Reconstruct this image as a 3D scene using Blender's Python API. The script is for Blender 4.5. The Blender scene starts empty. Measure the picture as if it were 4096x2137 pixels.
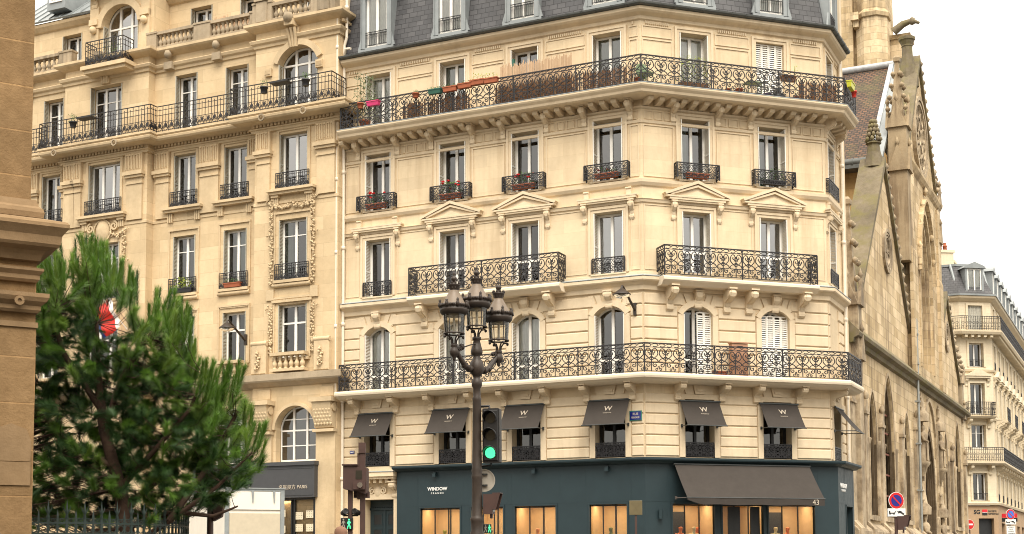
import bpy, math, random
from mathutils import Vector, Matrix
random.seed(7)
PI = math.pi
S = bpy.context.scene
COL = S.collection
rad = math.radians

# ------------------------------------------------------------------ materials
def _mat(name):
    m = bpy.data.materials.new(name); m.use_nodes = True
    nt = m.node_tree; b = nt.nodes['Principled BSDF']
    return m, nt, b

def N(nt, t, **kw):
    n = nt.nodes.new(t)
    for k, v in kw.items():
        if k in n.inputs: n.inputs[k].default_value = v
        else: setattr(n, k, v)
    return n

def mixc(nt, fac, a, b, mode='MIX'):
    n = nt.nodes.new('ShaderNodeMix'); n.data_type = 'RGBA'; n.blend_type = mode
    for sock, val in ((n.inputs[0], fac), (n.inputs[6], a), (n.inputs[7], b)):
        if hasattr(val, 'is_linked') or hasattr(val, 'links'): nt.links.new(val, sock)
        elif isinstance(val, (int, float)): sock.default_value = val
        else: sock.default_value = (*val, 1)
    return n.outputs[2]

def ramp(nt, src, a, b, ca=(0, 0, 0), cb=(1, 1, 1)):
    r = nt.nodes.new('ShaderNodeValToRGB')
    r.color_ramp.elements[0].position = a; r.color_ramp.elements[1].position = b
    r.color_ramp.elements[0].color = (*ca, 1); r.color_ramp.elements[1].color = (*cb, 1)
    nt.links.new(src, r.inputs[0]); return r.outputs[0]

def mapped(nt, kind, sc):
    tc = nt.nodes.new('ShaderNodeTexCoord'); mp = nt.nodes.new('ShaderNodeMapping')
    mp.inputs['Scale'].default_value = sc
    nt.links.new(tc.outputs[kind], mp.inputs['Vector']); return mp.outputs[0]

def worldpos(nt, sc):
    g = nt.nodes.new('ShaderNodeNewGeometry'); mp = nt.nodes.new('ShaderNodeMapping')
    mp.inputs['Scale'].default_value = sc
    nt.links.new(g.outputs['Position'], mp.inputs['Vector']); return mp.outputs[0]

def noisef(nt, vec, scale, detail=4, rough=.55):
    n = N(nt, 'ShaderNodeTexNoise', Scale=scale, Detail=detail, Roughness=rough)
    nt.links.new(vec, n.inputs['Vector']); return n.outputs['Fac']

def stone(name, c, var=.16, tint=None, brick=None, mortar=.72, bvar=.12, streak=.25, streakc=(.10, .075, .05), blotch=.12,
          rough=.85, bump=.25, streak_lo=.55, streak_hi=.75, patch=None):
    """limestone: base colour, small and large mottling, ashlar joints (UV metres), vertical rain streaks"""
    m, nt, b = _mat(name); L = nt.links.new
    p = worldpos(nt, (1, 1, 1))
    col = mixc(nt, ramp(nt, noisef(nt, p, .55, 5), .3, .7), [x * (1 - var) for x in c], [min(1, x * (1 + var * .6)) for x in c])
    f2 = ramp(nt, noisef(nt, p, 6, 6, .65), .25, .75)
    col = mixc(nt, f2, col, mixc(nt, 1.0, col, (1 - blotch, 1 - blotch * 1.1, 1 - blotch * 1.3), 'MULTIPLY'))
    h = noisef(nt, p, 22, 4, .7)
    if patch:
        col = mixc(nt, ramp(nt, noisef(nt, p, 1.6, 6, .65), .45, .72), col, patch)
    if brick:
        uv = mapped(nt, 'UV', (1, 1, 1))
        br = N(nt, 'ShaderNodeTexBrick', Scale=1.0, **{'Mortar Size': brick[2], 'Mortar Smooth': .3, 'Bias': 0.0, 'Brick Width': brick[0], 'Row Height': brick[1]})
        br.inputs['Color1'].default_value = (1 - bvar, 1 - bvar * 1.15, 1 - bvar * 1.5, 1)
        br.inputs['Color2'].default_value = (1.04, 1.03, 1.0, 1)
        br.inputs['Mortar'].default_value = (mortar, mortar * .97, mortar * .92, 1)
        L(uv, br.inputs['Vector'])
        col = mixc(nt, 1.0, col, br.outputs['Color'], 'MULTIPLY')
        mm = nt.nodes.new('ShaderNodeMath'); mm.operation = 'MULTIPLY_ADD'
        L(br.outputs['Fac'], mm.inputs[0]); mm.inputs[1].default_value = -1.5; L(h, mm.inputs[2]); h = mm.outputs[0]
    if streak:
        s = noisef(nt, worldpos(nt, (3.2, 3.2, .22)), 1.0, 5, .6)
        s2 = noisef(nt, worldpos(nt, (.35, .35, .3)), 1.0, 3)
        mlt = nt.nodes.new('ShaderNodeMath'); mlt.operation = 'MULTIPLY'
        L(ramp(nt, s, streak_lo, streak_hi), mlt.inputs[0]); L(ramp(nt, s2, .35, .7), mlt.inputs[1])
        m3 = nt.nodes.new('ShaderNodeMath'); m3.operation = 'MULTIPLY'; L(mlt.outputs[0], m3.inputs[0]); m3.inputs[1].default_value = streak
        col = mixc(nt, m3.outputs[0], col, streakc)
    L(col, b.inputs['Base Color']); b.inputs['Roughness'].default_value = rough
    b.inputs['Specular IOR Level'].default_value = .25
    if bump:
        bp = N(nt, 'ShaderNodeBump', Strength=bump, Distance=.02); L(h, bp.inputs['Height']); L(bp.outputs[0], b.inputs['Normal'])
    return m

def plain(name, c, rough=.5, metal=0, var=.12, scale=5, bump=0, spec=.5, bscale=30):
    m, nt, b = _mat(name); L = nt.links.new
    p = worldpos(nt, (1, 1, 1))
    f = ramp(nt, noisef(nt, p, scale, 5, .6), .3, .7)
    L(mixc(nt, f, [x * (1 - var) for x in c], [min(1, x * (1 + var)) for x in c]), b.inputs['Base Color'])
    rr = nt.nodes.new('ShaderNodeMapRange'); L(noisef(nt, p, scale * 3, 3), rr.inputs[0])
    rr.inputs[3].default_value = max(.02, rough - .12); rr.inputs[4].default_value = min(1, rough + .12); L(rr.outputs[0], b.inputs['Roughness'])
    b.inputs['Metallic'].default_value = metal; b.inputs['Specular IOR Level'].default_value = spec
    if bump:
        bp = N(nt, 'ShaderNodeBump', Strength=bump, Distance=.01); L(noisef(nt, p, bscale, 4), bp.inputs['Height']); L(bp.outputs[0], b.inputs['Normal'])
    return m

def emit(name, c, s):
    m, nt, b = _mat(name)
    b.inputs['Base Color'].default_value = (*[x * .5 for x in c], 1)
    b.inputs['Emission Color'].default_value = (*c, 1); b.inputs['Emission Strength'].default_value = s
    return m

def glass(name, tint=(.55, .62, .62), refl=.10, rough=.02, wob=.02, gl=1.0):
    """thin window pane: tinted see-through mixed with a mirror by viewing angle, slightly wavy old glass"""
    m, nt, b = _mat(name); L = nt.links.new
    nt.nodes.remove(b); out = nt.nodes['Material Output']
    tr = N(nt, 'ShaderNodeBsdfTransparent'); tr.inputs[0].default_value = (*tint, 1)
    g = N(nt, 'ShaderNodeBsdfGlossy', Roughness=rough); g.inputs[0].default_value = (gl, gl, gl, 1)
    bp = N(nt, 'ShaderNodeBump', Strength=wob, Distance=.05); L(noisef(nt, worldpos(nt, (1, 1, 1)), 2.2, 2), bp.inputs['Height']); L(bp.outputs[0], g.inputs['Normal'])
    fr = N(nt, 'ShaderNodeFresnel', IOR=1.5)
    mr = nt.nodes.new('ShaderNodeMath'); mr.operation = 'ADD'; mr.inputs[1].default_value = refl; L(fr.outputs[0], mr.inputs[0])
    ms = N(nt, 'ShaderNodeMixShader'); L(mr.outputs[0], ms.inputs[0]); L(tr.outputs[0], ms.inputs[1]); L(g.outputs[0], ms.inputs[2])
    L(ms.outputs[0], out.inputs[0]); return m

def tiles(name, c1, c2, mortar, w, h, ms, rough=.6, var=.5, moss=None, bias=0.0, bump=.5):
    """courses of slates or roof tiles in UV metres"""
    m, nt, b = _mat(name); L = nt.links.new
    uv = mapped(nt, 'UV', (1, 1, 1))
    br = N(nt, 'ShaderNodeTexBrick', Scale=1.0, **{'Mortar Size': ms, 'Mortar Smooth': .1, 'Bias': bias, 'Brick Width': w, 'Row Height': h})
    br.inputs['Color1'].default_value = (*c1, 1); br.inputs['Color2'].default_value = (*c2, 1); br.inputs['Mortar'].default_value = (*mortar, 1)
    L(uv, br.inputs['Vector']); p = worldpos(nt, (1, 1, 1))
    f = ramp(nt, noisef(nt, p, 1.2, 5), .3, .7)
    col = mixc(nt, f, mixc(nt, 1.0, br.outputs['Color'], (1 - var,) * 3, 'MULTIPLY'), br.outputs['Color'])
    if moss: col = mixc(nt, ramp(nt, noisef(nt, p, .9, 5), .5, .75), col, moss)
    L(col, b.inputs['Base Color']); b.inputs['Roughness'].default_value = rough
    bp = N(nt, 'ShaderNodeBump', Strength=bump, Distance=.02)
    mm = nt.nodes.new('ShaderNodeMath'); mm.operation = 'SUBTRACT'; mm.inputs[0].default_value = 1; L(br.outputs['Fac'], mm.inputs[1])
    L(mm.outputs[0], bp.inputs['Height']); L(bp.outputs[0], b.inputs['Normal']); return m

def leafy(name, c, var=.35, tr=.25, rough=.55, scale=3):
    m, nt, b = _mat(name); L = nt.links.new
    f = ramp(nt, noisef(nt, worldpos(nt, (1, 1, 1)), scale, 4), .3, .7)
    col = mixc(nt, f, [x * (1 - var) for x in c], [x * (1 + var) for x in c])
    L(col, b.inputs['Base Color']); b.inputs['Roughness'].default_value = rough
    t = N(nt, 'ShaderNodeBsdfTranslucent'); L(col, t.inputs[0]); ms = N(nt, 'ShaderNodeMixShader'); ms.inputs[0].default_value = tr
    L(b.outputs[0], ms.inputs[1]); L(t.outputs[0], ms.inputs[2]); L(ms.outputs[0], nt.nodes['Material Output'].inputs[0]); return m

# ------------------------------------------------------------------ mesh building
class MB:
    def __init__(s): s.v = []; s.f = []; s.m = []; s.sm = []
    def add(s, vs, fs, m=0, sm=False):
        o = len(s.v); s.v.extend(vs)
        for f in fs: s.f.append(tuple(o + i for i in f)); s.m.append(m); s.sm.append(sm)
    def box(s, x0, x1, y0, y1, z0, z1, m=0):
        if x0 > x1: x0, x1 = x1, x0
        if y0 > y1: y0, y1 = y1, y0
        if z0 > z1: z0, z1 = z1, z0
        s.add([(x0, y0, z0), (x1, y0, z0), (x1, y1, z0), (x0, y1, z0), (x0, y0, z1), (x1, y0, z1), (x1, y1, z1), (x0, y1, z1)],
              [(0, 3, 2, 1), (4, 5, 6, 7), (0, 1, 5, 4), (1, 2, 6, 5), (2, 3, 7, 6), (3, 0, 4, 7)], m)
    def cbox(s, x0, x1, y0, y1, z0, z1, b=.01, m=0):
        """box whose front (y0) edges are chamfered"""
        P = lambda i, y: [(x0 + i, y, z0 + i), (x1 - i, y, z0 + i), (x1 - i, y, z1 - i), (x0 + i, y, z1 - i)]
        v = P(b, y0) + P(0, y0 + b) + P(0, y1)
        f = [(0, 1, 2, 3)]
        for k in (0, 4):
            for i in range(4): f.append((k + i, k + 4 + i, k + 4 + (i + 1) % 4, k + (i + 1) % 4))
        s.add(v, f, m)
    def quad(s, a, b, c, d, m=0): s.add([a, b, c, d], [(0, 1, 2, 3)], m)
    def prism(s, poly, a, b, ax='y', m=0, sm=False):
        """polygon extruded: ax='y' polygon in xz; ax='x' polygon in yz; ax='z' polygon in xy"""
        n = len(poly)
        mk = {'y': lambda p, t: (p[0], t, p[1]), 'x': lambda p, t: (t, p[0], p[1]), 'z': lambda p, t: (p[0], p[1], t)}[ax]
        vs = [mk(p, a) for p in poly] + [mk(p, b) for p in poly]
        fs = [tuple(range(n))[::-1], tuple(range(n, 2 * n))]
        s.add(vs, fs, m)
        s.add(vs, [(i, (i + 1) % n, n + (i + 1) % n, n + i) for i in range(n)], m, sm)
    def tube(s, pts, r, n=6, m=0, sm=True, caps=True):
        k = len(pts); P = [Vector(p) for p in pts]; rs = r if isinstance(r, (list, tuple)) else [r] * k
        T = [(P[min(i + 1, k - 1)] - P[max(i - 1, 0)]).normalized() for i in range(k)]
        a = Vector((0, 0, 1)) if abs(T[0].z) < .9 else Vector((1, 0, 0))
        nrm = (a - T[0] * a.dot(T[0])).normalized(); vs = []
        for i in range(k):
            nrm = (nrm - T[i] * nrm.dot(T[i]))
            nrm = nrm.normalized() if nrm.length > 1e-6 else T[i].orthogonal().normalized()
            bi = T[i].cross(nrm)
            for j in range(n):
                t = 2 * PI * j / n; vs.append(tuple(P[i] + (nrm * math.cos(t) + bi * math.sin(t)) * rs[i]))
        fs = [(i * n + j, i * n + (j + 1) % n, (i + 1) * n + (j + 1) % n, (i + 1) * n + j) for i in range(k - 1) for j in range(n)]
        s.add(vs, fs, m, sm)
        if caps: s.add([vs[j] for j in range(n)] + [vs[(k - 1) * n + j] for j in range(n)], [tuple(range(n))[::-1], tuple(range(n, 2 * n))], m)
    def strip(s, pts, y, w=.018, t=.018, m=0):
        """flat iron bar following a curve drawn in the xz plane"""
        k = len(pts); vs = []
        for i in range(k):
            dx = pts[min(i + 1, k - 1)][0] - pts[max(i - 1, 0)][0]; dz = pts[min(i + 1, k - 1)][1] - pts[max(i - 1, 0)][1]
            l = math.hypot(dx, dz) or 1; nx, nz = -dz / l * w / 2, dx / l * w / 2; x, z = pts[i]
            vs += [(x + nx, y - t / 2, z + nz), (x - nx, y - t / 2, z - nz), (x - nx, y + t / 2, z - nz), (x + nx, y + t / 2, z + nz)]
        fs = [(i * 4 + j, i * 4 + (j + 1) % 4, i * 4 + 4 + (j + 1) % 4, i * 4 + 4 + j) for i in range(k - 1) for j in range(4)]
        fs += [(3, 2, 1, 0), tuple(range(4 * k - 4, 4 * k))]
        s.add(vs, fs, m)
    def lathe(s, prof, n=16, c=(0, 0), m=0, sm=True, cap=True, rot=0, sx=1, sy=1):
        k = len(prof); vs = []
        for r, z in prof:
            for j in range(n):
                t = rot + 2 * PI * j / n; vs.append((c[0] + r * sx * math.cos(t), c[1] + r * sy * math.sin(t), z))
        s.add(vs, [(i * n + j, i * n + (j + 1) % n, (i + 1) * n + (j + 1) % n, (i + 1) * n + j) for i in range(k - 1) for j in range(n)], m, sm)
        if cap: s.add(vs[:n] + vs[-n:], [tuple(range(n))[::-1], tuple(range(n, 2 * n))], m)
    def sweep(s, path, prof, m=0, caps=True):
        """profile [(outward, z)...] carried along a plan line with mitred corners; outward = right of travel"""
        k = len(path); n = len(prof); vs = []
        for i in range(k):
            def nd(a, b):
                dx, dy = b[0] - a[0], b[1] - a[1]; l = math.hypot(dx, dy); return (dy / l, -dx / l)
            if i == 0: mx, my = nd(path[0], path[1])
            elif i == k - 1: mx, my = nd(path[-2], path[-1])
            else:
                a = nd(path[i - 1], path[i]); b = nd(path[i], path[i + 1])
                d = 1 + a[0] * b[0] + a[1] * b[1]; mx, my = (a[0] + b[0]) / d, (a[1] + b[1]) / d
            for o, z in prof: vs.append((path[i][0] + mx * o, path[i][1] + my * o, z))
        fs = [(i * n + j, i * n + (j + 1) % n, (i + 1) * n + (j + 1) % n, (i + 1) * n + j) for i in range(k - 1) for j in range(n)]
        if caps: fs += [tuple(range(n)), tuple(range((k - 1) * n, k * n))[::-1]]
        s.add(vs, fs, m)
    def merge(s, o, M):
        s_o = len(s.v); s.v.extend(tuple(M @ Vector(p)) for p in o.v)
        s.f.extend(tuple(s_o + i for i in f) for f in o.f); s.m.extend(o.m); s.sm.extend(o.sm)
    def mesh(s, name, mats, uv=False):
        me = bpy.data.meshes.new(name); me.from_pydata(s.v, [], s.f)
        for mt in (mats if isinstance(mats, (list, tuple)) else [mats]): me.materials.append(mt)
        me.polygons.foreach_set('material_index', s.m); me.polygons.foreach_set('use_smooth', s.sm)
        if uv:
            ul = me.uv_layers.new(name='UVMap'); data = [0.0] * (2 * len(me.loops)); V = s.v
            for p in me.polygons:
                nx, ny, nz = p.normal; h = math.hypot(nx, ny)
                if h < .2: fn = lambda q: (q[0], q[1])
                else:
                    tx, ty = -ny / h, nx / h
                    if nx * .3 - ny < 0 and abs(ny) > .2: tx, ty = -tx, -ty
                    fn = lambda q, tx=tx, ty=ty, h=h: (q[0] * tx + q[1] * ty, q[2] / h)
                for li in p.loop_indices:
                    a, b = fn(V[me.loops[li].vertex_index]); data[2 * li] = a; data[2 * li + 1] = b
            ul.data.foreach_set('uv', data)
        me.update(); return me
    def ob(s, name, mats, parent=None, loc=(0, 0, 0), rz=0, uv=False): return put(name, s.mesh(name, mats, uv), parent, loc, rz)

def put(name, me, parent=None, loc=(0, 0, 0), rz=0):
    o = bpy.data.objects.new(name, me); COL.objects.link(o); o.location = loc; o.rotation_euler = (0, 0, rz)
    if parent: o.parent = parent
    return o
def tag(o, label, cat, group=None):
    o['label'] = label; o['category'] = cat
    if group: o['group'] = group
    return o
def empty(name, loc=(0, 0, 0), rz=0):
    o = bpy.data.objects.new(name, None); COL.objects.link(o); o.location = loc; o.rotation_euler = (0, 0, rz); o.empty_display_size = .2; return o
def copy_tree(o, parent=None):
    c = o.copy(); COL.objects.link(c)
    if parent: c.parent = parent
    for ch in o.children: copy_tree(ch, c)
    return c
def arc(cx, cz, r, a0, a1, n=12, ry=None):
    ry = r if ry is None else ry
    return [(cx + r * math.cos(rad(a0 + (a1 - a0) * i / n)), cz + ry * math.sin(rad(a0 + (a1 - a0) * i / n))) for i in range(n + 1)]
def spiral(cx, cz, r0, r1, a0, a1, n=16):
    return [(cx + (r0 + (r1 - r0) * i / n) * math.cos(rad(a0 + (a1 - a0) * i / n)), cz + (r0 + (r1 - r0) * i / n) * math.sin(rad(a0 + (a1 - a0) * i / n))) for i in range(n + 1)]
def text(name, s, size, mat, parent, loc, rx=PI / 2, rz=0, ext=.006, align='CENTER', sx=1.0, sp=1.0, bold=0.0):
    c = bpy.data.curves.new(name, 'FONT'); c.body = s; c.size = size; c.extrude = ext; c.align_x = align; c.space_character = sp; c.offset = bold
    c.materials.append(mat); c.resolution_u = 3
    t = bpy.data.objects.new(name, c); COL.objects.link(t)
    dg = bpy.context.evaluated_depsgraph_get(); dg.update(); me = bpy.data.meshes.new_from_object(t.evaluated_get(dg)); me.name = name
    bpy.data.objects.remove(t)
    if not me.materials: me.materials.append(mat)
    o = put(name, me, parent, loc); o.rotation_euler = (rx, 0, rz); o.scale = (sx, 1, 1)
    return o

class Face:
    """one facade plane: u to the right, y into the building, z up"""
    def __init__(s, P, ang): s.P = P; s.a = ang; s.c = math.cos(ang); s.s = math.sin(ang)
    def w(s, u, y=0, z=0): return (s.P[0] + s.c * u - s.s * y, s.P[1] + s.s * u + s.c * y, z)
    def mk(s, name, mb, mats, root=None, u=0, y=0, z=0, uv=False, rz=0): return s.pl(name, mb.mesh(name, mats, uv), root, u, y, z, rz)
    def pl(s, name, me, root=None, u=0, y=0, z=0, rz=0):
        p = s.w(u, y, z); q = root.location if root else (0, 0, 0)
        return put(name, me, root, (p[0] - q[0], p[1] - q[1], p[2] - q[2]), s.a + rz)

def wall(mb, u0, u1, z0, z1, holes, y=0, depth=.3, room=1.6, mr=1, m=0, mv=None):
    """sheet with openings; every opening gets reveals and a dark room behind"""
    us = sorted({u0, u1, *[h[0] for h in holes], *[h[1] for h in holes]}); zs = sorted({z0, z1, *[h[2] for h in holes], *[h[3] for h in holes]})
    for a, b in zip(us, us[1:]):
        for c, d in zip(zs, zs[1:]):
            x, z = (a + b) / 2, (c + d) / 2
            if not any(h[0] < x < h[1] and h[2] < z < h[3] for h in holes): mb.quad((a, y, c), (b, y, c), (b, y, d), (a, y, d), m)
    for h in holes:
        a, b, c, d = h[:4]; e = y + depth; v = m if mv is None else mv
        mb.quad((a, y, c), (a, y, d), (a, e, d), (a, e, c), v); mb.quad((b, y, d), (b, y, c), (b, e, c), (b, e, d), v)
        mb.quad((a, y, d), (b, y, d), (b, e, d), (a, e, d), v); mb.quad((b, y, c), (a, y, c), (a, e, c), (b, e, c), v)
        if room:
            g = e + room; a -= .25; b += .25; d += .15
            mb.quad((a, g, c), (b, g, c), (b, g, d), (a, g, d), mr); mb.quad((a, e, c), (a, e, d), (a, g, d), (a, g, c), mr); mb.quad((b, e, d), (b, e, c), (b, g, c), (b, g, d), mr)
            mb.quad((a, e, d), (b, e, d), (b, g, d), (a, g, d), mr); mb.quad((b, e, c), (a, e, c), (a, g, c), (b, g, c), mr)
def arch_fill(mb, a, b, top, rise, y, depth, m=0, n=14, pointed=False):
    """fills the two corners above an arched opening whose rectangle ends at top"""
    w = (b - a) / 2; cx = (a + b) / 2
    if pointed:
        hw = [(w * t, math.sqrt(max(0, 1 - t ** 1.6))) for t in [i / n for i in range(n + 1)]]
        L = [(cx - x, top - rise + rise * z) for x, z in hw]
    else:
        r = (w * w + rise * rise) / (2 * rise); cz = top - r; t0 = math.asin(min(1, w / r))
        L = [(cx - r * math.sin(t0 * i / n), cz + r * math.cos(t0 * i / n)) for i in range(n + 1)]
    for sg in (1, -1):
        pts = [(cx + (x - cx) * sg, z) for x, z in L] + [(cx - sg * w, top)]
        if sg < 0: pts = pts[::-1]
        mb.prism(pts, y, y + depth, 'y', m)
    return L
# ------------------------------------------------------------------ shared materials
M = {}
M['wall'] = stone('cream limestone', (.70, .572, .398), var=.13, brick=(1.5, .46, .006), mortar=.88, bvar=.07, streak=.8, streakc=(.37, .26, .15), blotch=.09, bump=.12, streak_lo=.45)
M['trim'] = stone('dressed limestone', (.69, .567, .40), var=.1, streak=.6, streakc=(.34, .24, .14), blotch=.09, bump=.12, streak_lo=.47)
M['slabw'] = stone('painted balcony slab', (.73, .63, .485), var=.07, streak=.2, streakc=(.4, .32, .22), blotch=.05, bump=.06)
M['room'] = plain('dark interior', (.10, .085, .07), rough=.9, scale=1.5, spec=.1)
M['white'] = plain('white window paint', (.80, .78, .73), rough=.45, var=.04)
M['shut'] = plain('cream shutter paint', (.76, .73, .66), rough=.5, var=.05)
M['gshut'] = plain('grey green shutter paint', (.42, .40, .33), rough=.55, var=.08)
M['iron'] = plain('black wrought iron', (.018, .017, .019), rough=.45, var=.3, spec=.4)
M['slate'] = tiles('slate courses', (.085, .083, .088), (.05, .05, .055), (.018, .018, .02), .32, .2, .012, rough=.5, var=.35)
M['zinc'] = plain('grey blue zinc', (.24, .26, .265), rough=.45, metal=.25, var=.12, scale=2)
M['zincl'] = plain('light zinc flashing', (.42, .46, .47), rough=.4, metal=.3, var=.1)
M['gutter'] = plain('dark zinc gutter', (.085, .09, .085), rough=.5, metal=.2, var=.2)
M['pipe'] = plain('cream painted pipe', (.72, .64, .52), rough=.45, var=.06)
M['shop'] = plain('dark slate green shopfront paint', (.016, .031, .037), rough=.5, var=.08, scale=2, spec=.35)
M['shopd'] = plain('black metal frame', (.012, .013, .014), rough=.5)
M['glass'] = glass('dark window glass', (.46, .51, .48), .10, wob=.12, gl=.9)
M['glassb'] = glass('brownish window glass', (.5, .44, .38), .08, wob=.12, gl=.85)
M['glasss'] = glass('sky bright window glass', (.5, .52, .55), .30, wob=.10, gl=.85)
M['glassm'] = glass('mid grey window glass', (.5, .54, .54), .13, wob=.10, gl=.9)
M['glassw'] = glass('curtained glass', (.97, .98, .96), .06, wob=.03)
M['sglass'] = glass('shop glass', (.97, .97, .96), .0, wob=.0, gl=.6)
M['curt'] = leafy('white net curtain', (.74, .75, .70), var=.08, tr=.3, rough=.9)
M['curtg'] = leafy('pale green curtain', (.42, .50, .42), var=.1, tr=.3, rough=.9)
M['awn'] = plain('charcoal awning canvas', (.050, .043, .038), rough=.85, var=.07, scale=3, spec=.15, bump=.15, bscale=160)
M['print'] = plain('pale print', (.46, .40, .32), rough=.7)
M['letter'] = plain('white raised letters', (.82, .82, .80), rough=.4)
M['warm'] = plain('warm display backdrop', (.72, .55, .33), rough=.8, var=.05)
M['terra'] = plain('terracotta', (.34, .095, .04), rough=.75, var=.15)

L0 = (-6.289, 51.0); A1 = rad(-25.295); LEN1 = 11.882; LEN2 = 7.1207; LEN3 = 2.6
F1 = Face(L0, A1); C1 = F1.w(LEN1)[:2]; F2 = Face(C1, rad(18.025)); C2 = F2.w(LEN2)[:2]; F3 = Face(C2, rad(64.705))
main = empty('corner_building', (*L0, 0))
tag(main, 'cream stone corner apartment building with slate mansard, black balconies and dark green shopfront', 'building')
P0 = [(a - L0[0], b - L0[1]) for a, b in (F1.w(0)[:2], C1, C2, F3.w(LEN3)[:2])]
def plan(*a): return [(p[0] - L0[0], p[1] - L0[1]) for p in a]
PB = plan(F1.w(.12)) + P0[1:3] + plan(F3.w(1.95))
PT = plan(F1.w(.22)) + P0[1:3] + plan(F3.w(1.6))
U1 = [1.48, 4.61, 7.53, 10.67]; U2 = [2.03, 5.0]; U3 = [.95]
FACES = [(F1, U1, LEN1), (F2, U2, LEN2), (F3, U3, LEN3)]
RW = {1: (4.52, 6.5), 2: (7.28, 9.72), 3: (10.85, 13.0), 4: (14.1, 16.25), 5: (17.08, 19.32)}
W = 1.1

# ------------------------------------------------------------------ windows
CACHE = {}
def cached(key, fn, mats, name, uv=False):
    if key not in CACHE: CACHE[key] = fn().mesh(name, mats, uv)
    return CACHE[key]
def frame_mb(w, h, rise=0, trans=None, bars=(), cen=True, y=.34, thick=1.0, lights=2):
    b = MB(); e = .05 * thick; zt = h - rise
    for sg in (-1, 1):
        b.box(sg * w / 2, sg * (w / 2 - e), y, y + .07, 0, zt)
    b.box(-w / 2 + e, w / 2 - e, y, y + .07, 0, .09)
    if rise:
        r = ((w / 2) ** 2 + rise ** 2) / (2 * rise); t = math.degrees(math.asin(min(1, w / 2 / r)))
        if rise >= w / 2 - .01: t = 90
        b.strip(arc(0, h - r - e / 2 + .0, r - .0, 90 + t, 90 - t, 16), y + .035, e * 1.3, .07)
        if trans is None: b.box(-w / 2 + e, w / 2 - e, y + .003, y + .067, zt - .05, zt + .01) if rise > .4 else None
    else: b.box(-w / 2 + e, w / 2 - e, y, y + .07, h - .07, h)
    top = h - .03
    xs = [0] if lights == 2 else [-w / 6, w / 6]
    if cen:
        for x in xs: b.box(x - .05 * thick, x + .05 * thick, y - .015, y + .055, .09, top)
    s = .04 * thick
    for x in xs if lights == 2 else []:
        b.box(-w / 2 + e, -w / 2 + e + s, y + .008, y + .05, .09, zt - .05); b.box(w / 2 - e - s, w / 2 - e, y + .008, y + .05, .09, zt - .05)
    if trans: b.box(-w / 2 + e, w / 2 - e, y - .008, y + .06, trans - .035, trans + .035)
    for z in bars: b.box(-w / 2 + e, w / 2 - e, y + .004, y + .045, z - .018, z + .018)
    return b
def pane_mb(w, h, rise=0, y=.375):
    b = MB(); zt = h - rise; p = [(-w / 2, 0), (w / 2, 0), (w / 2, zt)]
    if rise:
        r = ((w / 2) ** 2 + rise ** 2) / (2 * rise); t = math.degrees(math.asin(min(1, w / 2 / r)))
        if rise >= w / 2 - .01: t = 90
        p += arc(0, h - r, r, 90 - t, 90 + t, 12)[1:-1]
    p += [(-w / 2, zt)]
    b.add([(x, y, z) for x, z in p], [tuple(range(len(p)))]); return b
def louvre_mb(w, h, pitch=.055, t=.03):
    b = MB(); e = .035
    b.box(0, e, 0, t, 0, h); b.box(w - e, w, 0, t, 0, h); b.box(e, w - e, 0, t, 0, e * 1.4); b.box(e, w - e, 0, t, h - e, h); b.box(e, w - e, 0, t, h * .45, h * .45 + e)
    z = e * 1.4 + .01
    while z < h - e - pitch * .6:
        b.add([(e, 0.004, z), (w - e, .004, z), (w - e, t - .004, z + pitch * .62), (e, t - .004, z + pitch * .62)], [(0, 1, 2, 3)]); z += pitch
    return b
def curtain_mb(x0, x1, h, y=.53, amp=.03, n=26, gather=0):
    b = MB(); vs = []
    for i in range(n + 1):
        t = i / n; x = x0 + (x1 - x0) * t; o = amp * math.sin(t * (x1 - x0) * 38) + amp * .5 * math.sin(t * 17)
        xb = x + gather * t * (x1 - x0)
        vs += [(x, y + o, h), ((x + xb) / 2, y + o * 1.2, h * .5), (xb, y + o * 1.1, .03)]
    b.add(vs, [(3 * i + k, 3 * i + 3 + k, 3 * i + 4 + k, 3 * i + 1 + k) for i in range(n) for k in (0, 1)], 0, True); return b
def window(face, root, u, z, w, h, y=0, rise=0, trans=None, bars=(), sh='fold', curt=None, mat='white', shm='shut', gl='glass', lights=2, leaf=.38, thick=1.0, name='window', shout=.05, fy=.34):
    o = face.pl(name, cached(('fr', w, h, rise, trans, tuple(bars), lights, thick, mat, fy), lambda: frame_mb(w, h, rise, trans, bars, lights=lights, thick=thick, y=fy), M[mat], name), root, u, y, z)
    put('pane', cached(('pa', w, h, rise, gl, fy), lambda: pane_mb(w, h, rise, fy + .035), M[gl], 'pane'), o)
    if sh == 'fold':
        me = cached(('lv', leaf, h - rise, shm), lambda: louvre_mb(leaf, h - rise - .03), M[shm], 'shutter')
        put('shutter', me, o, (-w / 2 + .035, -shout, .02), PI / 2); put('shutter', me, o, (w / 2 - .005, -shout, .02), PI / 2)
    elif sh in ('closed', 'half'):
        lw = w / 4 - .006; me = cached(('lc', w, h, rise, shm), lambda: louvre_mb(lw, h - rise * .55 - .04, .075), M[shm], 'shutter')
        for k in (range(4) if sh == 'closed' else (2, 3)): put('shutter', me, o, (-w / 2 + .006 + k * w / 4, .09, .02))
        if sh == 'half':
            me = cached(('lv', leaf, h - rise, shm), lambda: louvre_mb(leaf, h - rise - .03), M[shm], 'shutter'); put('shutter', me, o, (-w / 2 + .035, -shout, .02), PI / 2)
    if curt:
        for k, (a, b_, g, cm) in enumerate(curt):
            put('curtain', cached(('cu', w, h, a, b_, g, cm), lambda: curtain_mb(a * w, b_ * w, h - .05 - rise * .3, y=fy + .11, gather=g), M[cm], 'curtain'), o)
    return o

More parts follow.
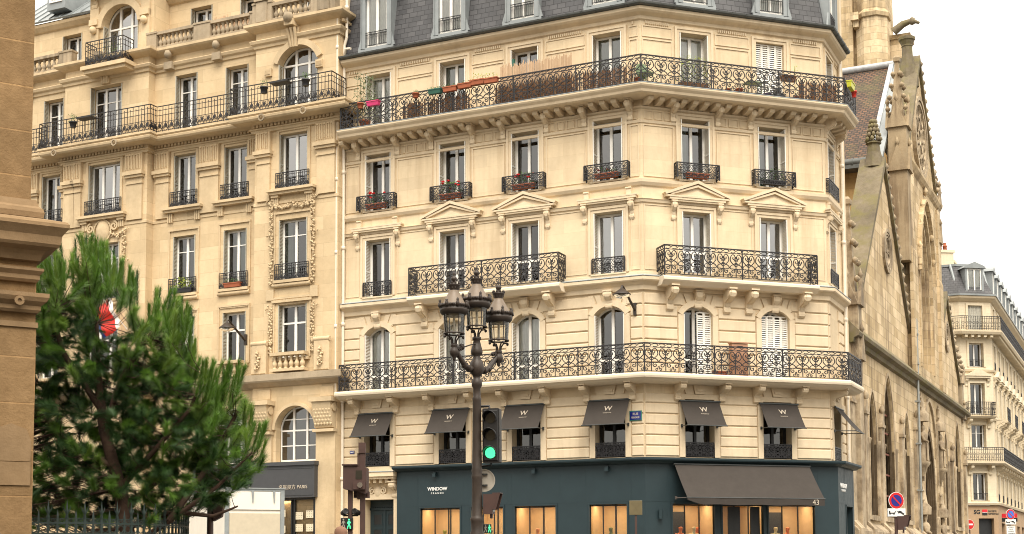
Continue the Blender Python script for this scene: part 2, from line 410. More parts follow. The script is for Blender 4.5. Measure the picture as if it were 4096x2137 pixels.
# ------------------------------------------------------------------ ironwork
def curl(mb, pts, y, w): mb.strip(pts, y, w, w)
def smooth(pts, n=4):
    out = []
    for i in range(len(pts) - 1):
        p0, p1, p2, p3 = pts[max(i - 1, 0)], pts[i], pts[i + 1], pts[min(i + 2, len(pts) - 1)]
        for k in range(n):
            t = k / n; out.append(tuple(.5 * ((2 * p1[j]) + (-p0[j] + p2[j]) * t + (2 * p0[j] - 5 * p1[j] + 4 * p2[j] - p3[j]) * t * t + (-p0[j] + 3 * p1[j] - 3 * p2[j] + p3[j]) * t ** 3) for j in (0, 1)))
    return out + [pts[-1]]
def motif(mb, x0, a, z0, H, w, y=0):
    c = x0 + a / 2
    for s in (-1, 1):
        f = lambda pts: [(c + s * x * a, z0 + z * H) for x, z in pts]
        q = a / H
        sp = [(.25 + r * math.cos(t), .25 + r * q * math.sin(t)) for r, t in [(.035 + .155 * i / 15, PI * (.3 + 2.6 * (1 - i / 15))) for i in range(16)]]
        curl(mb, f(sp + smooth([sp[-1], (.47, .40), (.36, .50), (.12, .56), (.06, .62)], 3)[1:]), y, w)
        he = [(.20 - r * math.cos(t), .84 + r * q * math.sin(t)) for r, t in [(.03 + .14 * i / 12, PI * (-.4 + 2.0 * (1 - i / 12)) + 2.5) for i in range(13)]]
        curl(mb, f(smooth([(.03, .46), (.30, .60), (.44, .72), (.40, .88), (.26, .97), (.10, .93), (.07, .82), (.16, .76), (.24, .80), (.22, .87)], 3)), y, w)
        curl(mb, f([(.36 + .07 * math.cos(t), .06 + .07 * q * math.sin(t)) for t in [PI * (1.9 - 1.9 * i / 8) for i in range(9)]] + [(.47, .2)]), y, w * .85)
        curl(mb, f(smooth([(0, .30), (.10, .36), (.13, .30)], 3)), y, w * .85)
        curl(mb, f(smooth([(0, .66), (.10, .74), (.14, .68)], 3)), y, w * .85)
    mb.strip([(c, z0), (c, z0 + H * .88)], y, w, w)
    mb.box(c - a * .07, c + a * .07, y - w * .6, y + w * .6, z0 + H * .545, z0 + H * .575)
def scroll_rail(mb, x0, x1, z0, h, a=.5, w=.02, y=0, band=True, posts=2.6):
    """run of scrollwork railing along x: bottom bar, scroll panels, waved top band, handrail"""
    bh = h * .14 if band else 0
    mb.box(x0, x1, y - .018, y + .018, z0 + h - .03, z0 + h + .005); mb.box(x0, x1, y - .012, y + .012, z0 + .02, z0 + .042)
    n = max(1, round((x1 - x0) / a)); aw = (x1 - x0) / n
    if band:
        mb.box(x0, x1, y - .01, y + .01, z0 + h - bh - .022, z0 + h - bh)
        for i in range(n * 2):
            u = x0 + (i + .5) * aw / 2; r = aw / 4
            mb.strip([(u + r * .95 * math.cos(t) * (1 - k * .02), z0 + h - bh / 2 - .012 + bh * .36 * math.sin(t)) for k, t in enumerate([PI * (1.05 - j / 5) for j in range(10)])], y, w * .8, w * .8)
    for i in range(n): motif(mb, x0 + i * aw, aw, z0 + .045, h - bh - .075, w, y)
    m = max(1, round((x1 - x0) / posts))
    for i in range(m + 1):
        x = x0 + (x1 - x0) * i / m; mb.box(x - .016, x + .016, y - .02, y + .02, z0 - .02, z0 + h - .03)
def rail_run(face, root, u0, u1, y, z, h, a=.5, w=.026):
    b = MB(); scroll_rail(b, 0, u1 - u0, 0, h, a, w); return face.mk('railing', b, M['iron'], root, u0, y, z)
def rail_side(face, root, u, y0, y1, z, h, w=.022, a=.36):
    b = MB(); scroll_rail(b, 0, abs(y1 - y0), 0, h, a, w); return face.mk('railing', b, M['iron'], root, u, min(y0, y1), z, rz=PI / 2)
def console_mb(w=.2, pr=.55, h=.6, leaf=True):
    """scrolled bracket: deep at the top, curling in to a small foot"""
    b = MB(); p = [(0, 0), (0, -h), (-pr * .12, -h - .01), (-pr * .26, -h * .93), (-pr * .27, -h * .82), (-pr * .2, -h * .7), (-pr * .3, -h * .52), (-pr * .62, -h * .42), (-pr * .93, -h * .3), (-pr, -h * .16), (-pr * .95, -h * .05), (-pr * .85, 0)]
    b.prism([(y, z) for y, z in p], -w / 2, w / 2, 'x')
    for sg in (-1, 1):
        b.tube([(sg * w / 2, -pr * .8, -h * .19), (sg * (w / 2 + .018), -pr * .8, -h * .19)], h * .13, 12); b.tube([(sg * w / 2, -pr * .17, -h * .86), (sg * (w / 2 + .015), -pr * .17, -h * .86)], h * .085, 10)
    b.box(-w / 2 - .03, w / 2 + .03, -pr * 1.04, .0, 0, .05)
    if leaf:
        q = [(-pr * .95 - .012, -h * .03), (-pr * 1.03, -h * .17), (-pr * .95, -h * .33), (-pr * .6, -h * .47), (-pr * .33, -h * .56), (-pr * .24, -h * .7), (-pr * .2, -h * .5), (-pr * .6, -h * .36)]
        b.prism(q, -w * .28, w * .28, 'x')
    return b

# ------------------------------------------------------------------ masonry of the corner building
SURR = {1: .2, 2: .2, 3: .19, 4: .18, 5: .18}
for fi, (F, US, LN) in enumerate(FACES):
    b = MB(); holes = []
    for u in US:
        for r, (z0, z1) in RW.items():
            if fi == 2 and r == 2: continue
            holes.append((u - W / 2, u + W / 2, z0, z1))
    zb = 4.4 if fi else 4.4
    wall(b, 0, LN, zb, 20.1, holes, depth=.45)
    if fi == 0: wall(b, 0, 2.5, 0, 4.4, [(.93, 2.2, 0, 3.3)], depth=.5, room=0)
    F.mk('wall', b, [M['wall'], M['room']], main, uv=True)
    t = MB()
    segs = []; last = 0.03
    for u in US: segs.append((last, u - W / 2 - .22)); last = u + W / 2 + .22
    segs.append((last, LN - .02))
    for a, c in segs:                                         # rusticated courses of the two lower storeys
        if c - a < .1: continue
        for k in range(6): t.cbox(a, c, -.045, 0, 4.55 + k * .36, 4.55 + k * .36 + .325, .025)
        for k in range(7):
            zz = 7.32 + k * .4
            ex = .16 if k == 6 else 0
            t.cbox(a - (ex if a > .1 else 0), c + (ex if c < LN - .1 else 0), -.05, 0, zz, zz + .365, .028)
    for u in US:
        for r, (z0, z1) in RW.items():
            s = SURR[r]; a, c = u - W / 2, u + W / 2
            if r == 2 and fi < 2:
                arch_fill(t, a, c, z1, .28, 0, .43)
                R0 = ((W / 2) ** 2 + .28 ** 2) / .56; t0 = math.degrees(math.asin(W / 2 / R0))
                t.strip(arc(u, z1 - R0, R0 + s / 2, 90 + t0 + 6, 90 - t0 - 6, 16), -.03, s, .08)
                t.box(a - s, a, -.06, 0, z0, z1 - .3); t.box(c, c + s, -.06, 0, z0, z1 - .3)
                for sg in (-1, 1):                              # fan of voussoirs beside the keystone
                    for q in (.25, .5):
                        x = u + sg * (q + .06); t.prism([(x - .1, z1 + .12 - q * .2), (x + .1, z1 + .12 - q * .3), (x + .1 + sg * .13, 10.12), (x - .1 + sg * .13, 10.12)], -.04, 0)
            elif r in (3, 4, 5):
                for i, (d, wd) in enumerate(((.0, s * .55), (s * .55, s * .45))):
                    p = -.03 - .03 * i
                    t.box(a - d - wd, a - d, p, 0, z0, z1 + d); t.box(c + d, c + d + wd, p, 0, z0, z1 + d); t.box(a - d - wd, c + d + wd, p, 0, z1 + d, z1 + d + wd)
            elif r == 1:
                t.box(a - s, a, -.055, 0, z0, z1); t.box(c, c + s, -.055, 0, z0, z1); t.box(a - s, c + s, -.055, 0, z1, z1 + .17)
                t.prism([(u - .17, z1 + .175), (u + .17, z1 + .175), (u + .24, 6.98), (u - .24, 6.98)], -.11, 0); t.prism([(u - .5, z1 + .175), (u - .18, z1 + .175), (u - .25, 6.98), (u - .58, 6.98)], -.05, 0)
                t.prism([(u + .18, z1 + .175), (u + .5, z1 + .175), (u + .58, 6.98), (u + .25, 6.98)], -.05, 0)
                t.box(u - .12, u + .12, -.135, -.1, z1 + .26, 6.85)
        # sills
        t.box(u - W / 2 - .1, u + W / 2 + .1, -.1, .2, RW[4][0] - .06, RW[4][0] - .004)
        t.box(u - W / 2 - .1, u + W / 2 + .1, -.09, .2, RW[3][0] - .05, RW[3][0] - .004)
    # panels and dentils between the windows
    for a, c in segs:
        if c - a < .25: continue
        a2, c2 = a + .05, c - .05
        def rim(x0, x1, z0, z1, wd=.03, p=.03):
            t.box(x0, x1, -p, 0, z0, z0 + wd); t.box(x0, x1, -p, 0, z1 - wd, z1); t.box(x0, x0 + wd, -p, 0, z0 + wd, z1 - wd); t.box(x1 - wd, x1, -p, 0, z0 + wd, z1 - wd)
        rim(a2, c2, 14.12, 15.92); rim(a2, c2, 17.1, 18.95, .035); rim(a2, c2, 19.02, 19.42, .03)
        rim(a2, c2, 10.9, 13.15, .025, .022)
        n = int((c2 - a2 - .2) / .075)
        for k in range(n): t.box(a2 + .12 + k * .075, a2 + .12 + k * .075 + .04, -.05, 0, 19.47, 19.57)
        n = max(1, round((c2 - a2) / .42)); st = (c2 - a2) / n
        for k in range(n): rim(a2 + k * st + .04, a2 + (k + 1) * st - .04, 16.12, 16.42, .022, .03)
    # pediments and cornices over the third storey windows
    for i, u in enumerate(US):
        ped = (fi == 0 and i in (1, 2)) or fi == 1
        t.box(u - .98, u + .98, -.16, 0, 13.30, 13.36); t.box(u - 1.06, u + 1.06, -.19, 0, 13.36, 13.44)
        if ped:
            hw, zb2, za = 1.2, 13.445, 14.0
            t.box(u - hw, u + hw, -.21, 0, 13.44, 13.50)
            t.prism([(u - hw + .05, 13.50), (u + hw - .05, 13.50), (u, za - .1)], -.12, 0)
            for sg in (-1, 1):
                t.prism([(u + sg * hw, 13.50), (u + sg * (hw + .06), 13.57), (u, za + .06), (u, za - .05)][::sg], -.23, 0)
                t.prism([(u + sg * (hw - .22), 13.51), (u + sg * (hw - .14), 13.56), (u, za - .1), (u, za - .17)][::sg], -.2, 0)
            t.prism([(u - .45, 13.505), (u + .45, 13.505), (u, 13.70)], -.16, 0)
        else:
            t.box(u - 1.1, u + 1.1, -.2, 0, 13.44, 13.49)
            for sg in (-1, 1): t.box(u + sg * .78 - .09, u + sg * .78 + .09, -.13, 0, 13.5, 13.75); t.tube([(u + sg * .78 - .1, -.12, 13.72), (u + sg * .78 + .1, -.12, 13.72)], .04, 8)
    F.mk('stone_trim', t, M['trim'], main)
    # scrolled brackets
    me3 = cached('con3', lambda: console_mb(.15, .2, .62), M['trim'], 'corbel')
    me4 = cached('con4', lambda: console_mb(.17, .42, .66), M['trim'], 'corbel')
    me1 = cached('con1', lambda: console_mb(.2, .62, .55, False), M['trim'], 'corbel')
    meb = cached('conb', lambda: console_mb(.24, .6, .78), M['trim'], 'corbel')
    key = cached('key2', lambda: console_mb(.26, .2, .55), M['trim'], 'keystone')
    mod = cached('mod5', lambda: (lambda q: (q.prism([(0, 0), (0, -.19), (-.3, -.17), (-.5, -.12), (-.55, -.05), (-.55, 0)], -.095, .095, 'x'), q)[1])(MB()), M['trim'], 'modillion')
    for i, u in enumerate(US):
        for sg in (-1, 1):
            F.pl('corbel', me3, main, u + sg * .87, 0, 13.28); F.pl('corbel', me4, main, u + sg * .85, 0, 16.72)
            if not (fi == 2 and sg > 0): F.pl('corbel', me1, main, u + sg * .83, 0, 6.98)
        if fi < 2: F.pl('keystone', key, main, u, -.03, 10.2)
    n = int((LN + .1) / .42)
    for k in range(n):
        u = .16 + k * .42
        if fi == 2 and u > 1.8: break
        if all(abs(u - (c + sg * .85)) > .17 for c in US for sg in (-1, 1)): F.pl('modillion', mod, main, u, 0, 16.76)
    # windows, row by row
    for i, u in enumerate(US):
        cw = [(-.48, -.05, 0, 'curt')]
        for r, (z0, z1) in RW.items():
            h = z1 - z0; kw = dict(sh='fold')
            if r == 1: kw = dict(sh=None, mat='shopd')
            if r == 2:
                if fi == 2: continue
                kw = dict(sh='fold', rise=.28, trans=.62, curt=[(-.48, .48, 0, 'curt')] if (fi, i) in ((0, 0), (0, 1), (0, 2)) else None, gl='glassw' if fi == 0 and i < 3 else 'glass')
                if (fi, i) == (1, 0): kw['sh'] = 'half'
                if (fi, i) == (1, 1): kw['sh'] = 'closed'
            if r == 3:
                kw = dict(sh='fold', trans=.8 if fi == 1 or (fi == 0 and i in (1, 2)) else None)
                if (fi, i) == (0, 3): kw['curt'] = [(-.46, 0, .1, 'curtg')]
                pass
            if r == 4 and fi == 1: kw['curt'] = [(-.46, -.1, 0, 'curtg')]
            if r == 5:
                kw = dict(sh='fold')
                if (fi, i) in ((0, 0), (0, 1), (0, 3), (1, 0)): kw.update(curt=[(-.46, .46, 0, 'curt')], gl='glassw' if (fi, i) in ((0, 0), (1, 0)) else 'glass')
                if (fi, i) == (1, 1): kw['sh'] = 'closed'
            if r == 4: kw['gl'] = ['glass', 'glass', 'glass', 'glassm'][i] if fi == 0 else 'glassm'
            if r == 3: kw['gl'] = ['glassb', 'glassb', 'glassb', 'glasss'][i] if fi == 0 else 'glasss'
            if r == 1: kw['gl'] = 'glassb'
            if r == 5 and 'gl' not in kw: kw['gl'] = 'glassm'
            window(F, main, u, z0, W - .01, h - .008, **kw)

t = MB()
t.sweep(P0, [(0, 10.16), (.08, 10.19), (.1, 10.33), (.2, 10.42), (.27, 10.46), (.3, 10.5), (.3, 10.6), (0, 10.68)])
t.sweep(P0, [(0, 10.70), (.05, 10.70), (.05, 10.8), (0, 10.82)])
t.sweep(P0, [(0, 13.2), (.05, 13.22), (.07, 13.3), (.1, 13.33), (0, 13.36)])
t.sweep(P0, [(0, 13.76), (.06, 13.8), (.12, 13.9), (.13, 14.0), (0, 14.04)])
t.sweep(P0, [(0, 15.96), (.04, 15.98), (.06, 16.06), (0, 16.09)])
t.sweep(P0, [(0, 16.46), (.06, 16.5), (.07, 16.55), (0, 16.56)])
t.sweep(P0, [(0, 19.58), (.07, 19.62), (.1, 19.72), (.27, 19.8), (.34, 19.86), (.36, 19.96), (0, 19.99)])
t.sweep(PT, [(0, 16.765), (.74, 16.765), (.8, 16.8), (.83, 16.88), (.9, 16.95), (.93, 17.0), (.93, 17.05), (0, 17.075)])
t.ob('cornice', M['trim'], main)
s2 = MB(); s2.sweep(PB, [(0, 6.985), (.5, 6.985), (.66, 7.03), (.74, 7.08), (.82, 7.1), (.84, 7.16), (.84, 7.22), (.8, 7.265), (0, 7.275)]); s2.ob('balcony_slab', M['slabw'], main)
z = MB(); z.sweep(P0, [(0, 10.705), (.31, 10.615), (.315, 10.635), (0, 10.74)]); z.sweep(PT, [(.55, 17.079), (.94, 17.056), (.94, 17.07), (.55, 17.092)]); z.ob('zinc_flashing', M['zincl'], main)
# mansard, gutter
mn = MB(); mn.sweep(P0, [(.07, 20.06), (-.55, 23.9), (-.67, 23.9), (-.05, 20.06)]); mn.ob('mansard_roof', M['slate'], main, uv=True)
rt = MB(); rt.sweep(P0, [(-.44, 23.86), (-.42, 24.02), (-3.4, 25.0), (-3.4, 24.9), (-.56, 23.9)]); rt.ob('roof_top', M['zinc'], main)
g = MB(); g.sweep(P0, [(.40 + .1 * math.cos(rad(a)), 20.07 + .1 * math.sin(rad(a))) for a in range(180, 361, 30)] + [(.48, 20.07), (.32, 20.07)])
for F, US, LN in FACES:
    q = F.w(0); k = 0
    while k * .55 < LN:
        for a in range(180, 360, 36):
            r0, r1 = .1, .115; a1 = a + 36
            pp = [F.w(k * .55 + d, -(.40 + rr * math.cos(rad(aa))), 20.07 + rr * math.sin(rad(aa))) for d in (0, .035) for aa in (a, a1) for rr in (.098, .116)]
            g.add([(p[0] - L0[0], p[1] - L0[1], p[2]) for p in pp], [(1, 3, 7, 5), (0, 1, 5, 4), (2, 3, 7, 6), (0, 2, 3, 1), (4, 6, 7, 5)])
        k += 1
g.sweep(P0, [(.0, 19.99), (.36, 19.965), (.36, 20.0), (.0, 20.1)])
g.ob('gutter', M['gutter'], main)
# dormers
def dormer_mb():
    b = MB(); w, h = 1.28, 2.45
    for sg in (-1, 1):
        b.box(sg * w / 2, sg * (w / 2 - .17), -.06, .7, 0, h); b.box(sg * (w / 2 + .02), sg * (w / 2 - .02), -.09, -.06, 0, h)
        b.prism([(sg * (w / 2 + .16), -.02), (sg * (w / 2), -.02), (sg * (w / 2), .5)][::sg], -.05, .02)
    b.box(-w / 2 + .17, w / 2 - .17, -.06, .4, -.1, .02); b.box(-w / 2 - .12, w / 2 + .12, -.1, .3, -.16, -.04)
    b.prism(arc(0, h - .35, w / 2 + .1, 180, 0, 14, .62), -.16, .75); b.box(-w / 2 + .17, w / 2 - .17, -.05, -.03, h - .32, h)
    for k in range(12): b.lathe([(.02, h - .36), (.03, h - .33), (.03, h - .3)], 6, (-.42 + k * .076, -.04))
    return b
dm = MB(); 
for F, US in ((F1, U1), (F2, U2), (F3, U3)):
    for i, u in enumerate(US):
        d = F.pl('dormer', cached('dormer', dormer_mb, M['zinc'], 'dormer'), main, u, -.16, 20.3)
        put('window', cached('dwin', lambda: frame_mb(.94, 2.1, y=.06), M['white'], 'window'), d, (0, 0, .02)); put('pane', cached('dpane', lambda: pane_mb(.94, 2.1, y=.1), M['glassw'], 'pane'), d, (0, 0, .02))
        put('curtain', cached('dcurt', lambda: curtain_mb(-.46, .46, 2.1, y=.135, amp=.01), M['curt'], 'curtain'), d)
        rb = MB()
        for zz in (.52, .6, .1): rb.box(-.47, .47, -.03, -.01, zz, zz + .022)
        for k in range(13): rb.box(-.45 + k * .075 - .006, -.45 + k * .075 + .006, -.027, -.013, .1, .52)
        for k in range(8): rb.strip(arc(-.41 + k * .117, .57, .035, 0, 360, 8), -.02, .01, .01)
        put('railing', CACHE.setdefault('drail', rb.mesh('railing', M['iron'])), d)
# party wall and rear
pw = MB(); pw.box(LEN3, LEN3 + .32, -.12, 9, 0, 26); F3.mk('party_wall', pw, M['trim'], main)
pl = MB(); pl.box(-.12, .0, .25, 8, 0, 24.5); F1.mk('party_wall', pl, M['trim'], main)
# drain pipes
dp = MB()
def pipe(mb, F, u, y, z0, z1, r=.06, step=2.9):
    a = F.w(u, y, z0); b = F.w(u, y, z1); mb.tube([(a[0] - L0[0], a[1] - L0[1], z0), (b[0] - L0[0], b[1] - L0[1], z1)], r, 8)
    zz = z0 + 1.2
    while zz < z1:
        a = F.w(u, y, zz); mb.lathe([(r, zz - .07), (r + .022, zz - .06), (r + .022, zz + .06), (r, zz + .07)], 10, (a[0] - L0[0], a[1] - L0[1])); zz += step
pipe(dp, F1, .02, -.11, 0, 20.6); pipe(dp, F1, .12, -.11, 20.9, 24.2)
for a, b_, c_ in (((.02, -.11, 20.6), (.12, -.11, 20.9), .06), ((.02, -.11, 20.2), (.18, -.25, 20.42), .055), ((.18, -.25, 20.42), (.42, -.3, 20.38), .05)):
    p, q = F1.w(*a), F1.w(*b_); dp.tube([(p[0] - L0[0], p[1] - L0[1], p[2]), (q[0] - L0[0], q[1] - L0[1], q[2])], c_, 8)
dp.ob('drain_pipe', M['pipe'], main); dp = MB(); pipe(dp, F3, LEN3 - .1, -.1, 0, 19.6); dp.ob('drain_pipe', M['pipe'], main)

# ------------------------------------------------------------------ balconies
t1, t2 = math.tan(rad(43.32 / 2)), math.tan(rad(46.68 / 2))
for z0, h, o, e0, e3 in ((7.28, .98, .74, .27, 1.9), (17.09, .96, .84, .34, 1.55)):
    rail_run(F1, main, e0, LEN1 + o * t1, -o, z0, h); rail_run(F2, main, -o * t1, LEN2 + o * t2, -o, z0, h); rail_run(F3, main, -o * t2, e3, -o, z0, h)
    rail_side(F1, main, e0, -o, -.02, z0, h); rail_side(F3, main, e3, -o, -.02, z0, h)
for F, a, c, cons in ((F1, 3.08, 9.1, (3.5, 8.55)), (F2, .48, 6.42, (.95, 3.1, 3.95, 6.0))):
    sl = MB(); w0 = F.w(0)
    prof = [(0, 10.3), (.45, 10.3), (.56, 10.38), (.62, 10.42), (.66, 10.46), (.66, 10.54), (.62, 10.58), (0, 10.62)]
    sl.sweep([(a + .55, .1), (a, 0), (c, 0), (c - .55, .1)][1:3], prof); F.mk('balcony_slab', sl, M['slabw'], main, 0, -.02, 0)
    rail_run(F, main, a + .06, c - .06, -.62, 10.63, 1.02, .48); rail_side(F, main, a + .06, -.62, -.0, 10.63, 1.02); rail_side(F, main, c - .06, -.62, -.0, 10.63, 1.02)
    for u in cons: F.pl('corbel', meb, main, u, 0, 10.28)
br4 = cached('br4', lambda: (lambda b: (scroll_rail(b, -.8, .8, 0, .52, .27, .017, 0, True, 9), [b.merge((lambda q: (scroll_rail(q, 0, .24, 0, .52, .24, .017, 0, True, 9), q)[1])(MB()), Matrix.Translation((x, 0, 0)) @ Matrix.Rotation(PI / 2, 4, 'Z')) for x in (-.8, .8)], b)[2])(MB()), M['iron'], 'railing')
br3 = cached('br3', lambda: (lambda b: (scroll_rail(b, -.6, .6, 0, .5, .24, .016, 0, True, 9), b)[1])(MB()), M['iron'], 'railing')
br1 = cached('br1', lambda: (lambda b: (scroll_rail(b, -.56, .56, 0, .5, .28, .024, 0, True, 9), scroll_rail(b, -.56, .56, 0, .5, .19, .02, .03, True, 9), b)[2])(MB()), M['iron'], 'railing')
for F, US, LN in FACES:
    for i, u in enumerate(US):
        p = -.24 if F is not F3 else -.12
        F.pl('railing', br4, main, u, p, 14.13); F.pl('railing', br1, main, u, -.03, 4.53)
        if (F is F1 and i in (0, 3)) or F is F3: F.pl('railing', br3, main, u, -.08, 10.9)

# ------------------------------------------------------------------ street door with its hood
d = MB(); d.box(.93, 2.2, .42, .5, 0, 3.3)
for a, c in ((.99, 1.53), (1.6, 2.14)):
    for z0, z1 in ((.25, .95), (1.1, 2.25), (2.35, 2.8)):
        d.box(a + .07, c - .07, .405, .42, z0, z0 + .04); d.box(a + .07, c - .07, .405, .42, z1 - .04, z1); d.box(a + .07, a + .11, .405, .42, z0 + .04, z1 - .04); d.box(c - .11, c - .07, .405, .42, z0 + .04, z1 - .04)
d.box(1.53, 1.6, .39, .42, 0, 2.92); d.box(.93, 2.2, .38, .42, 2.92, 3.0)
for k in range(16): d.box(.97 + k * .076, .97 + k * .076 + .045, .37, .4, 3.01, 3.05)
dr = F1.mk('door', d, M['shop'], main)
dg = MB()
for a, c in ((1.1, 1.42), (1.71, 2.03)):
    for z0, z1 in ((1.15, 2.2), (2.4, 2.75)): dg.quad((a, .414, z0), (c, .414, z0), (c, .414, z1), (a, .414, z1))
put('pane', dg.mesh('pane', M['shopd']), dr)
hd = MB(); hd.box(.55, 2.42, -.5, 0, 4.12, 4.28); hd.box(.6, 2.38, -.42, 0, 4.03, 4.12)
for k in range(7): hd.box(.72 + k * .25, .72 + k * .25 + .12, -.3, 0, 3.9, 4.025)
for x in (.72, 2.25): hd.merge(console_mb(.2, .36, .55), Matrix.Translation((x, 0, 3.9)))
hd.box(.75, .93, -.06, 0, 0, 3.5); hd.box(2.2, 2.38, -.06, 0, 0, 3.5); hd.box(.75, 2.38, -.06, 0, 3.3, 3.5)
hd.lathe([(.02, 3.34), (.14, 3.4), (.2, 3.55), (.19, 3.68), (.1, 3.78), (.02, 3.8)], 14, (1.52, 0), sy=.45)
for sg in (-1, 1): hd.strip(spiral(1.52 + sg * .24, 3.62, .13, .03, 90, 90 - sg * 500, 16), -.05, .045, .06)
F1.mk('door_hood', hd, M['trim'], main)
hz = MB(); hz.box(.52, 2.45, -.53, 0, 4.285, 4.31); F1.mk('zinc_flashing', hz, M['zincl'], main)

# ------------------------------------------------------------------ shopfront
SH = [(F1, 2.45, LEN1 + .1, [(3.4, 5.05), (5.45, 6.75), (7.15, 8.75), (9.95, 11.35)]), (F2, -.1, LEN2 + .108, [(.85, 2.45), (2.7, 4.3), (4.45, 6.3)]), (F3, -.108, LEN3 - .05, [(1.1, 2.2)])]
sf = MB(); stop = []
for F, a, c, hs in SH:
    b = MB(); wall(b, a, c, 0, 4.3, [(x0, x1, .45 if not (F is F2 and x0 == 2.7) else 0.02, 2.92) for x0, x1 in hs], y=-.25, depth=.2, room=0)
    for x0, x1 in hs:
        zb = .45
        for q in (x0, x1): b.box(q - .03, q + .03, -.275, -.25, zb - .02, 2.97)
        b.box(x0 - .03, x1 + .03, -.28, -.25, 2.93, 2.99)
    for x in [a + .9] + [x for h_ in hs for x in (h_[0] - .12, h_[1] + .12)]:
        if a < x < c: b.box(x - .012, x + .012, -.253, -.249, 2.98, 4.3)
    b.box(a, c, -.254, -.249, 3.0, 3.02); b.box(a, c, -.3, -.25, 0, .2)
    F.mk('shopfront', b, M['shop'], main)
PS = [(F1.w(2.4)[0] - L0[0], F1.w(2.4)[1] - L0[1])] + P0[1:3] + [(F3.w(LEN3 - .05)[0] - L0[0], F3.w(LEN3 - .05)[1] - L0[1])]
sc = MB(); sc.sweep(PS, [(0, 4.28), (.36, 4.28), (.44, 4.33), (.54, 4.36), (.56, 4.4), (.56, 4.46), (0, 4.5)]); sc.ob('shop_cornice', M['shop'], main)
M['shopshelf'] = plain('pale display floor', (.5, .42, .3), rough=.6)
lights = []
for F, a, c, hs in SH:
    for i, (x0, x1) in enumerate(hs):
        if F is F3: 
            q = MB(); q.box(x0, x1, -.06, -.02, .1, 2.9); F.mk('door', q, M['shopd'], main); continue
        door = F is F2 and i == 1
        b = MB(); y0, y1 = -.05, 1.1 if not door else 2.2; zf = .45 if not door else .02
        b.quad((x0, y1, zf), (x1, y1, zf), (x1, y1, 3.1), (x0, y1, 3.1)); b.quad((x0, y0, zf), (x0, y1, zf), (x0, y1, 3.1), (x0, y0, 3.1)); b.quad((x1, y0, zf), (x1, y1, zf), (x1, y1, 3.1), (x1, y0, 3.1))
        b.quad((x0, y0, 3.1), (x1, y0, 3.1), (x1, y1, 3.1), (x0, y1, 3.1)); b.quad((x0, y0, zf), (x1, y0, zf), (x1, y1, zf), (x0, y1, zf))
        if F is F1:
            for k in (1, 2): b.box(x0 + (x1 - x0) * k / 3 - .02, x0 + (x1 - x0) * k / 3 + .02, y1 - .05, y1, zf, 3.05, 1)
        elif not door: b.box(x0, x0 + (x1 - x0) * .62, y1 - .3, y1 - .02, zf, 2.7, 1)
        F.mk('display_recess', b, [M['warm'], M['shopd']], main)
        fr = MB(); n = 3
        for k in range(n + 1): xx = x0 + (x1 - x0) * k / n; fr.box(max(x0, xx - .018), min(x1, xx + .018), -.13, -.09, zf, 2.915)
        fr.box(x0 + .018, x1 - .018, -.13, -.09, zf, zf + .05); fr.box(x0 + .018, x1 - .018, -.13, -.09, 2.87, 2.915)
        if door: fr.box(x0 + .3, x0 + .75, -.128, -.08, .06, 2.86); fr.box(x1 - .45, x1 - .1, -.128, -.08, .06, 2.86)
        o = F.mk('shop_window', fr, M['shopd'], main); pm = MB(); pm.quad((x0, -.11, zf), (x1, -.11, zf), (x1, -.11, 2.91), (x0, -.11, 2.91)); put('pane', pm.mesh('pane', M['sglass']), o)
        lights.append((F, (x0 + x1) / 2, .35, 2.98, (x1 - x0)))
for F, u, y, z_, w in lights:
    ld = bpy.data.lights.new('display_lamp', 'AREA'); ld.energy = 9 * w / 1.5; ld.color = (1, .70, .40); ld.shape = 'RECTANGLE'; ld.size = w * .8; ld.size_y = .25
    lo = bpy.data.objects.new('display_lamp', ld); COL.objects.link(lo); p = F.w(u, y, z_); lo.location = (p[0] - L0[0], p[1] - L0[1], p[2]); lo.parent = main; lo.rotation_euler = (0, 0, F.a)
text('shop_name', 'WINDOW', .17, M['letter'], main, tuple(F1.w(4.12, -.26, 3.56)[k] - (*L0, 0)[k] for k in range(3)), rz=F1.a, bold=.003)
text('shop_name', 'FRANCE', .092, M['letter'], main, tuple(F1.w(4.12, -.26, 3.43)[k] - (*L0, 0)[k] for k in range(3)), rz=F1.a, sp=1.75)
text('shop_name', 'WINDOW', .24, M['letter'], main, tuple(F3.w(.75, -.26, 3.56)[k] - (*L0, 0)[k] for k in range(3)), rz=F3.a, bold=.003)
text('shop_name', 'FRANCE', .13, M['letter'], main, tuple(F3.w(.75, -.26, 3.43)[k] - (*L0, 0)[k] for k in range(3)), rz=F3.a, sp=1.75)
for F, u in ((F1, 9.55), (F2, .4)):
    q = MB(); q.tube([(0, -.34, 2.42), (0, -.34, 2.72)], .07, 12); q.box(-.03, .03, -.3, -.25, 2.5, 2.64); F.mk('wall_spot', q, M['shop'], main, u) if F is F2 else None
for u in (4.05, 7.95, 10.65):
    q = MB(); q.box(-.05, .05, -.36, -.25, 4.12, 4.22); q.box(-.06, .06, -.42, -.34, 4.04, 4.16); F1.mk('wall_spot', q, M['shop'], main, u)
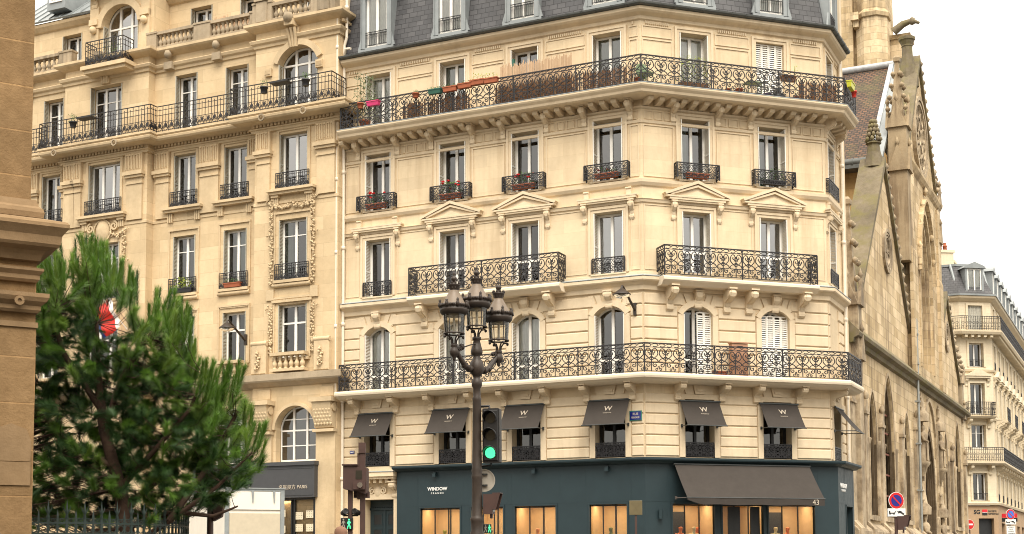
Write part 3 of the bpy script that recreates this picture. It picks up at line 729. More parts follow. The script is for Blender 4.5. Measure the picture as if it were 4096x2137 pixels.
# ------------------------------------------------------------------ the ornate ochre apartment building on the left
M['och'] = stone('ochre limestone ashlar', (.66, .52, .34), var=.16, brick=(1.35, .52, .008), mortar=.78, bvar=.15, streak=.4, streakc=(.30, .19, .09), blotch=.10, bump=.25)
M['ocht'] = stone('carved ochre limestone', (.62, .485, .31), var=.2, streak=.45, streakc=(.25, .16, .08), blotch=.14, bump=.35, streak_lo=.45)
M['weath'] = stone('weathered grey stone', (.42, .34, .24), var=.22, streak=.7, streakc=(.10, .08, .055), blotch=.2, bump=.4, streak_lo=.4, streak_hi=.6)
M['shopg'] = plain('dark grey shop fascia', (.045, .046, .05), rough=.5, var=.08)
LB = (*F1.w(-8)[:2], 0)
left = empty('apartment_building', LB); tag(left, 'ochre stone apartment building with projecting bays, carved garlands and balustrades left of the corner building', 'building')
def lpath(o=0, a=-18, e=-.03):
    r = [(a, 0), (-13.6, 0), (-13.6, -.4), (-9.15, -.4), (-9.15, 0), (-3.85, 0), (-3.85, -.4), (e, -.4), (e, .8)]
    return [(F1.w(u, y)[0] - LB[0], F1.w(u, y)[1] - LB[1]) for u, y in r]
R_ = [('A', 15.3, 17.45), ('B', 11.75, 14.1), ('C', 8.75, 10.8)]
SEG = [(-18, -13.6, 0, [-14.6]), (-13.6, -9.15, -.4, [-11.37]), (-9.15, -3.85, 0, [-7.55, -5.05]), (-3.85, -.03, -.4, [-2.05])]
b = MB(); t = MB(); ow = 1.12
for a, c, y, us in SEG:
    holes = []
    for u in us:
        wide = 1.7 if u == -11.37 else 1.3 if u == -2.05 else ow
        for n, z0, z1 in R_: holes.append((u - wide / 2, u + wide / 2, z0, z1))
        if u == -2.05: holes.append((-2.78, -.98, 18.45, 20.85)); holes.append((-2.76, -.96, 4.8, 6.9))
        elif u == -5.05: holes.append((u - wide / 2, u + wide / 2, 18.5, 20.7)); holes.append((-6.1, -4.3, 4.8, 7.05))
        else: holes.append((u - wide / 2, u + wide / 2, 18.5, 20.75))
    wall(b, a, c, 0, 21.9, holes, y=y, depth=.32)
    if y:
        b.quad((a, 0, 0), (a, y, 0), (a, y, 21.9), (a, 0, 21.9)); b.quad((c, y, 0), (c, .8 if c > -1 else 0, 0), (c, .8 if c > -1 else 0, 21.9), (c, y, 21.9))
    for u in us:
        wide = 1.7 if u == -11.37 else 1.3 if u == -2.05 else ow
        for n, z0, z1 in R_:
            k = {'A': 1.0, 'B': 1.0, 'C': .75}[n]
            if n == 'A':
                t.box(u - wide / 2 - .42, u + wide / 2 + .42, y - .3, y, z0 - .14, z0 - .04); t.box(u - wide / 2 - .36, u + wide / 2 + .36, y - .22, y, z0 - .24, z0 - .14)
                for sg in (-1, 1):
                    x = u + sg * (wide / 2 + .12)
                    for q in (-.09, 0, .09): t.box(x + q - .03, x + q + .03, y - .1, y, z0 - .62, z0 - .25)
                    if y: t.box(x - .17, x + .17, y - .16, y, z0 - .34, z0 - .24)
                t.box(u - wide / 2 - .12, u - wide / 2, y - .05, y, z0, z1 + .1); t.box(u + wide / 2, u + wide / 2 + .12, y - .05, y, z0, z1 + .1); t.box(u - wide / 2 - .12, u + wide / 2 + .12, y - .05, y, z1 + .1, z1 + .2)
            else:
                t.box(u - wide / 2 - .2, u + wide / 2 + .2, y - .06, y, z1 + .22, z1 + .3); t.box(u - wide / 2 - .2, u - wide / 2 - .14, y - .05, y, z0, z1 + .22); t.box(u + wide / 2 + .14, u + wide / 2 + .2, y - .05, y, z0, z1 + .22)
                t.box(u - wide / 2 - .16, u + wide / 2 + .16, y - .16, y, z0 - .12, z0 - .01)
                if n == 'B':
                    t.tube([(u - wide / 2 - .2, y - .05, z0 - .2), (u + wide / 2 + .2, y - .05, z0 - .2)], .09, 8)
                    t.box(u - wide / 2 - .1, u + wide / 2 + .1, y - .04, y, z0 - .78, z0 - .72)
    # pilaster strips with fluted capitals
for u, y, w in ((-13.2, -.4, .5), (-12.75, -.4, .35), (-9.75, -.4, .8), (-8.65, 0, .65), (-6.3, 0, .9), (-4.15, 0, .4), (-3.4, -.4, .6), (-.55, -.4, .8), (-15.6, 0, .5), (-13.85, 0, .3)):
    t.box(u - w / 2, u + w / 2, y - .09, y, 14.9, 16.62); t.cbox(u - w / 2 - .03, u + w / 2 + .03, y - .16, y, 16.86, 17.62, .02)
    t.box(u - w / 2 - .1, u + w / 2 + .1, y - .24, y, 16.72, 16.86); t.box(u - w / 2 - .06, u + w / 2 + .06, y - .18, y, 16.62, 16.72); t.box(u - w / 2 - .02, u + w / 2 + .02, y - .13, y, 16.36, 16.42)
    n = max(2, int(w / .16))
    for k in range(n):
        x = u - w / 2 + (k + .5) * w / n
        t.box(x - .055, x - .03, y - .2, y - .155, 16.95, 17.52); t.box(x + .03, x + .055, y - .2, y - .155, 16.95, 17.52); t.box(x - .055, x + .055, y - .2, y - .155, 17.52, 17.56)
        for j in range(3): t.lathe([(.0, 17.0 + j * .16), (.02, 17.03 + j * .16), (.0, 17.1 + j * .16)], 5, (x, y - .17), cap=False)
F1.mk('wall', b, [M['och'], M['room']], left, uv=True)
# string courses, entablature, balcony
c = MB()
c.sweep(lpath(), [(0, 17.6), (.1, 17.62), (.12, 17.7), (.18, 17.72), (.18, 17.76), (.12, 17.78), (.14, 17.98), (.22, 18.02), (.34, 18.08), (0, 18.12)])
c.sweep(lpath(), [(0, 17.9), (.66, 17.92), (.72, 17.98), (.74, 18.06), (.7, 18.1), (.76, 18.15), (.76, 18.23), (0, 18.26)])
c.sweep(lpath(), [(0, 20.98), (.06, 21.0), (.08, 21.1), (.16, 21.16), (.2, 21.26), (.16, 21.3), (0, 21.34)])
c.sweep(lpath(), [(0, 21.62), (.12, 21.66), (.3, 21.74), (.36, 21.8), (.36, 21.9), (-.5, 21.98)])
c.sweep(lpath(), [(0, 14.72), (.03, 14.74), (.03, 14.84), (0, 14.86)])
F = c.ob('cornice', M['ocht'], left)
c = MB(); c.sweep(lpath(), [(0, 7.66), (.1, 7.68), (.22, 7.76), (.34, 7.82), (.38, 7.88), (.38, 8.12), (0, 8.16)]); c.ob('weathered_ledge', M['weath'], left)
# fret course: small teeth all along the entablature
f = MB(); P = lpath()
for (x0, y0), (x1, y1) in zip(P, P[1:]):
    l = math.hypot(x1 - x0, y1 - y0); dx, dy = (x1 - x0) / l, (y1 - y0) / l; k = 0
    while k * .17 + .1 < l and l > 1:
        a0, a1 = k * .17, k * .17 + .1; nx, ny = dy, -dx
        q = [(x0 + dx * a + nx * o, y0 + dy * a + ny * o) for a, o in ((a0, .11), (a1, .11), (a1, .2), (a0, .2))]
        f.prism(q, 17.8, 17.96, 'z'); f.prism([(p[0], p[1]) for p in q], 21.48, 21.58, 'z') if abs(y0 - P[6][1]) < 9 and k % 1 == 0 and x0 > P[5][0] else None; k += 1
f.ob('dentil_course', M['ocht'], left)
# pavilion details: arches, keystones, garlands, cartouche
t2 = MB()
def half_arch(u, w, z1, rise, y, sw=.24):
    arch_fill(b2, u - w / 2, u + w / 2, z1, rise, y + .0, .3)
    r = ((w / 2) ** 2 + rise ** 2) / (2 * rise); t0 = math.degrees(math.asin(min(1, w / 2 / r)))
    t2.strip(arc(u, z1 - r, r + sw / 2, 90 + t0, 90 - t0, 20), y - .04, sw, .12)
b2 = MB()
half_arch(-1.88, 1.8, 20.85, .62, -.4); half_arch(-1.86, 1.8, 6.9, .88, -.4, .12); half_arch(-5.2, 1.8, 7.05, .88, 0, .12)
for sg in (-1, 1):
    t2.box(-2.05 + sg * 1.02 - .3 * (sg < 0), -2.05 + sg * 1.02 + .3 * (sg > 0), -.5, -.4, 19.82, 20.12)
    for k in range(6): t2.box(-2.05 + sg * (1.07 + k * .045) - .012, -2.05 + sg * (1.07 + k * .045) + .012, -.53, -.495, 19.88, 20.06)
for u in (-2.05, -11.37):
    z0 = 20.8
    for q in (-.14, 0, .14): t2.tube([(u + q * .75, -.48, z0), (u + q, -.54, z0 + .35), (u + q * 1.15, -.68, z0 + .7)], .07, 6)
    t2.prism([(u - .2, z0), (u + .2, z0), (u + .27, z0 + .75), (u - .27, z0 + .75)], -.5, -.4); t2.box(u - .2, u + .2, -.85, -.4, z0 + .75, z0 + .98)
def garland(mb, pts, r=.085, n=3):
    rng = random.Random(len(pts) + int(pts[0][2] * 10))
    for (a, c_) in zip(pts, pts[1:]):
        A, B = Vector(a), Vector(c_); k = max(1, int((B - A).length / .11))
        for i in range(k):
            p = A.lerp(B, i / k)
            for j in range(n):
                q = p + Vector((rng.uniform(-1, 1) * r, -.03 - rng.random() * .05, rng.uniform(-.06, .06))); s = r * rng.uniform(.4, .75)
                mb.lathe([(0, q.z - s), (s * .8, q.z - s * .4), (s * .8, q.z + s * .4), (0, q.z + s)], 5, (q.x, q.y), cap=False, rot=rng.random())
for u, top, bot in ((-2.05, 14.85, 11.6), (-2.05, 10.75, 8.95), (-11.37, 14.6, 12.4)):
    for sg in (-1, 1):
        gb = MB(); x = u + sg * (.95 if u > -5 else 1.15); garland(gb, [(x, -.43, bot), (x, -.43, top)]); 
        for zz in (top, top - 1.3): garland(gb, [(x - sg * .02, -.43, zz), (x + sg * .2, -.45, zz - .05), (x + sg * .24, -.45, zz - .2)], .06)
        F1.mk('garland', gb, M['ocht'], left)
gb = MB(); garland(gb, [(-3.0, -.43, 14.75), (-2.6, -.43, 14.55), (-2.2, -.43, 14.6), (-2.05, -.43, 14.72), (-1.9, -.43, 14.6), (-1.5, -.43, 14.55), (-1.1, -.43, 14.75)], .1, 4); F1.mk('garland', gb, M['ocht'], left)
gb = MB(); gb.lathe([(.02, 14.0), (.22, 14.1), (.34, 14.4), (.36, 14.7), (.25, 14.98), (.05, 15.05)], 14, (-11.37, -.42), sy=.5)
for sg in (-1, 1):
    gb.strip(spiral(-11.37 + sg * .62, 14.75, .2, .04, 90, 90 - sg * 520, 18), -.46, .07, .12); garland(gb, [(-11.37 + sg * .42, -.43, 14.45), (-11.37 + sg * .8, -.43, 14.3), (-11.37 + sg * 1.15, -.43, 14.55)], .09, 4); gb.strip(arc(-11.37, 14.6, .45, 90, 90 + sg * 150, 14), -.45, .06, .1)
F1.mk('cartouche', gb, M['ocht'], left)
for u in (-3.05, -1.05): t2.box(u - .17, u + .17, -.47, -.4, 11.0, 11.42); t2.lathe([(.12, 0), (.12, .0)], 8, (0, 0)) if 0 else None
t2.box(-2.95, -1.15, -.5, -.4, 10.88, 10.98)
F1.mk('arch_spandrel', b2, M['och'], left, uv=True)
# balcony plinth pedestals beside the first floor balustrade, small urn drops
for u in (-3.45, -.62):
    pq = MB(); pq.cbox(u - .34, u + .34, -.62, -.4, 8.16, 9.3, .03); pq.tube([(u - .36, -.55, 9.34), (u + .36, -.55, 9.34)], .1, 8)
    garland(pq, [(u, -.63, 8.4), (u, -.63, 9.1)], .1, 4); F1.mk('pedestal', pq, M['ocht'], left)
# ground floor piers and scale-carved brackets
for u in (-.46, -3.3, -9.5):
    y = -.4; pr_ = MB()
    pr_.box(u - .42, u + .42, y - .12, y, 0, 5.85)
    p = [(y, 5.95), (y - .22, 6.0), (y - .3, 6.2), (y - .42, 6.75), (y - .46, 6.95), (y, 6.95)]
    pr_.prism(p, u - .4, u + .4, 'x'); pr_.box(u - .5, u + .5, y - .52, y, 6.95, 7.12); pr_.box(u - .46, u + .46, y - .3, y, 5.84, 5.95)
    for sg in (-1, 1): pr_.tube([(u + sg * .4, y - .2, 6.75), (u + sg * .45, y - .2, 6.75)], .16, 12)
    for i in range(5):
        for j in range(6):
            zz = 6.12 + i * .13; yy = y - .29 - .12 * (zz - 6.15) / .6; x = u - .33 + j * .132 + (.066 if i % 2 else 0)
            if x < u + .36: pr_.lathe([(0, zz - .06), (.06, zz), (.05, zz + .05), (0, zz + .06)], 6, (x, yy), cap=False, sy=.5)
    pr_.cbox(u - .3, u + .3, y - .06, y, 7.18, 7.58, .02)
    F1.mk('pier', pr_, M['ocht'], left)
F1.mk('stone_trim', t, M['ocht'], left); F1.mk('carved_trim', t2, M['ocht'], left)

# windows
for a, c, y, us in SEG:
    for u in us:
        wide = 1.7 if u == -11.37 else 1.3 if u == -2.05 else ow; big = wide > 1.5
        kw = dict(y=y, mat='white', shm='gshut', leaf=.26, shout=.02, lights=3 if big else 2, sh='fold', fy=.24)
        for n, z0, z1 in R_:
            h = z1 - z0
            k = dict(kw); k['gl'] = {'A': 'glasss' if u in (-11.37, -2.05) else 'glassm', 'B': 'glass', 'C': 'glassb'}[n]
            if n == 'B': k['bars'] = (h * .74,); k['curt'] = [(-.46, -.2, .35, 'curtg')] if u == -2.05 else [(-.2, .46, 0, 'curtg')] if u == -5.05 else None
            if n == 'C': k['trans'] = h * .66
            if n == 'B' and u == -5.05: pass
            window(F1, left, u, z0, wide - .01, h - .008, **k)
        if u == -2.05:
            window(F1, left, -1.88, 18.45, 1.79, 2.392, y=y, rise=.615, lights=3, trans=1.78, bars=(1.2,), gl='glassm', shm='gshut', leaf=.26, shout=.02)
            window(F1, left, -1.86, 4.8, 1.79, 2.092, y=y, rise=.875, lights=3, bars=(.62, 1.62), gl='glassm', sh=None, mat='white', thick=.75, curt=[(-.48, .48, 0, 'curtg')] if 0 else None)
        else:
            z1 = 20.7 if u == -5.05 else 20.75
            window(F1, left, u, 18.5, wide - .01, z1 - 18.508, y=y, bars=(1.62,), gl='glassm', shm='gshut', leaf=.26, shout=.02, lights=3 if big else 2)
        if u == -5.05: window(F1, left, -5.2, 4.8, 1.79, 2.242, y=y, rise=.875, lights=3, bars=(.62, 1.6), gl='glassm', sh=None, thick=.75)
# ironwork of the left building: square grid above, palmettes below
def grid_rail(mb, x0, x1, z0, h, a=.29, w=.02, y=0):
    n = max(2, round((x1 - x0) / a)); aw = (x1 - x0) / n
    mb.box(x0, x1, y - .018, y + .018, z0 + h - .03, z0 + h); mb.box(x0, x1, y - .01, y + .01, z0 + .01, z0 + .03)
    for zz in (.35, .62, .82): mb.box(x0, x1, y - .008, y + .008, z0 + h * zz, z0 + h * zz + .02)
    for i in range(n + 1):
        x = x0 + aw * i; mb.box(x - w / 2, x + w / 2, y - w / 2, y + w / 2, z0 - .01, z0 + h - .03)
    for i in range(n):
        c = x0 + aw * (i + .5); q = h * .33
        mb.box(c - w * .4, c + w * .4, y - .008, y + .008, z0 + h * .35, z0 + h * .9); mb.lathe([(0, z0 + h * .86), (.02, z0 + h * .885), (0, z0 + h * .91)], 5, (c, y), cap=False)
        for s in (-1, 1):
            mb.strip([(c + s * (aw * .27 + aw * .2 * r * math.cos(t)), z0 + q * (.42 + .33 * r * math.sin(t))) for r, t in [(1 - k / 13, PI * (1.1 - 2.3 * k / 12)) for k in range(13)]], y, w * .9, w * .9)
            mb.strip(smooth([(c, z0 + .03), (c + s * aw * .3, z0 + q * .2), (c + s * aw * .16, z0 + q * .62), (c + s * aw * .3, z0 + q * .98)], 3), y, w * .9, w * .9)
        mb.prism([(c, z0 + q * .45), (c + aw * .15, z0 + q * .72), (c, z0 + q * 1.12), (c - aw * .15, z0 + q * .72)], y - .008, y + .008)
def grun(u0, u1, y, z, h, rz=0, a=.29, nm='railing'):
    q = MB(); grid_rail(q, 0, u1 - u0, 0, h, a); return F1.mk(nm, q, M['iron'], left, u0, y, z, rz=rz)
def gside(u, y0, y1, z, h, a=.29):
    q = MB(); grid_rail(q, 0, y1 - y0, 0, h, a); return F1.mk('railing', q, M['iron'], left, u, y0, z, rz=PI / 2)
o = .7
grun(-18, -13.6 - o, -o, 18.27, 1.05); gside(-13.6 - o, -.4 - o, -o, 18.27, 1.05); grun(-13.6 - o, -9.15 + o, -.4 - o, 18.27, 1.05); gside(-9.15 + o, -.4 - o, -o, 18.27, 1.05)
grun(-9.15 + o, -3.85 - o, -o, 18.27, 1.05); gside(-3.85 - o, -.4 - o, -o, 18.27, 1.05); grun(-3.85 - o, .1, -.4 - o, 18.27, 1.05); gside(.1, -.4 - o, -.1, 18.27, 1.05)
for a, c, y, us in SEG:
    for u in us:
        wide = 1.7 if u == -11.37 else 1.3 if u == -2.05 else ow
        for n, z0, z1 in R_[:2]:
            q = MB(); grid_rail(q, -wide / 2 - .12, wide / 2 + .12, 0, .62, .2, .018)
            F1.mk('railing', q, M['iron'], left, u, y - .1, z0)
# turned stone balustrades
def bal_mb(h):
    q = MB(); r = .1
    q.lathe([(r * .8, 0), (r * .8, h * .08), (r * .5, h * .1), (r * .62, h * .16), (r * 1.0, h * .32), (r * .95, h * .42), (r * .5, h * .62), (r * .4, h * .74), (r * .62, h * .8), (r * .45, h * .84), (r * .8, h * .9), (r * .8, h)], 10); return q
def balustrade(u0, u1, y, z, h, n, mt='weath'):
    m = MB(); m.box(u0 - .02, u1 + .02, y - .15, y + .15, z + h, z + h + .12); m.box(u0 - .02, u1 + .02, y - .14, y + .14, z - .1, z)
    F1.mk('balustrade_rail', m, M[mt], left)
    me = cached(('bal', h, mt), lambda: bal_mb(h), M[mt], 'baluster')
    for k in range(n): F1.pl('baluster', me, left, u0 + (k + .5) * (u1 - u0) / n, y, z)
PZ = MB()
for u0, u1, y, n in ((-8.9, -7.0, -.12, 9), (-6.2, -4.25, -.12, 9), (-2.95, -1.15, -.5, 8), (-16.6, -14.1, -.12, 9)): balustrade(u0, u1, y, 22.02, .5, n)
for u0, u1, y, h in ((-7.0, -6.2, -.12, .66), (-4.25, -3.85, -.12, .66), (-3.85, -2.95, -.5, .75), (-1.15, -.05, -.5, .75), (-9.4, -8.9, -.12, .66), (-14.1, -13.4, -.12, .66), (-18, -16.6, -.12, .66)):
    PZ = MB(); PZ.box(u0, u1, y - .17, y + .17, 21.9, 21.92 + h); PZ.box(u0 - .02, u1 + .02, y - .2, y + .2, 21.92 + h, 22.0 + h); F1.mk('parapet', PZ, M['weath'], left)
for u in (-3.4, -.55):
    PZ = MB(); PZ.cbox(u - .25, u + .25, -.75, -.3, 21.9, 22.75, .03); PZ.box(u - .3, u + .3, -.8, -.25, 22.75, 22.85); PZ.lathe([(.26, 22.85), (.16, 22.95), (.12, 23.0), (0, 23.02)], 4, (u, -.52), rot=PI / 4, cap=False)
    F1.mk('pedestal', PZ, M['weath'], left)
balustrade(-2.8, -1.3, -.62, 8.3, .5, 6, 'ocht'); balustrade(-5.6, -4.5, -.24, 8.3, .42, 5, 'ocht'); balustrade(-8.1, -7.0, -.24, 8.3, .42, 5, 'ocht')
lm = MB()
for u, y in ((-8.3, -.16), (-5.9, -.16), (-15.9, -.16)): lm.lathe([(0, 21.42), (.13, 21.48), (.17, 21.6), (.12, 21.74), (0, 21.78)], 9, (u, y - .1), cap=False); lm.box(u - .2, u + .2, y - .12, y + .16, 21.0, 21.3)
for u in (-2.05, -11.37): lm.lathe([(0, 21.62), (.17, 21.7), (.21, 21.84), (.16, 22.0), (0, 22.04)], 9, (u, -.85), cap=False)
for u in (-13.4, -10.2, -3.0, -1.1):
    lm.strip(arc(u, 17.95, .12, 0, 360, 12), -1.2, .045, .05)
F1.mk('stone_boss', lm, M['weath'], left)
# set-back top storey
tb = MB(); YT = .9; hs = [(u - .56, u + .56, 22.2, 23.9) for u in (-14.5, -7.55, -5.05, -2.1)]
wall(tb, -18, 0, 21.9, 24.7, hs, y=YT, depth=.3); F1.mk('wall', tb, [M['och'], M['room']], left, uv=True)
for u in (-14.5, -7.55, -5.05, -2.1): window(F1, left, u, 22.2, 1.11, 1.692, y=YT, gl='glassm', shm='gshut', leaf=.26, shout=.02)
tw = MB(); wall(tw, -12.6, -9.2, 21.9, 25.6, [(-11.85, -9.99, 21.95, 24.3)], y=-.1, depth=.35); tw.quad((-9.2, -.1, 21.9), (-9.2, 1.2, 21.9), (-9.2, 1.2, 25.6), (-9.2, -.1, 25.6)); tw.quad((-12.6, 1.2, 21.9), (-12.6, -.1, 21.9), (-12.6, -.1, 25.6), (-12.6, 1.2, 25.6))
arch_fill(tw, -11.85, -9.99, 24.3, .85, -.1, .3); F1.mk('wall', tw, [M['och'], M['room']], left, uv=True)
window(F1, left, -10.92, 21.95, 1.85, 2.342, y=-.1, rise=.845, lights=3, trans=1.4, gl='glasss', shm='gshut', leaf=.28, shout=.02)
q = MB(); grid_rail(q, -.98, .98, 0, 1.0, .25); F1.mk('railing', q, M['iron'], left, -10.92, -1.08, 21.42)
for x in (-11.9, -9.94): gside(x, -1.08, -.45, 21.42, 1.0)
q = MB(); q.box(-12.1, -9.74, -1.16, -.3, 21.24, 21.4); q.box(-12.0, -9.84, -1.05, -.3, 21.1, 21.24); q.strip(arc(-10.92, 24.3 - .93, 1.1, 180, 0, 24, .98), -.16, .3, .14)
for sg in (-1, 1):
    x = -10.92 + sg * 1.35; q.box(x - .22, x + .22, -.2, -.1, 22.0, 24.3); q.merge(console_mb(.3, .45, .8), Matrix.Translation((x, -.1, 25.0))); q.lathe([(0, 23.1), (.13, 23.18), (.16, 23.3), (.1, 23.42), (0, 23.45)], 9, (x, -.28), cap=False)
    q.box(x - .22, x + .22, -.3, -.1, 23.5, 23.75)
q.box(-12.9, -8.95, -.75, .2, 25.0, 25.15); q.prism([(-13.0, 25.15), (-8.85, 25.15), (-10.92, 26.3)], -.8, .3)
q.sweep([(-18, YT), (-13.0, YT)], [(0, 24.2), (.1, 24.25), (.25, 24.4), (.3, 24.5), (0, 24.6)]); q.sweep([(-9.75, YT), (0, YT)], [(0, 24.2), (.1, 24.25), (.25, 24.4), (.3, 24.5), (0, 24.6)])
F1.mk('carved_trim', q, M['ocht'], left)
q = MB(); q.sweep([(-18, YT), (0, YT)], [(.25, 24.6), (.3, 24.66), (-2.2, 26.8), (-4, 27.2), (-4, 27.1), (-2.2, 26.7)])
for k in range(30): q.sweep([(-18 + k * .6, YT), (-17.97 + k * .6, YT)], [(.3, 24.66), (.3, 24.72), (-2.2, 26.86), (-2.2, 26.8)])
F1.mk('zinc_roof', q, M['zinc'], left)
q = MB(); q.box(-15.6, -14.6, .5, 2.2, 25.0, 26.5); o_ = F1.mk('dormer', q, M['zinc'], left); put('window', cached('tdw', lambda: frame_mb(.7, 1.0, y=-.05), M['white'], 'window'), o_, (-15.1, .5, 25.3)); 
# reed mats on the top terrace, drain pipe
dp = MB(); a = F1.w(-.12, -.35); dp.tube([(a[0] - LB[0], a[1] - LB[1], 0), (a[0] - LB[0], a[1] - LB[1], 22.0)], .06, 8)
for zz in (1.5, 4.3, 7, 9.8, 12.6, 15.4, 18, 20.5): dp.lathe([(.06, zz - .07), (.082, zz - .06), (.082, zz + .06), (.06, zz + .07)], 10, (a[0] - LB[0], a[1] - LB[1]))
a2 = F1.w(-.4, -.45); dp.tube([(a[0] - LB[0], a[1] - LB[1], 22.0), (a[0] - LB[0] - .03, a[1] - LB[1], 22.15), (a2[0] - LB[0], a2[1] - LB[1], 22.3)], .06, 8)
dp.ob('drain_pipe', M['pipe'], left)
# shop below with its fascia
q = MB(); q.box(-6.4, -.78, -.75, -.4, 3.42, 4.62); q.box(-6.45, -.74, -.82, -.4, 4.62, 4.76); q.box(-6.3, -.86, -.765, -.75, 3.5, 3.53); q.box(-6.3, -.86, -.765, -.75, 4.5, 4.53)
F1.mk('shop_fascia', q, M['shopg'], left)
def ltext(name, s, size, u, y, z, **k): p = F1.w(u, y, z); return text(name, s, size, M['print'], left, (p[0] - LB[0], p[1] - LB[1], p[2]), rz=F1.a, **k)
ltext('shop_lettering', '\u540d\u533b\u826f\u65b9', .19, -1.98, -.762, 3.74); ltext('shop_lettering', 'PARIS', .185, -1.31, -.762, 3.75)
ltext('shop_lettering', 'EO', .36, -3.75, -.762, 3.6, bold=.008)
q = MB(); wall(q, -6.3, -.86, 0, 3.42, [(-2.7, -.92, .05, 3.35), (-6.2, -2.9, .05, 3.35)], y=-.5, depth=.1, room=0)
F1.mk('shopfront', q, M['shopg'], left)
q = MB(); 
for x0, x1 in ((-2.7, -.92), (-6.2, -2.9)):
    q.quad((x0, .9, 0), (x1, .9, 0), (x1, .9, 3.4), (x0, .9, 3.4)); q.quad((x0, -.4, 0), (x0, .9, 0), (x0, .9, 3.4), (x0, -.4, 3.4)); q.quad((x1, -.4, 0), (x1, .9, 0), (x1, .9, 3.4), (x1, -.4, 3.4)); q.quad((x0, -.4, 3.38), (x1, -.4, 3.38), (x1, .9, 3.38), (x0, .9, 3.38))
F1.mk('shop_interior', q, M['warm'], left)
q = MB(); q.quad((-2.7, -.45, .05), (-.92, -.45, .05), (-.92, -.45, 3.35), (-2.7, -.45, 3.35)); F1.mk('pane', q, M['sglass'], left)
q = MB()
for x in (-2.7, -1.95, -1.82, -.95): q.box(x - .03, x + .03, -.5, -.42, .05, 3.35)
q.box(-1.95, -1.82, -.45, -.38, .05, 3.35); F1.mk('shop_window', q, M['shopd'], left)
M['paper'] = plain('cream paper notice', (.70, .62, .46), rough=.8, var=.05)
q = MB(); rng = random.Random(4)
for i, (x, z_) in enumerate([(-2.4, 2.85), (-2.4, 2.25), (-1.62, 2.75), (-1.62, 2.3), (-1.16, 2.8), (-1.16, 2.3)]):
    n = put('paper_notice', cached('pn', lambda: (lambda m: (m.box(-.16, .16, 0, .006, -.14, .14), [m.box(-.11 + k % 3 * .1 - .012, -.11 + k % 3 * .1 + .012, -.003, 0, .09 - k // 3 * .09, .11 - k // 3 * .09, 1) for k in range(9)], m)[2])(MB()), [M['paper'], M['shopd']], 'paper_notice'))
    p = F1.w(x, -.47, z_); n.location = p; n.rotation_euler = (0, 0, F1.a)
    tag(n, 'cream paper notice with small dark signs taped inside the left shop window', 'notice', 'paper notices in the left shop window')
ld = bpy.data.lights.new('shop_lamp', 'AREA'); ld.energy = 40; ld.color = (1, .72, .4); ld.size = 1.2; lo = bpy.data.objects.new('shop_lamp', ld); COL.objects.link(lo); p = F1.w(-2.1, .2, 3.3); lo.location = (p[0] - LB[0], p[1] - LB[1], p[2]); lo.parent = left
lan = MB(); lan.lathe([(0, -.13), (.1, -.09), (.13, 0), (.1, .09), (0, .13)], 12, cap=False); o_ = lan.ob('paper_lantern', M['paper'], None, F1.w(-1.7, .0, 3.05)); tag(o_, 'round pale paper lantern hanging inside the left shop window', 'lantern')
ln = MB(); rng = random.Random(9)
for k in range(22): z_ = 3.1 - k * .06; x = .03 * math.sin(k * 2.1); ln.lathe([(0, z_ - .03), (.03, z_), (0, z_ + .03)], 6, (x, .03 * math.cos(k * 1.7)), cap=False)
M['redm'] = plain('red paint', (.55, .03, .02), rough=.4); o_ = ln.ob('flower_string', M['redm'], None, F1.w(-2.62, -.38, 0)); tag(o_, 'string of small red flowers hanging at the left shop window edge', 'decoration')
# ------------------------------------------------------------------ gothic church beyond the side street corner
M['chu'] = stone('church limestone blocks', (.74, .60, .41), patch=(.54, .42, .27), var=.2, brick=(1.0, .44, .012), mortar=.55, bvar=.3, streak=.85, streakc=(.13, .085, .05), blotch=.22, bump=.5, streak_lo=.43, streak_hi=.6)
M['chut'] = stone('carved church stone', (.52, .42, .29), patch=(.17, .125, .08), var=.3, streak=.85, streakc=(.07, .05, .035), blotch=.22, bump=.5, streak_lo=.4, streak_hi=.6)
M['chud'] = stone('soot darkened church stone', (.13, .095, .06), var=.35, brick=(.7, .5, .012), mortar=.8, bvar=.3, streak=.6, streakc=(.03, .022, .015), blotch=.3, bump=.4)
M['chum'] = stone('mossy weathered coping', (.21, .175, .12), var=.4, streak=.5, streakc=(.05, .045, .03), blotch=.3, bump=.6, patch=(.16, .14, .05))
M['chug'] = stone('golden rubble wall', (.50, .33, .15), var=.25, brick=(.95, .5, .012), mortar=.7, bvar=.25, streak=.5, streakc=(.10, .07, .04), bump=.4)
M['tile'] = tiles('brown clay tiles', (.16, .08, .042), (.07, .042, .027), (.028, .02, .014), .26, .2, .03, rough=.8, var=.3, moss=(.085, .075, .025), bump=.9)
M['lead'] = plain('lead sheet', (.36, .37, .38), rough=.5, metal=.2, var=.2)
M['stain'] = glass('leaded glass', (.03, .035, .04), .02, rough=.15, wob=.3)
M['rust'] = plain('rusty red iron', (.16, .05, .03), rough=.7)
CH = (*F3.w(12)[:2], 0)
church = empty('church', CH); tag(church, 'weathered gothic stone church with rose window gable, pointed windows and brown tiled roof', 'church')
cm = lambda n, mb, mt, uv=True, **k: F3.mk(n, mb, mt, church, uv=uv, **k)
b = MB(); LH = [(4.3, 5.55, .02, 3.0, 2), (7.0, 8.6, 2.8, 7.7, 0), (10.25, 12.75, 2.8, 8.8, 1), (15.3, 16.75, 2.8, 7.6, 0), (21.0, 24.55, .1, 7.45, 2), (27.9, 29.1, 2.8, 7.65, 0), (32.3, 34.4, 2.8, 8.65, 1)]
wall(b, 2.65, 36.6, 0, 9.9, [h[:4] for h in LH], depth=.36, room=0, mv=1); b.quad((4.3, .34, 0), (5.55, .34, 0), (5.55, .34, 3), (4.3, .34, 3), 1); t = MB(); dk = MB()
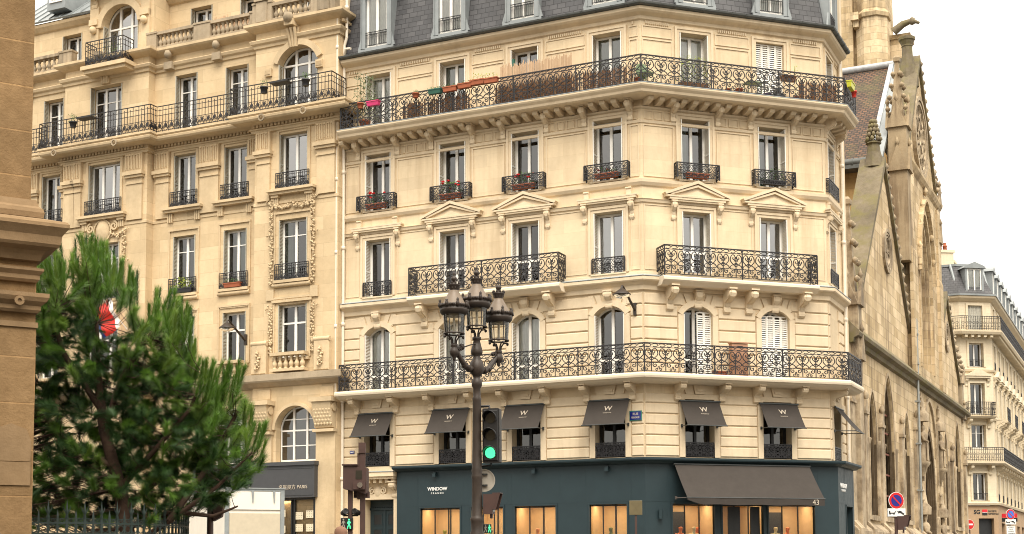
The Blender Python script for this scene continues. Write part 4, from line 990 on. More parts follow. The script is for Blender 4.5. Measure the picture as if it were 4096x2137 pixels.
b.quad((36.6, 0, 0), (36.6, 8, 0), (36.6, 8, 9.9), (36.6, 0, 9.9))
def pointed(u, w, z0, z1, rise, y, wd, dp, mb):
    n = 14; hw = [(w / 2 * q, (max(0, 1 - q ** 1.6)) ** .5) for q in [i / n for i in range(n + 1)]]
    L = [(u + x, z1 - rise + rise * z) for x, z in hw]; R = [(2 * u - x, z) for x, z in L]
    mb.strip([(u - w / 2, z0)] + R[::-1], y, wd, dp); mb.strip(L + [(u + w / 2, z0)], y, wd, dp)
for a, c, z0, z1, kind in LH:
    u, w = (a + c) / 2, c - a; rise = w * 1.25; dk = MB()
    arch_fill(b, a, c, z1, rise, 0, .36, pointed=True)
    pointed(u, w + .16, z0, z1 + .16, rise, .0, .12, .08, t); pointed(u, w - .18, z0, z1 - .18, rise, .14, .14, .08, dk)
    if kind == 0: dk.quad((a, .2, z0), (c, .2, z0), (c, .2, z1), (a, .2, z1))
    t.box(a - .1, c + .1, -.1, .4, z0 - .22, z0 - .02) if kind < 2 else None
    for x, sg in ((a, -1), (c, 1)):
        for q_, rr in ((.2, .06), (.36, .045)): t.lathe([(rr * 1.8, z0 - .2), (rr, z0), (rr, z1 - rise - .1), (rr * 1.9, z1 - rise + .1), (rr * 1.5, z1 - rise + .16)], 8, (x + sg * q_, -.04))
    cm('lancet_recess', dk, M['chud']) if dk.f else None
    if kind == 1:
        g_ = MB(); g_.quad((a, .3, z0), (c, .3, z0), (c, .3, z1), (a, .3, z1)); o_ = cm('lancet_window', g_, M['stain'])
        q = MB()
        for zz in (3.7, 4.6, 5.5, 6.4, 7.2): q.box(0.03, w - .03, 0, .04, zz - z0, zz - z0 + .07)
        for k in (1, 2): q.box(w * k / 3 - .02, w * k / 3 + .02, .05, .08, .0, z1 - z0 - 1)
        put('window_bars', q.mesh('window_bars', M['rust']), o_, (a, .2, z0))
dk = MB()
# portal: dark door, carved arch orders, niches with robed figures
a, c, z0, z1, _ = LH[4]; q = MB(); q.quad((a, .34, 0), (c, .34, 0), (c, .34, 7.5), (a, .34, 7.5)); q.box((a + c) / 2 - .06, (a + c) / 2 + .06, .28, .33, 0, 4)
M['oldwood'] = plain('dark old oak', (.05, .03, .018), rough=.7, var=.4, scale=3); cm('door', q, M['oldwood'])
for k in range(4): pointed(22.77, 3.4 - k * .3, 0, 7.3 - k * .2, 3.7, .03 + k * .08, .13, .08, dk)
pointed(22.77, 4.1, 6.2, 9.0, 2.6, -.04, .16, .12, t)
def statue_mb(s=1.0):
    q = MB(); q.lathe([(.25 * s, 0), (.27 * s, .05 * s), (.23 * s, .3 * s), (.2 * s, .7 * s), (.22 * s, .95 * s), (.25 * s, 1.2 * s), (.17 * s, 1.34 * s), (.07 * s, 1.38 * s), (.075 * s, 1.44 * s), (.11 * s, 1.52 * s), (.115 * s, 1.6 * s), (.08 * s, 1.68 * s), (0, 1.71 * s)], 12, sy=.75)
    for sg in (-1, 1): q.tube([(sg * .22 * s, 0, 1.2 * s), (sg * .27 * s, -.06, .98 * s), (sg * .1 * s, -.2 * s, .92 * s)], [.075 * s, .07 * s, .05 * s], 7)
    for k in range(9): q.tube([((-.2 + .05 * k) * s, -.19 * s, .05), ((-.14 + .035 * k) * s, -.17 * s, .85 * s)], .028 * s, 5)
    return q
for u in (19.95, 25.75):
    for zz, s in ((5.7, 1.05), (1.2, 1.15)):
        cm('statue', statue_mb(s), M['chut'], False, u=u, y=-.16, z=zz)
        t.lathe([(.1, zz - .7), (.22, zz - .3), (.36, zz - .12), (.36, zz)], 8, (u, -.1)); 
        t.lathe([(.36, zz + 1.95), (.38, zz + 2.3), (.2, zz + 2.5), (.12, zz + 3.0), (0, zz + 3.4)], 8, (u, -.08)); 
        for sg in (-1, 1): t.box(u + sg * .42 - .09, u + sg * .42 + .09, -.1, 0, zz - .9, zz + 2.3)
        for k in range(5): r_ = .09; t.lathe([(0, zz + 2.2 + k * .22 - r_), (r_, zz + 2.2 + k * .22), (0, zz + 2.2 + k * .22 + r_)], 5, (u + (.3 if k % 2 else -.3), -.12), cap=False)
for u, zt, w in ((3.4, 7.4, .8), (5.95, 7.2, .55), (9.4, 6.95, .5), (14.35, 6.95, .5), (18.3, 7.6, .5), (30.6, 6.9, .5), (36.2, 7.0, .6)):
    t.box(u - w / 2, u + w / 2, -.13, 0, 0, zt - .5); t.box(u - w / 2 - .06, u + w / 2 + .06, -.2, 0, zt - .5, zt - .38)
    t.prism([(u - w / 2 - .02, zt - .38), (u + w / 2 + .02, zt - .38), (u, zt + .2)], -.17, 0); t.lathe([(.07, zt + .1), (.13, zt + .25), (.05, zt + .42), (0, zt + .46)], 8, (u, -.12), cap=False)
    t.prism([(-.13, 2.5), (-.4, 2.2), (-.4, 0), (0, 0), (0, 2.5)], u - w / 2, u + w / 2, 'x')
t.sweep([(2.7, 0), (20.4, 0)], [(0, 2.45), (.3, 2.2), (.36, 2.1), (.36, 0), (0, 0)]); t.sweep([(25.2, 0), (36.6, 0)], [(0, 2.45), (.3, 2.2), (.36, 2.1), (.36, 0), (0, 0)])
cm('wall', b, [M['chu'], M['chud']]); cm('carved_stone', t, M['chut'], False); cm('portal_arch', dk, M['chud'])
# long coping over the chapels
q = MB(); q.sweep([(3.6, 0), (37.0, 0)], [(0, 9.2), (.14, 9.25), (.18, 9.4), (.36, 9.48), (.4, 9.6), (.36, 9.68), (-.05, 10.1)]); cm('coping', q, M['chum'], False)
# chapel gables with oculus
def gable(u0, u1, ua, zb, ze, za, y0, th, oc, r):
    g_ = MB(); g_.prism([(u0, zb), (u1, zb), (u1, ze), (ua, za), (u0, ze)], y0, y0 + th); cm('gable', g_, M['chu'])
    k = MB()
    k.prism([(u0 - .25, ze - .15), (u0 - .05, ze - .15), (ua, za - .05), (ua, za + .38)], y0 - .14, y0 + th + .2); k.prism([(u1 + .25, ze - .15), (ua, za + .38), (ua, za - .05), (u1 + .05, ze - .15)], y0 - .14, y0 + th + .2)
    cm('coping', k, M['chum'], False)
    c_ = MB(); n = int(math.hypot(u1 - ua, za - ze) / .5)
    for i in range(n):
        x = ua + (u1 - ua) * (i + .5) / n; z_ = za + (ze - za) * (i + .5) / n + .15
        c_.lathe([(0, z_ - .14), (.12, z_ - .04), (.16, z_ + .08), (.06, z_ + .2), (0, z_ + .22)], 6, (x + .12, y0 - .08), cap=False)
    cm('crocket_row', c_, M['chut'], False)
    if oc:
        d_ = MB(); d_.prism(arc(oc[0], oc[1], r - .12, 0, 360, 24)[:-1], y0 - .006, y0 + .01); o_ = cm('oculus', d_, M['stain'], False)
        d_ = MB()
        for rr, yy, w_ in ((r, -.05, .16), (r - .16, -.03, .1), (r - .3, -.02, .06)): d_.strip(arc(oc[0], oc[1], rr, 0, 360, 28), y0 + yy, w_, .12)
        for a_ in (45, 135, 225, 315): d_.strip(arc(oc[0] + r * .42 * math.cos(rad(a_)), oc[1] + r * .42 * math.sin(rad(a_)), r * .36, 0, 360, 14), y0 - .02, .06, .05)
        put('tracery', d_.mesh('tracery', M['chut']), o_)
gable(6.05, 18.2, 12.2, 9.8, 11.4, 18.3, .1, .75, (12.6, 14.55), .92)
gable(26.9, 35.4, 30.9, 9.8, 11.4, 15.6, .1, .75, (30.9, 13.4), .8)
# transept front with great window, rose gable
b = MB(); Z = -.12; wall(b, 17.9, 27.1, 9.8, 20.0, [(20.25, 24.55, 10.4, 18.6)], y=Z, depth=.8, room=0, mv=1); arch_fill(b, 20.25, 24.55, 18.6, 4.4, Z, .8, pointed=True)
b.quad((17.9, 1.2, 9.8), (17.9, Z, 9.8), (17.9, Z, 20), (17.9, 1.2, 20)); cm('wall', b, [M['chu'], M['chud']])
t = MB()
for k in range(4): pointed(22.4, 4.2 - k * .4, 10.4, 18.5 - k * .3, 4.3, Z + .02 + k * .16, .2, .16, t)
pointed(22.4, 4.75, 15.4, 19.1, 4.0, Z - .08, .14, .25, t)
for x, z_ in ((20.2, 16.3), (20.7, 17.5), (21.4, 18.6), (24.6, 16.3), (24.1, 17.5), (23.4, 18.6), (22.4, 19.5)): t.lathe([(0, z_ - .2), (.12, z_ - .05), (.15, z_ + .1), (.06, z_ + .26), (0, z_ + .34)], 6, (x, Z - .1), cap=False)
for x in (21.6, 22.4, 23.2): t.box(x - .07, x + .07, Z + .6, Z + .75, 10.4, 16.2)
for x in (21.2, 22.0, 22.8, 23.6): pointed(x, .8, 14, 16.2, .9, Z + .68, .1, .14, t)
t.strip(arc(22.4, 17.0, .75, 0, 360, 20), Z + .68, .12, .14)
q = MB(); q.quad((20.2, Z + .79, 10.3), (24.6, Z + .79, 10.3), (24.6, Z + .79, 18.7), (20.2, Z + .79, 18.7)); cm('great_window', q, M['stain'])
for u0, u1 in ((17.5, 18.95), (26.35, 27.5)):
    t.box(u0, u1, Z - .16, Z, 9.8, 15.6); t.prism([(Z, 16.2), (Z - .16, 15.6), (Z, 15.6)], u0, u1, 'x'); t.box(u0 + .15, u1 - .15, Z - .1, Z, 15.6, 19.6)
t.sweep([(17.2, Z), (27.8, Z)], [(0, 19.7), (.1, 19.8), (.2, 19.98), (.22, 20.1), (0, 20.3)])
cm('carved_stone', t, M['chu'], True)
gable(17.9, 27.1, 22.4, 20.1, 20.4, 26.3, -.02, .8, None, 0)
d_ = MB(); d_.prism(arc(21.95, 22.25, 1.65, 0, 360, 32)[:-1], -.026, -.01); o_ = cm('rose_window', d_, M['stain'], False)
d_ = MB()
for rr, w_, dp_ in ((1.95, .2, .3), (1.72, .16, .2), (1.05, .08, .1), (.4, .08, .1)): d_.strip(arc(21.95, 22.25, rr, 0, 360, 36), -.06, w_, dp_)
for k in range(10):
    a_ = rad(k * 36); d_.strip([(21.95 + .4 * math.cos(a_), 22.25 + .4 * math.sin(a_)), (21.95 + 1.1 * math.cos(a_), 22.25 + 1.1 * math.sin(a_))], -.05, .08, .1)
    a_ += rad(18); d_.strip(arc(21.95 + 1.38 * math.cos(a_), 22.25 + 1.38 * math.sin(a_), .34, 0, 360, 14), -.05, .08, .1)
put('tracery', d_.mesh('tracery', M['chut']), o_)
q = MB(); q.lathe([(.55, 24.9), (.5, 25.6), (.34, 26.2), (.27, 26.6), (.26, 27.0), (.3, 27.05), (.27, 27.1), (.36, 27.3), (.42, 27.36), (.42, 27.5), (0, 27.54)], 8, (21.9, .4), sm=False); cm('pinnacle', q, M['chum'], False)
def pinnacle(u, y, w, z0, z1, z2, mt):
    q = MB(); q.box(u - w / 2, u + w / 2, y - w / 2, y + w / 2, z0, z1)
    for i, zz in enumerate((z1 - 2.6, z1 - .5)):
        for dx, dy in ((0, -1), (0, 1), (-1, 0), (1, 0)):
            if dx: q.prism([(y - w * .55, zz), (y + w * .55, zz), (y, zz + w * 1.5)], u + dx * w * .5, u + dx * (w * .5 + .12), 'x')
            else: q.prism([(u - w * .55, zz), (u + w * .55, zz), (u, zz + w * 1.5)], y + dy * w * .5, y + dy * (w * .5 + .12))
            q.lathe([(0, zz + w * 1.4), (.12, zz + w * 1.6), (.05, zz + w * 1.8), (0, zz + w * 2)], 6, (u + dx * (w * .5 + .06), y + dy * (w * .5 + .06)), cap=False)
    q.lathe([(w * .5, z1), (w * .32, z1 + (z2 - z1) * .4), (w * .14, z2 - .35), (.2, z2 - .3), (.22, z2 - .12), (.08, z2), (0, z2 + .02)], 4, (u, y), rot=PI / 4, sm=False)
    n = 4
    for i in range(n):
        f = (i + .6) / (n + .6); zz = z1 + (z2 - z1 - .4) * f; r_ = w * .62 * (1 - f) + .12
        for k in range(4): q.lathe([(0, zz - .1), (.11, zz), (.13, zz + .1), (0, zz + .2)], 5, (u + r_ * math.cos(k * PI / 2 + PI / 4), y + r_ * math.sin(k * PI / 2 + PI / 4)), cap=False)
    cm('pinnacle', q, mt, False)
pinnacle(17.35, .2, .85, 15.0, 21.9, 25.0, M['chu']); pinnacle(4.35, .1, .75, 0, 11.2, 15.0, M['chut']); pinnacle(27.3, .15, .7, 15, 20.5, 22.6, M['chut'])
pinnacle(35.9, .2, .6, 9, 11.8, 13.6, M['chut'])
q = MB(); q.lathe([(.5, 18.2), (.3, 18.9), (.26, 19.25), (.36, 19.3), (.22, 19.4)], 8, (12.15, .45), sm=False)
for i in range(5):
    zz = 19.45 + i * .2; r_ = .3 - .05 * i
    for k in range(8): q.lathe([(0, zz - .1), (.1, zz), (.08, zz + .1), (0, zz + .16)], 5, (12.15 + r_ * math.cos(k * PI / 4 + i), .45 + r_ * math.sin(k * PI / 4 + i)), cap=False)
cm('finial', q, M['chum'], False)
# roofs
RT = MB(); RT.quad((15.75, 1.2, 19.75), (22.4, 1.2, 26.3), (22.4, 16, 26.3), (15.75, 16, 19.75)); RT.quad((22.4, 1.2, 26.3), (28.8, 1.2, 19.75), (28.8, 16, 19.75), (22.4, 16, 26.3)); cm('tiled_roof', RT, M['tile'])
q = MB(); q.tube([(22.4, .8, 26.42), (22.4, 16, 26.42)], .2, 8); q.prism([(15.7, 19.78), (15.9, 19.7), (22.4, 26.28), (22.3, 26.5)], 1.14, 1.36); cm('lead_flashing', q, M['lead'], False); q = MB(); q.prism([(15.7, 19.72), (15.9, 19.65), (22.4, 26.22), (22.3, 26.4)], .7, 1.14); cm('lead_flashing', q, M['zinc'], False)
q = MB(); q.prism([(15.6, 11.6), (18.75, 16.9), (18.75, 16.5), (15.9, 11.5)], .12, .8); q.tube([(18.6, .1, 16.6), (18.6, .82, 16.6)], .3, 8); cm('coping', q, M['chum'], False)
q = MB(); q.tube([(15.55, .9, 19.55), (15.55, 16, 19.55)], .2, 8); q.box(15.4, 16.2, .8, 16, 19.25, 19.45)
for k in range(16): q.tube([(15.55, 1 + k, 19.55), (15.55, 1.07 + k, 19.55)], .225, 8)
cm('gutter', q, M['gutter'], False)
q = MB(); q.quad((16.2, 16, 0), (16.2, .6, 0), (16.2, .6, 19.3), (16.2, 16, 19.3)); q.quad((16.2, .7, 9), (17.95, .7, 9), (17.95, .7, 20.1), (16.2, .7, 20.1)); cm('wall', q, M['chug'])
q = MB(); q.quad((7.5, .95, 12.0), (16.2, .95, 15.6), (16.2, 16, 15.6), (7.5, 16, 12.0)); cm('tiled_roof', q, M['tile'])
q = MB(); q.quad((7.4, 16, 0), (7.4, .9, 0), (7.4, .9, 12), (7.4, 16, 12)); q.quad((2.7, .05, 9.9), (7.4, .05, 9.9), (7.4, 8, 10.6), (2.7, 8, 10.6)); cm('wall', q, M['chug'])
q = MB(); q.lathe([(.3, 0), (.24, .5), (0, .5)], 4, rot=PI / 4, sm=False); q.box(-.3, .3, -.05, .4, .5, .6); o_ = cm('roof_vent', q, M['letter'], False, u=18.3, y=4.2, z=22.2)
q = MB(); q.tube([(18.1, -.26, 0), (18.1, -.26, 12.3), (18.1, -.2, 12.5), (18.1, .1, 12.6)], .06, 8)
for zz in (2, 4.2, 6.4, 8.4, 10.2, 11.6): q.box(17.98, 18.22, -.34, -.1, zz, zz + .08)
M['gpipe'] = plain('grey drain pipe', (.24, .25, .24), rough=.5, metal=.2)
cm('drain_pipe', q, M['gpipe'], False)
# bell tower behind
FT = Face((23.9, 88), A1); tm = lambda n, mb, mt, uv=True: FT.mk(n, mb, mt, church, uv=uv)
b = MB(); wall(b, -8, 0, 0, 46, [(-3.75, -2.3, 28, 34.4), (-3.9, -2.28, 35.2, 44)], depth=.7, room=1.5); arch_fill(b, -3.75, -2.3, 34.4, .7, 0, .7); b.quad((0, 0, 0), (0, 8, 0), (0, 8, 46), (0, 0, 46)); tm('tower', b, [M['chu'], M['room']])
t = MB(); t.lathe([(1.08, 0), (1.08, 36.3), (1.2, 36.35), (1.25, 36.6), (1.0, 36.9), (1.0, 46)], 8, (0, 0), sm=False, rot=PI / 8); t.box(-2.25, -1.1, -.85, 0, 0, 32.2); t.prism([(-.0, 33.3), (-.85, 32.2), (0, 32.2)], -2.25, -1.1, 'x'); t.box(-2.35, -1.0, -.95, 0, 32.1, 32.3); t.box(-2.1, -1.2, -.6, 0, 32.3, 46)
t.box(-1.2, -.7, -1.2, 0, 36.2, 36.7); t.box(-1.1, -.75, -.95, 0, 35.8, 36.2); t.sweep([(-8, 0), (-2.1, 0)], [(0, 34.9), (.3, 35), (.35, 35.2), (0, 35.3)])
tm('stair_turret', t, M['chu'])
t = MB()
for k in range(8): t.prism([(0.05, 35.4 + k * .5), (-.0, 35.3 + k * .5), (.6, 35.75 + k * .5), (.6, 35.85 + k * .5)], -3.9, -2.28, 'x')
t.strip(arc(-3.02, 34.4 - .73, .83, 180, 0, 16), -.05, .22, .2); t.box(-3.15, -3.05, .1, .3, 35.2, 44); t.strip(arc(-3.5, 37.4, .34, 0, 360, 12), .2, .1, .2); t.strip(arc(-2.68, 37.4, .34, 0, 360, 12), .2, .1, .2)
tm('louvres', t, M['chut'], False)
t = MB(); t.tube([(1.3, .2, 35.5), (1.9, .2, 35.9), (2.5, .2, 36.05), (2.95, .2, 35.8)], [.28, .24, .17, .08], 7); t.lathe([(0, 35.72), (.22, 35.85), (.2, 36.15), (0, 36.3)], 7, (2.5, .2), cap=False); tm('gargoyle', t, M['chum'], False)
t = MB(); t.box(.5, 2.2, .6, 2, 0, 35.3); t.box(.5, 2.3, .5, 2.1, 35.1, 35.4); tm('buttress', t, M['chu'])

# ------------------------------------------------------------------ far apartment building with the bank on its corner
M['pal'] = stone('pale far limestone', (.70, .61, .46), var=.08, brick=(1.4, .5, .01), mortar=.88, bvar=.05, streak=.3, streakc=(.4, .32, .22), bump=.1)
M['bank'] = stone('pink brown bank facing', (.42, .29, .18), var=.08, streak=.2, bump=.1)
pr = (35.3, 100.0); ca = rad(10); plft = (pr[0] - 2.5 * math.cos(ca), pr[1] - 2.5 * math.sin(ca))
FS = Face(plft, ca); FR = Face(pr, rad(64.705)); FL = Face((plft[0] - 9 * math.cos(A1), plft[1] - 9 * math.sin(A1)), A1)
BK = (*pr, 0); bank = empty('apartment_building', BK); tag(bank, 'pale far corner apartment building with grey mansard dormers above a bank branch', 'building')
rel = lambda p: (p[0] - BK[0], p[1] - BK[1])
PBK = [rel(FL.w(0)[:2]), rel(plft), rel(pr), rel(FR.w(50)[:2])]
RB = [(5.2, 7.2), (9.0, 10.75), (11.5, 13.8), (15.0, 16.75), (17.75, 19.55)]
for F, US, LN in ((FL, [2.2, 5.2, 7.9], 9), (FS, [1.25], 2.5), (FR, [1.6 + 3.0 * k for k in range(16)], 50)):
    b = MB(); t = MB(); wd = 1.15; wall(b, 0, LN, 4.9, 20.2, [(u - wd / 2, u + wd / 2, z0, z1) for u in US for z0, z1 in RB], depth=.3, room=1.2)
    F.mk('wall', b, [M['pal'], M['room']], bank, uv=True)
    for u in US:
        for i, (z0, z1) in enumerate(RB):
            t.box(u - wd / 2 - .16, u - wd / 2, -.06, 0, z0, z1 + .16); t.box(u + wd / 2, u + wd / 2 + .16, -.06, 0, z0, z1 + .16); t.box(u - wd / 2, u + wd / 2, -.06, 0, z1, z1 + .16)
            if i == 2 and F is not FL: t.prism([(u - 1.05, z1 + .5), (u + 1.05, z1 + .5), (u, z1 + 1.05)], -.35, 0); t.box(u - 1.0, u + 1.0, -.28, 0, z1 + .35, z1 + .5)
            for sg in (-1, 1):
                if i in (1, 2): t.merge(console_mb(.22, .55, .7, False), Matrix.Translation((u + sg * .8, 0, (7.75, 11.15)[i - 1])))
                if i == 2: t.merge(console_mb(.18, .2, .6, False), Matrix.Translation((u + sg * .85, 0, z1 + .35)))
            window(F, bank, u, z0, wd - .01, z1 - z0 - .008, sh='closed' if (F is FS and i == 4) else None, bars=(1.15,) if i == 1 and F is FS else (), shm='gshut')
            if i in (0, 3):
                q = MB()
                for k in range(14): q.box(-.6 + k * .09, -.585 + k * .09, -.008, .008, 0, .5)
                q.box(-.62, .62, -.015, .015, .5, .53); q.box(-.62, .62, -.015, .015, .04, .06)
                F.pl('railing', CACHE.setdefault('bkr', q.mesh('railing', M['iron'])), bank, u, -.04, z0)
        # modillions
    for k in range(int(LN / .5)): t.box(k * .5 + .1, k * .5 + .32, -.6, 0, 17.12, 17.3)
    F.mk('stone_trim', t, M['pal'], bank, uv=True)
t = MB(); t.sweep(PBK, [(0, 17.3), (.7, 17.32), (.78, 17.5), (.78, 17.6), (0, 17.65)]); t.sweep(PBK, [(0, 19.8), (.1, 19.85), (.35, 20.05), (.4, 20.2), (0, 20.25)]); t.sweep(PBK, [(0, 7.75), (.6, 7.78), (.72, 7.88), (.72, 8.0), (0, 8.05)]); t.sweep(PBK, [(0, 14.6), (.12, 14.65), (.16, 14.8), (0, 14.85)])
t.sweep(PBK, [(0, 11.0), (.1, 11.05), (.14, 11.2), (0, 11.25)]); t.sweep([rel(FS.w(.15)[:2]), rel(FS.w(2.35)[:2])], [(0, 11.15), (.6, 11.18), (.7, 11.3), (0, 11.36)])
for k in range(1, 16, 2): t.sweep([rel(FR.w(.4 + 3 * k)[:2]), rel(FR.w(2.8 + 3 * k)[:2])], [(0, 11.15), (.6, 11.18), (.7, 11.3), (0, 11.36)])
t.ob('cornice', M['pal'], bank)
def bar_rail(F, u0, u1, y, z, h=1.0, rz=0, L=None):
    L = L or u1 - u0; q = MB(); q.box(0, L, -.02, .02, h - .04, h); q.box(0, L, -.015, .015, .06, .09); q.box(0, L, -.012, .012, h * .82, h * .82 + .025); n = int(L / .14)
    for k in range(n + 1): q.box(k * L / n - .012, k * L / n + .012, -.012, .012, 0, h)
    for k in range(n // 2): q.strip(arc((k * 2 + 1) * L / n, h * .5, .09, 0, 360, 8), 0, .02, .02); q.strip(arc((k * 2 + 1) * L / n, h * .25, .06, 0, 360, 8), 0, .02, .02)
    F.mk('railing', q, M['iron'], bank, u0, y, z, rz=rz)
tb1, tb2 = math.tan(rad(35.295 / 2)), math.tan(rad(54.705 / 2))
for z_, o in ((17.65, .72), (8.05, .66)): bar_rail(FL, 4, 9 + o * tb1, -o, z_); bar_rail(FS, -o * tb1, 2.5 + o * tb2, -o, z_); bar_rail(FR, -o * tb2, 50, -o, z_)
bar_rail(FS, .18, 2.32, -.64, 11.36); bar_rail(FS, .18, 0, -.64, 11.36, rz=PI / 2, L=.6); bar_rail(FS, 2.32, 0, -.64, 11.36, rz=PI / 2, L=.6)
for k in range(1, 16, 2): bar_rail(FR, .45 + 3 * k, 2.75 + 3 * k, -.64, 11.36)
mn = MB(); mn.sweep(PBK, [(.3, 20.25), (-.9, 22.7), (-1.0, 22.7), (.2, 20.25)]); mn.ob('mansard_roof', M['slate'], bank, uv=True)
mn = MB(); mn.sweep(PBK, [(-.8, 22.62), (-.8, 22.8), (-6, 23.6), (-6, 23.4), (-.9, 22.62)]); mn.sweep(PBK, [(.3, 20.22), (.46, 20.22), (.46, 20.34), (.3, 20.34)]); 
for c_ in (plft, pr): mn.tube([(c_[0] - BK[0] + (0.02), c_[1] - BK[1] + .05, 20.3), (c_[0] - BK[0] - .25, c_[1] - BK[1] + 1.0, 22.75)], .12, 6)
mn.ob('zinc_roof', M['zinc'], bank)
def bdorm():
    q = MB()
    for sg in (-1, 1): q.box(sg * .72, sg * .56, -.02, 1.5, 0, 1.95)
    q.prism([(-.9, 1.95), (.9, 1.95), (.75, 2.12), (0, 2.42), (-.75, 2.12)], -.12, 1.5); q.box(-.72, .72, -.03, .2, -.08, .1); return q
for F, US in ((FS, [1.25]), (FR, [1.6 + 3 * k for k in range(16)]), (FL, [5.2])):
    for u in US:
        d_ = F.pl('dormer', cached('bdorm', bdorm, M['zinc'], 'dormer'), bank, u, -.1, 20.35)
        put('window', cached('bdw', lambda: frame_mb(1.1, 1.85, y=.02), M['white'], 'window'), d_, (0, 0, .08)); put('pane', cached('bdp', lambda: pane_mb(1.1, 1.85, y=.06), M['glassw'], 'pane'), d_, (0, 0, .08))
        put('curtain', cached('bdc', lambda: curtain_mb(-.54, .54, 1.85, y=.14, amp=.01), M['curt'], 'curtain'), d_)
for F, u, y, z_, w in ((FS, .6, 3.2, 23.0, 1.2), (FR, 5, 3.4, 22.8, 1.6), (FR, 9.2, 3.2, 22.8, 1.3), (FL, 6.2, 3.5, 22.7, 1.4), (FR, 22, 3.2, 22.8, 1.8)):
    q = MB(); q.box(-w / 2, w / 2, -.4, .4, 0, 1.3); q.box(-w / 2 - .08, w / 2 + .08, -.48, .48, 1.1, 1.3); c_ = F.mk('chimney', q, M['pal'], bank, u, y, z_, uv=True)
    for k in range(2 if w < 1.5 else 4):
        put('chimney_pot', cached('pot', lambda: (lambda q: (q.lathe([(.16, 0), (.14, .3), (.17, .34), (.17, .42), (.1, .45), (.13, .62)], 10), q)[1])(MB()), M['terra'], 'chimney_pot'), c_, (-w / 2 + .3 + k * .42, 0, 1.3))
q = MB(); q.tube([(0, 0, 0), (0, 0, 2.4)], .025, 5); q.tube([(-.1, 0, 2.1), (1.3, 0, 2.35)], .02, 5)
for k in range(7): q.tube([(.1 + k * .18, -.2, 2.14 + k * .03), (.1 + k * .18, .2, 2.14 + k * .03)], .012, 4)
FL.mk('roof_aerial', q, M['shopd'], bank, 4.6, 3.0, 23.0)
# bank ground floor
for F, a, c, hs in ((FL, 0, 9.08, []), (FS, -.04, 2.56, [(1.0, 2.2, 0, 3.9)]), (FR, -.07, 50, [(2 + 4 * k, 4.5 + 4 * k, .6, 3.6) for k in range(11)])):
    b = MB(); wall(b, a, c, 0, 4.85, hs, y=-.12, depth=.4, room=1.2); F.mk('bank_front', b, [M['bank'], M['room']], bank, uv=True)
t = MB(); t.sweep(PBK, [(0, 4.86), (.3, 4.86), (.34, 5.0), (0, 5.1)]); t.ob('shop_cornice', M['pal'], bank)
M['redm2'] = plain('red sign panel', (.62, .02, .03), rough=.4)
def stext(s, size, u, z_, **k): p = FS.w(u, -.13, z_); return text('bank_sign', s, size, M['shopd'], bank, (p[0] - BK[0], p[1] - BK[1], p[2]), rz=FS.a, align='LEFT', **k)
stext('SG', .42, .62, 4.22, bold=.012); stext('SOCIETE', .17, 1.75, 4.36, bold=.004); stext('GENERALE', .17, 1.75, 4.18, bold=.004)
q = MB(); q.box(1.28, 1.68, -.15, -.12, 4.34, 4.54); q.box(1.28, 1.68, -.15, -.12, 4.14, 4.32, 1); q.box(1.28, 1.68, -.155, -.12, 4.32, 4.34, 2); FS.mk('bank_sign', q, [M['redm2'], M['shopd'], M['letter']], bank)
q = MB(); q.box(2.2, 2.28, -1.2, -.12, 4.0, 4.3); q.box(2.2, 2.28, -1.2, -.12, 3.7, 3.98, 1); FR.mk('bank_sign', q, [M['redm2'], M['shopd']], bank)
q = MB(); q.box(1.02, 2.18, .22, .26, 0, 3.88); FS.mk('door', q, M['shopd'], bank)
# ------------------------------------------------------------------ lamp post with three lanterns
M['lampb'] = plain('dark brown cast iron', (.034, .024, .018), rough=.5, var=.25, spec=.4, bump=.15)
M['lampc'] = plain('taupe lantern cap', (.15, .11, .075), rough=.5, var=.15)
M['lglass'] = glass('clear lantern glass', (.93, .93, .9), .02, rough=.05, wob=.05)
M['sblk'] = plain('black signal housing', (.009, .008, .008), rough=.5, var=.2)
M['brown'] = plain('chocolate brown street furniture paint', (.060, .030, .024), rough=.5, var=.15)
M['lens'] = plain('dark signal lens', (.03, .028, .022), rough=.15)
M['green_core'] = emit('lit green core', (.05, .62, .23), 1.25)
M['alu'] = plain('bare grey sign back', (.36, .33, .28), rough=.45, metal=.3)
lamp = empty('street_lamp', (-.64, 25, 0)); tag(lamp, 'dark brown cast iron lamp post carrying three crowned glass lanterns', 'street lamp')
q = MB(); q.lathe([(.26, 0), (.26, .25), (.2, .35), (.17, .9), (.19, 1.0), (.15, 1.1), (.125, 1.15), (.15, 1.35), (.155, 1.5), (.11, 1.62), (.115, 1.78), (.13, 1.82), (.115, 1.86), (.1, 1.9), (.092, 2.55), (.1, 2.58), (.1, 2.62), (.092, 2.66), (.1, 2.72), (.092, 2.76), (.085, 3.2), (.078, 4.0), (.085, 4.03), (.07, 4.07), (.066, 4.22), (.095, 4.27), (.1, 4.36), (.07, 4.4), (.06, 4.43), (.08, 4.46), (.118, 4.51), (.135, 4.6), (.12, 4.71), (.07, 4.77), (.075, 4.8), (.06, 4.82), (.1, 4.85), (.11, 4.9), (.1, 4.95), (.078, 5.03), (.06, 5.11), (.082, 5.13), (.082, 5.17), (.05, 5.18)], 18)
put('post', q.mesh('post', M['lampb']), lamp)
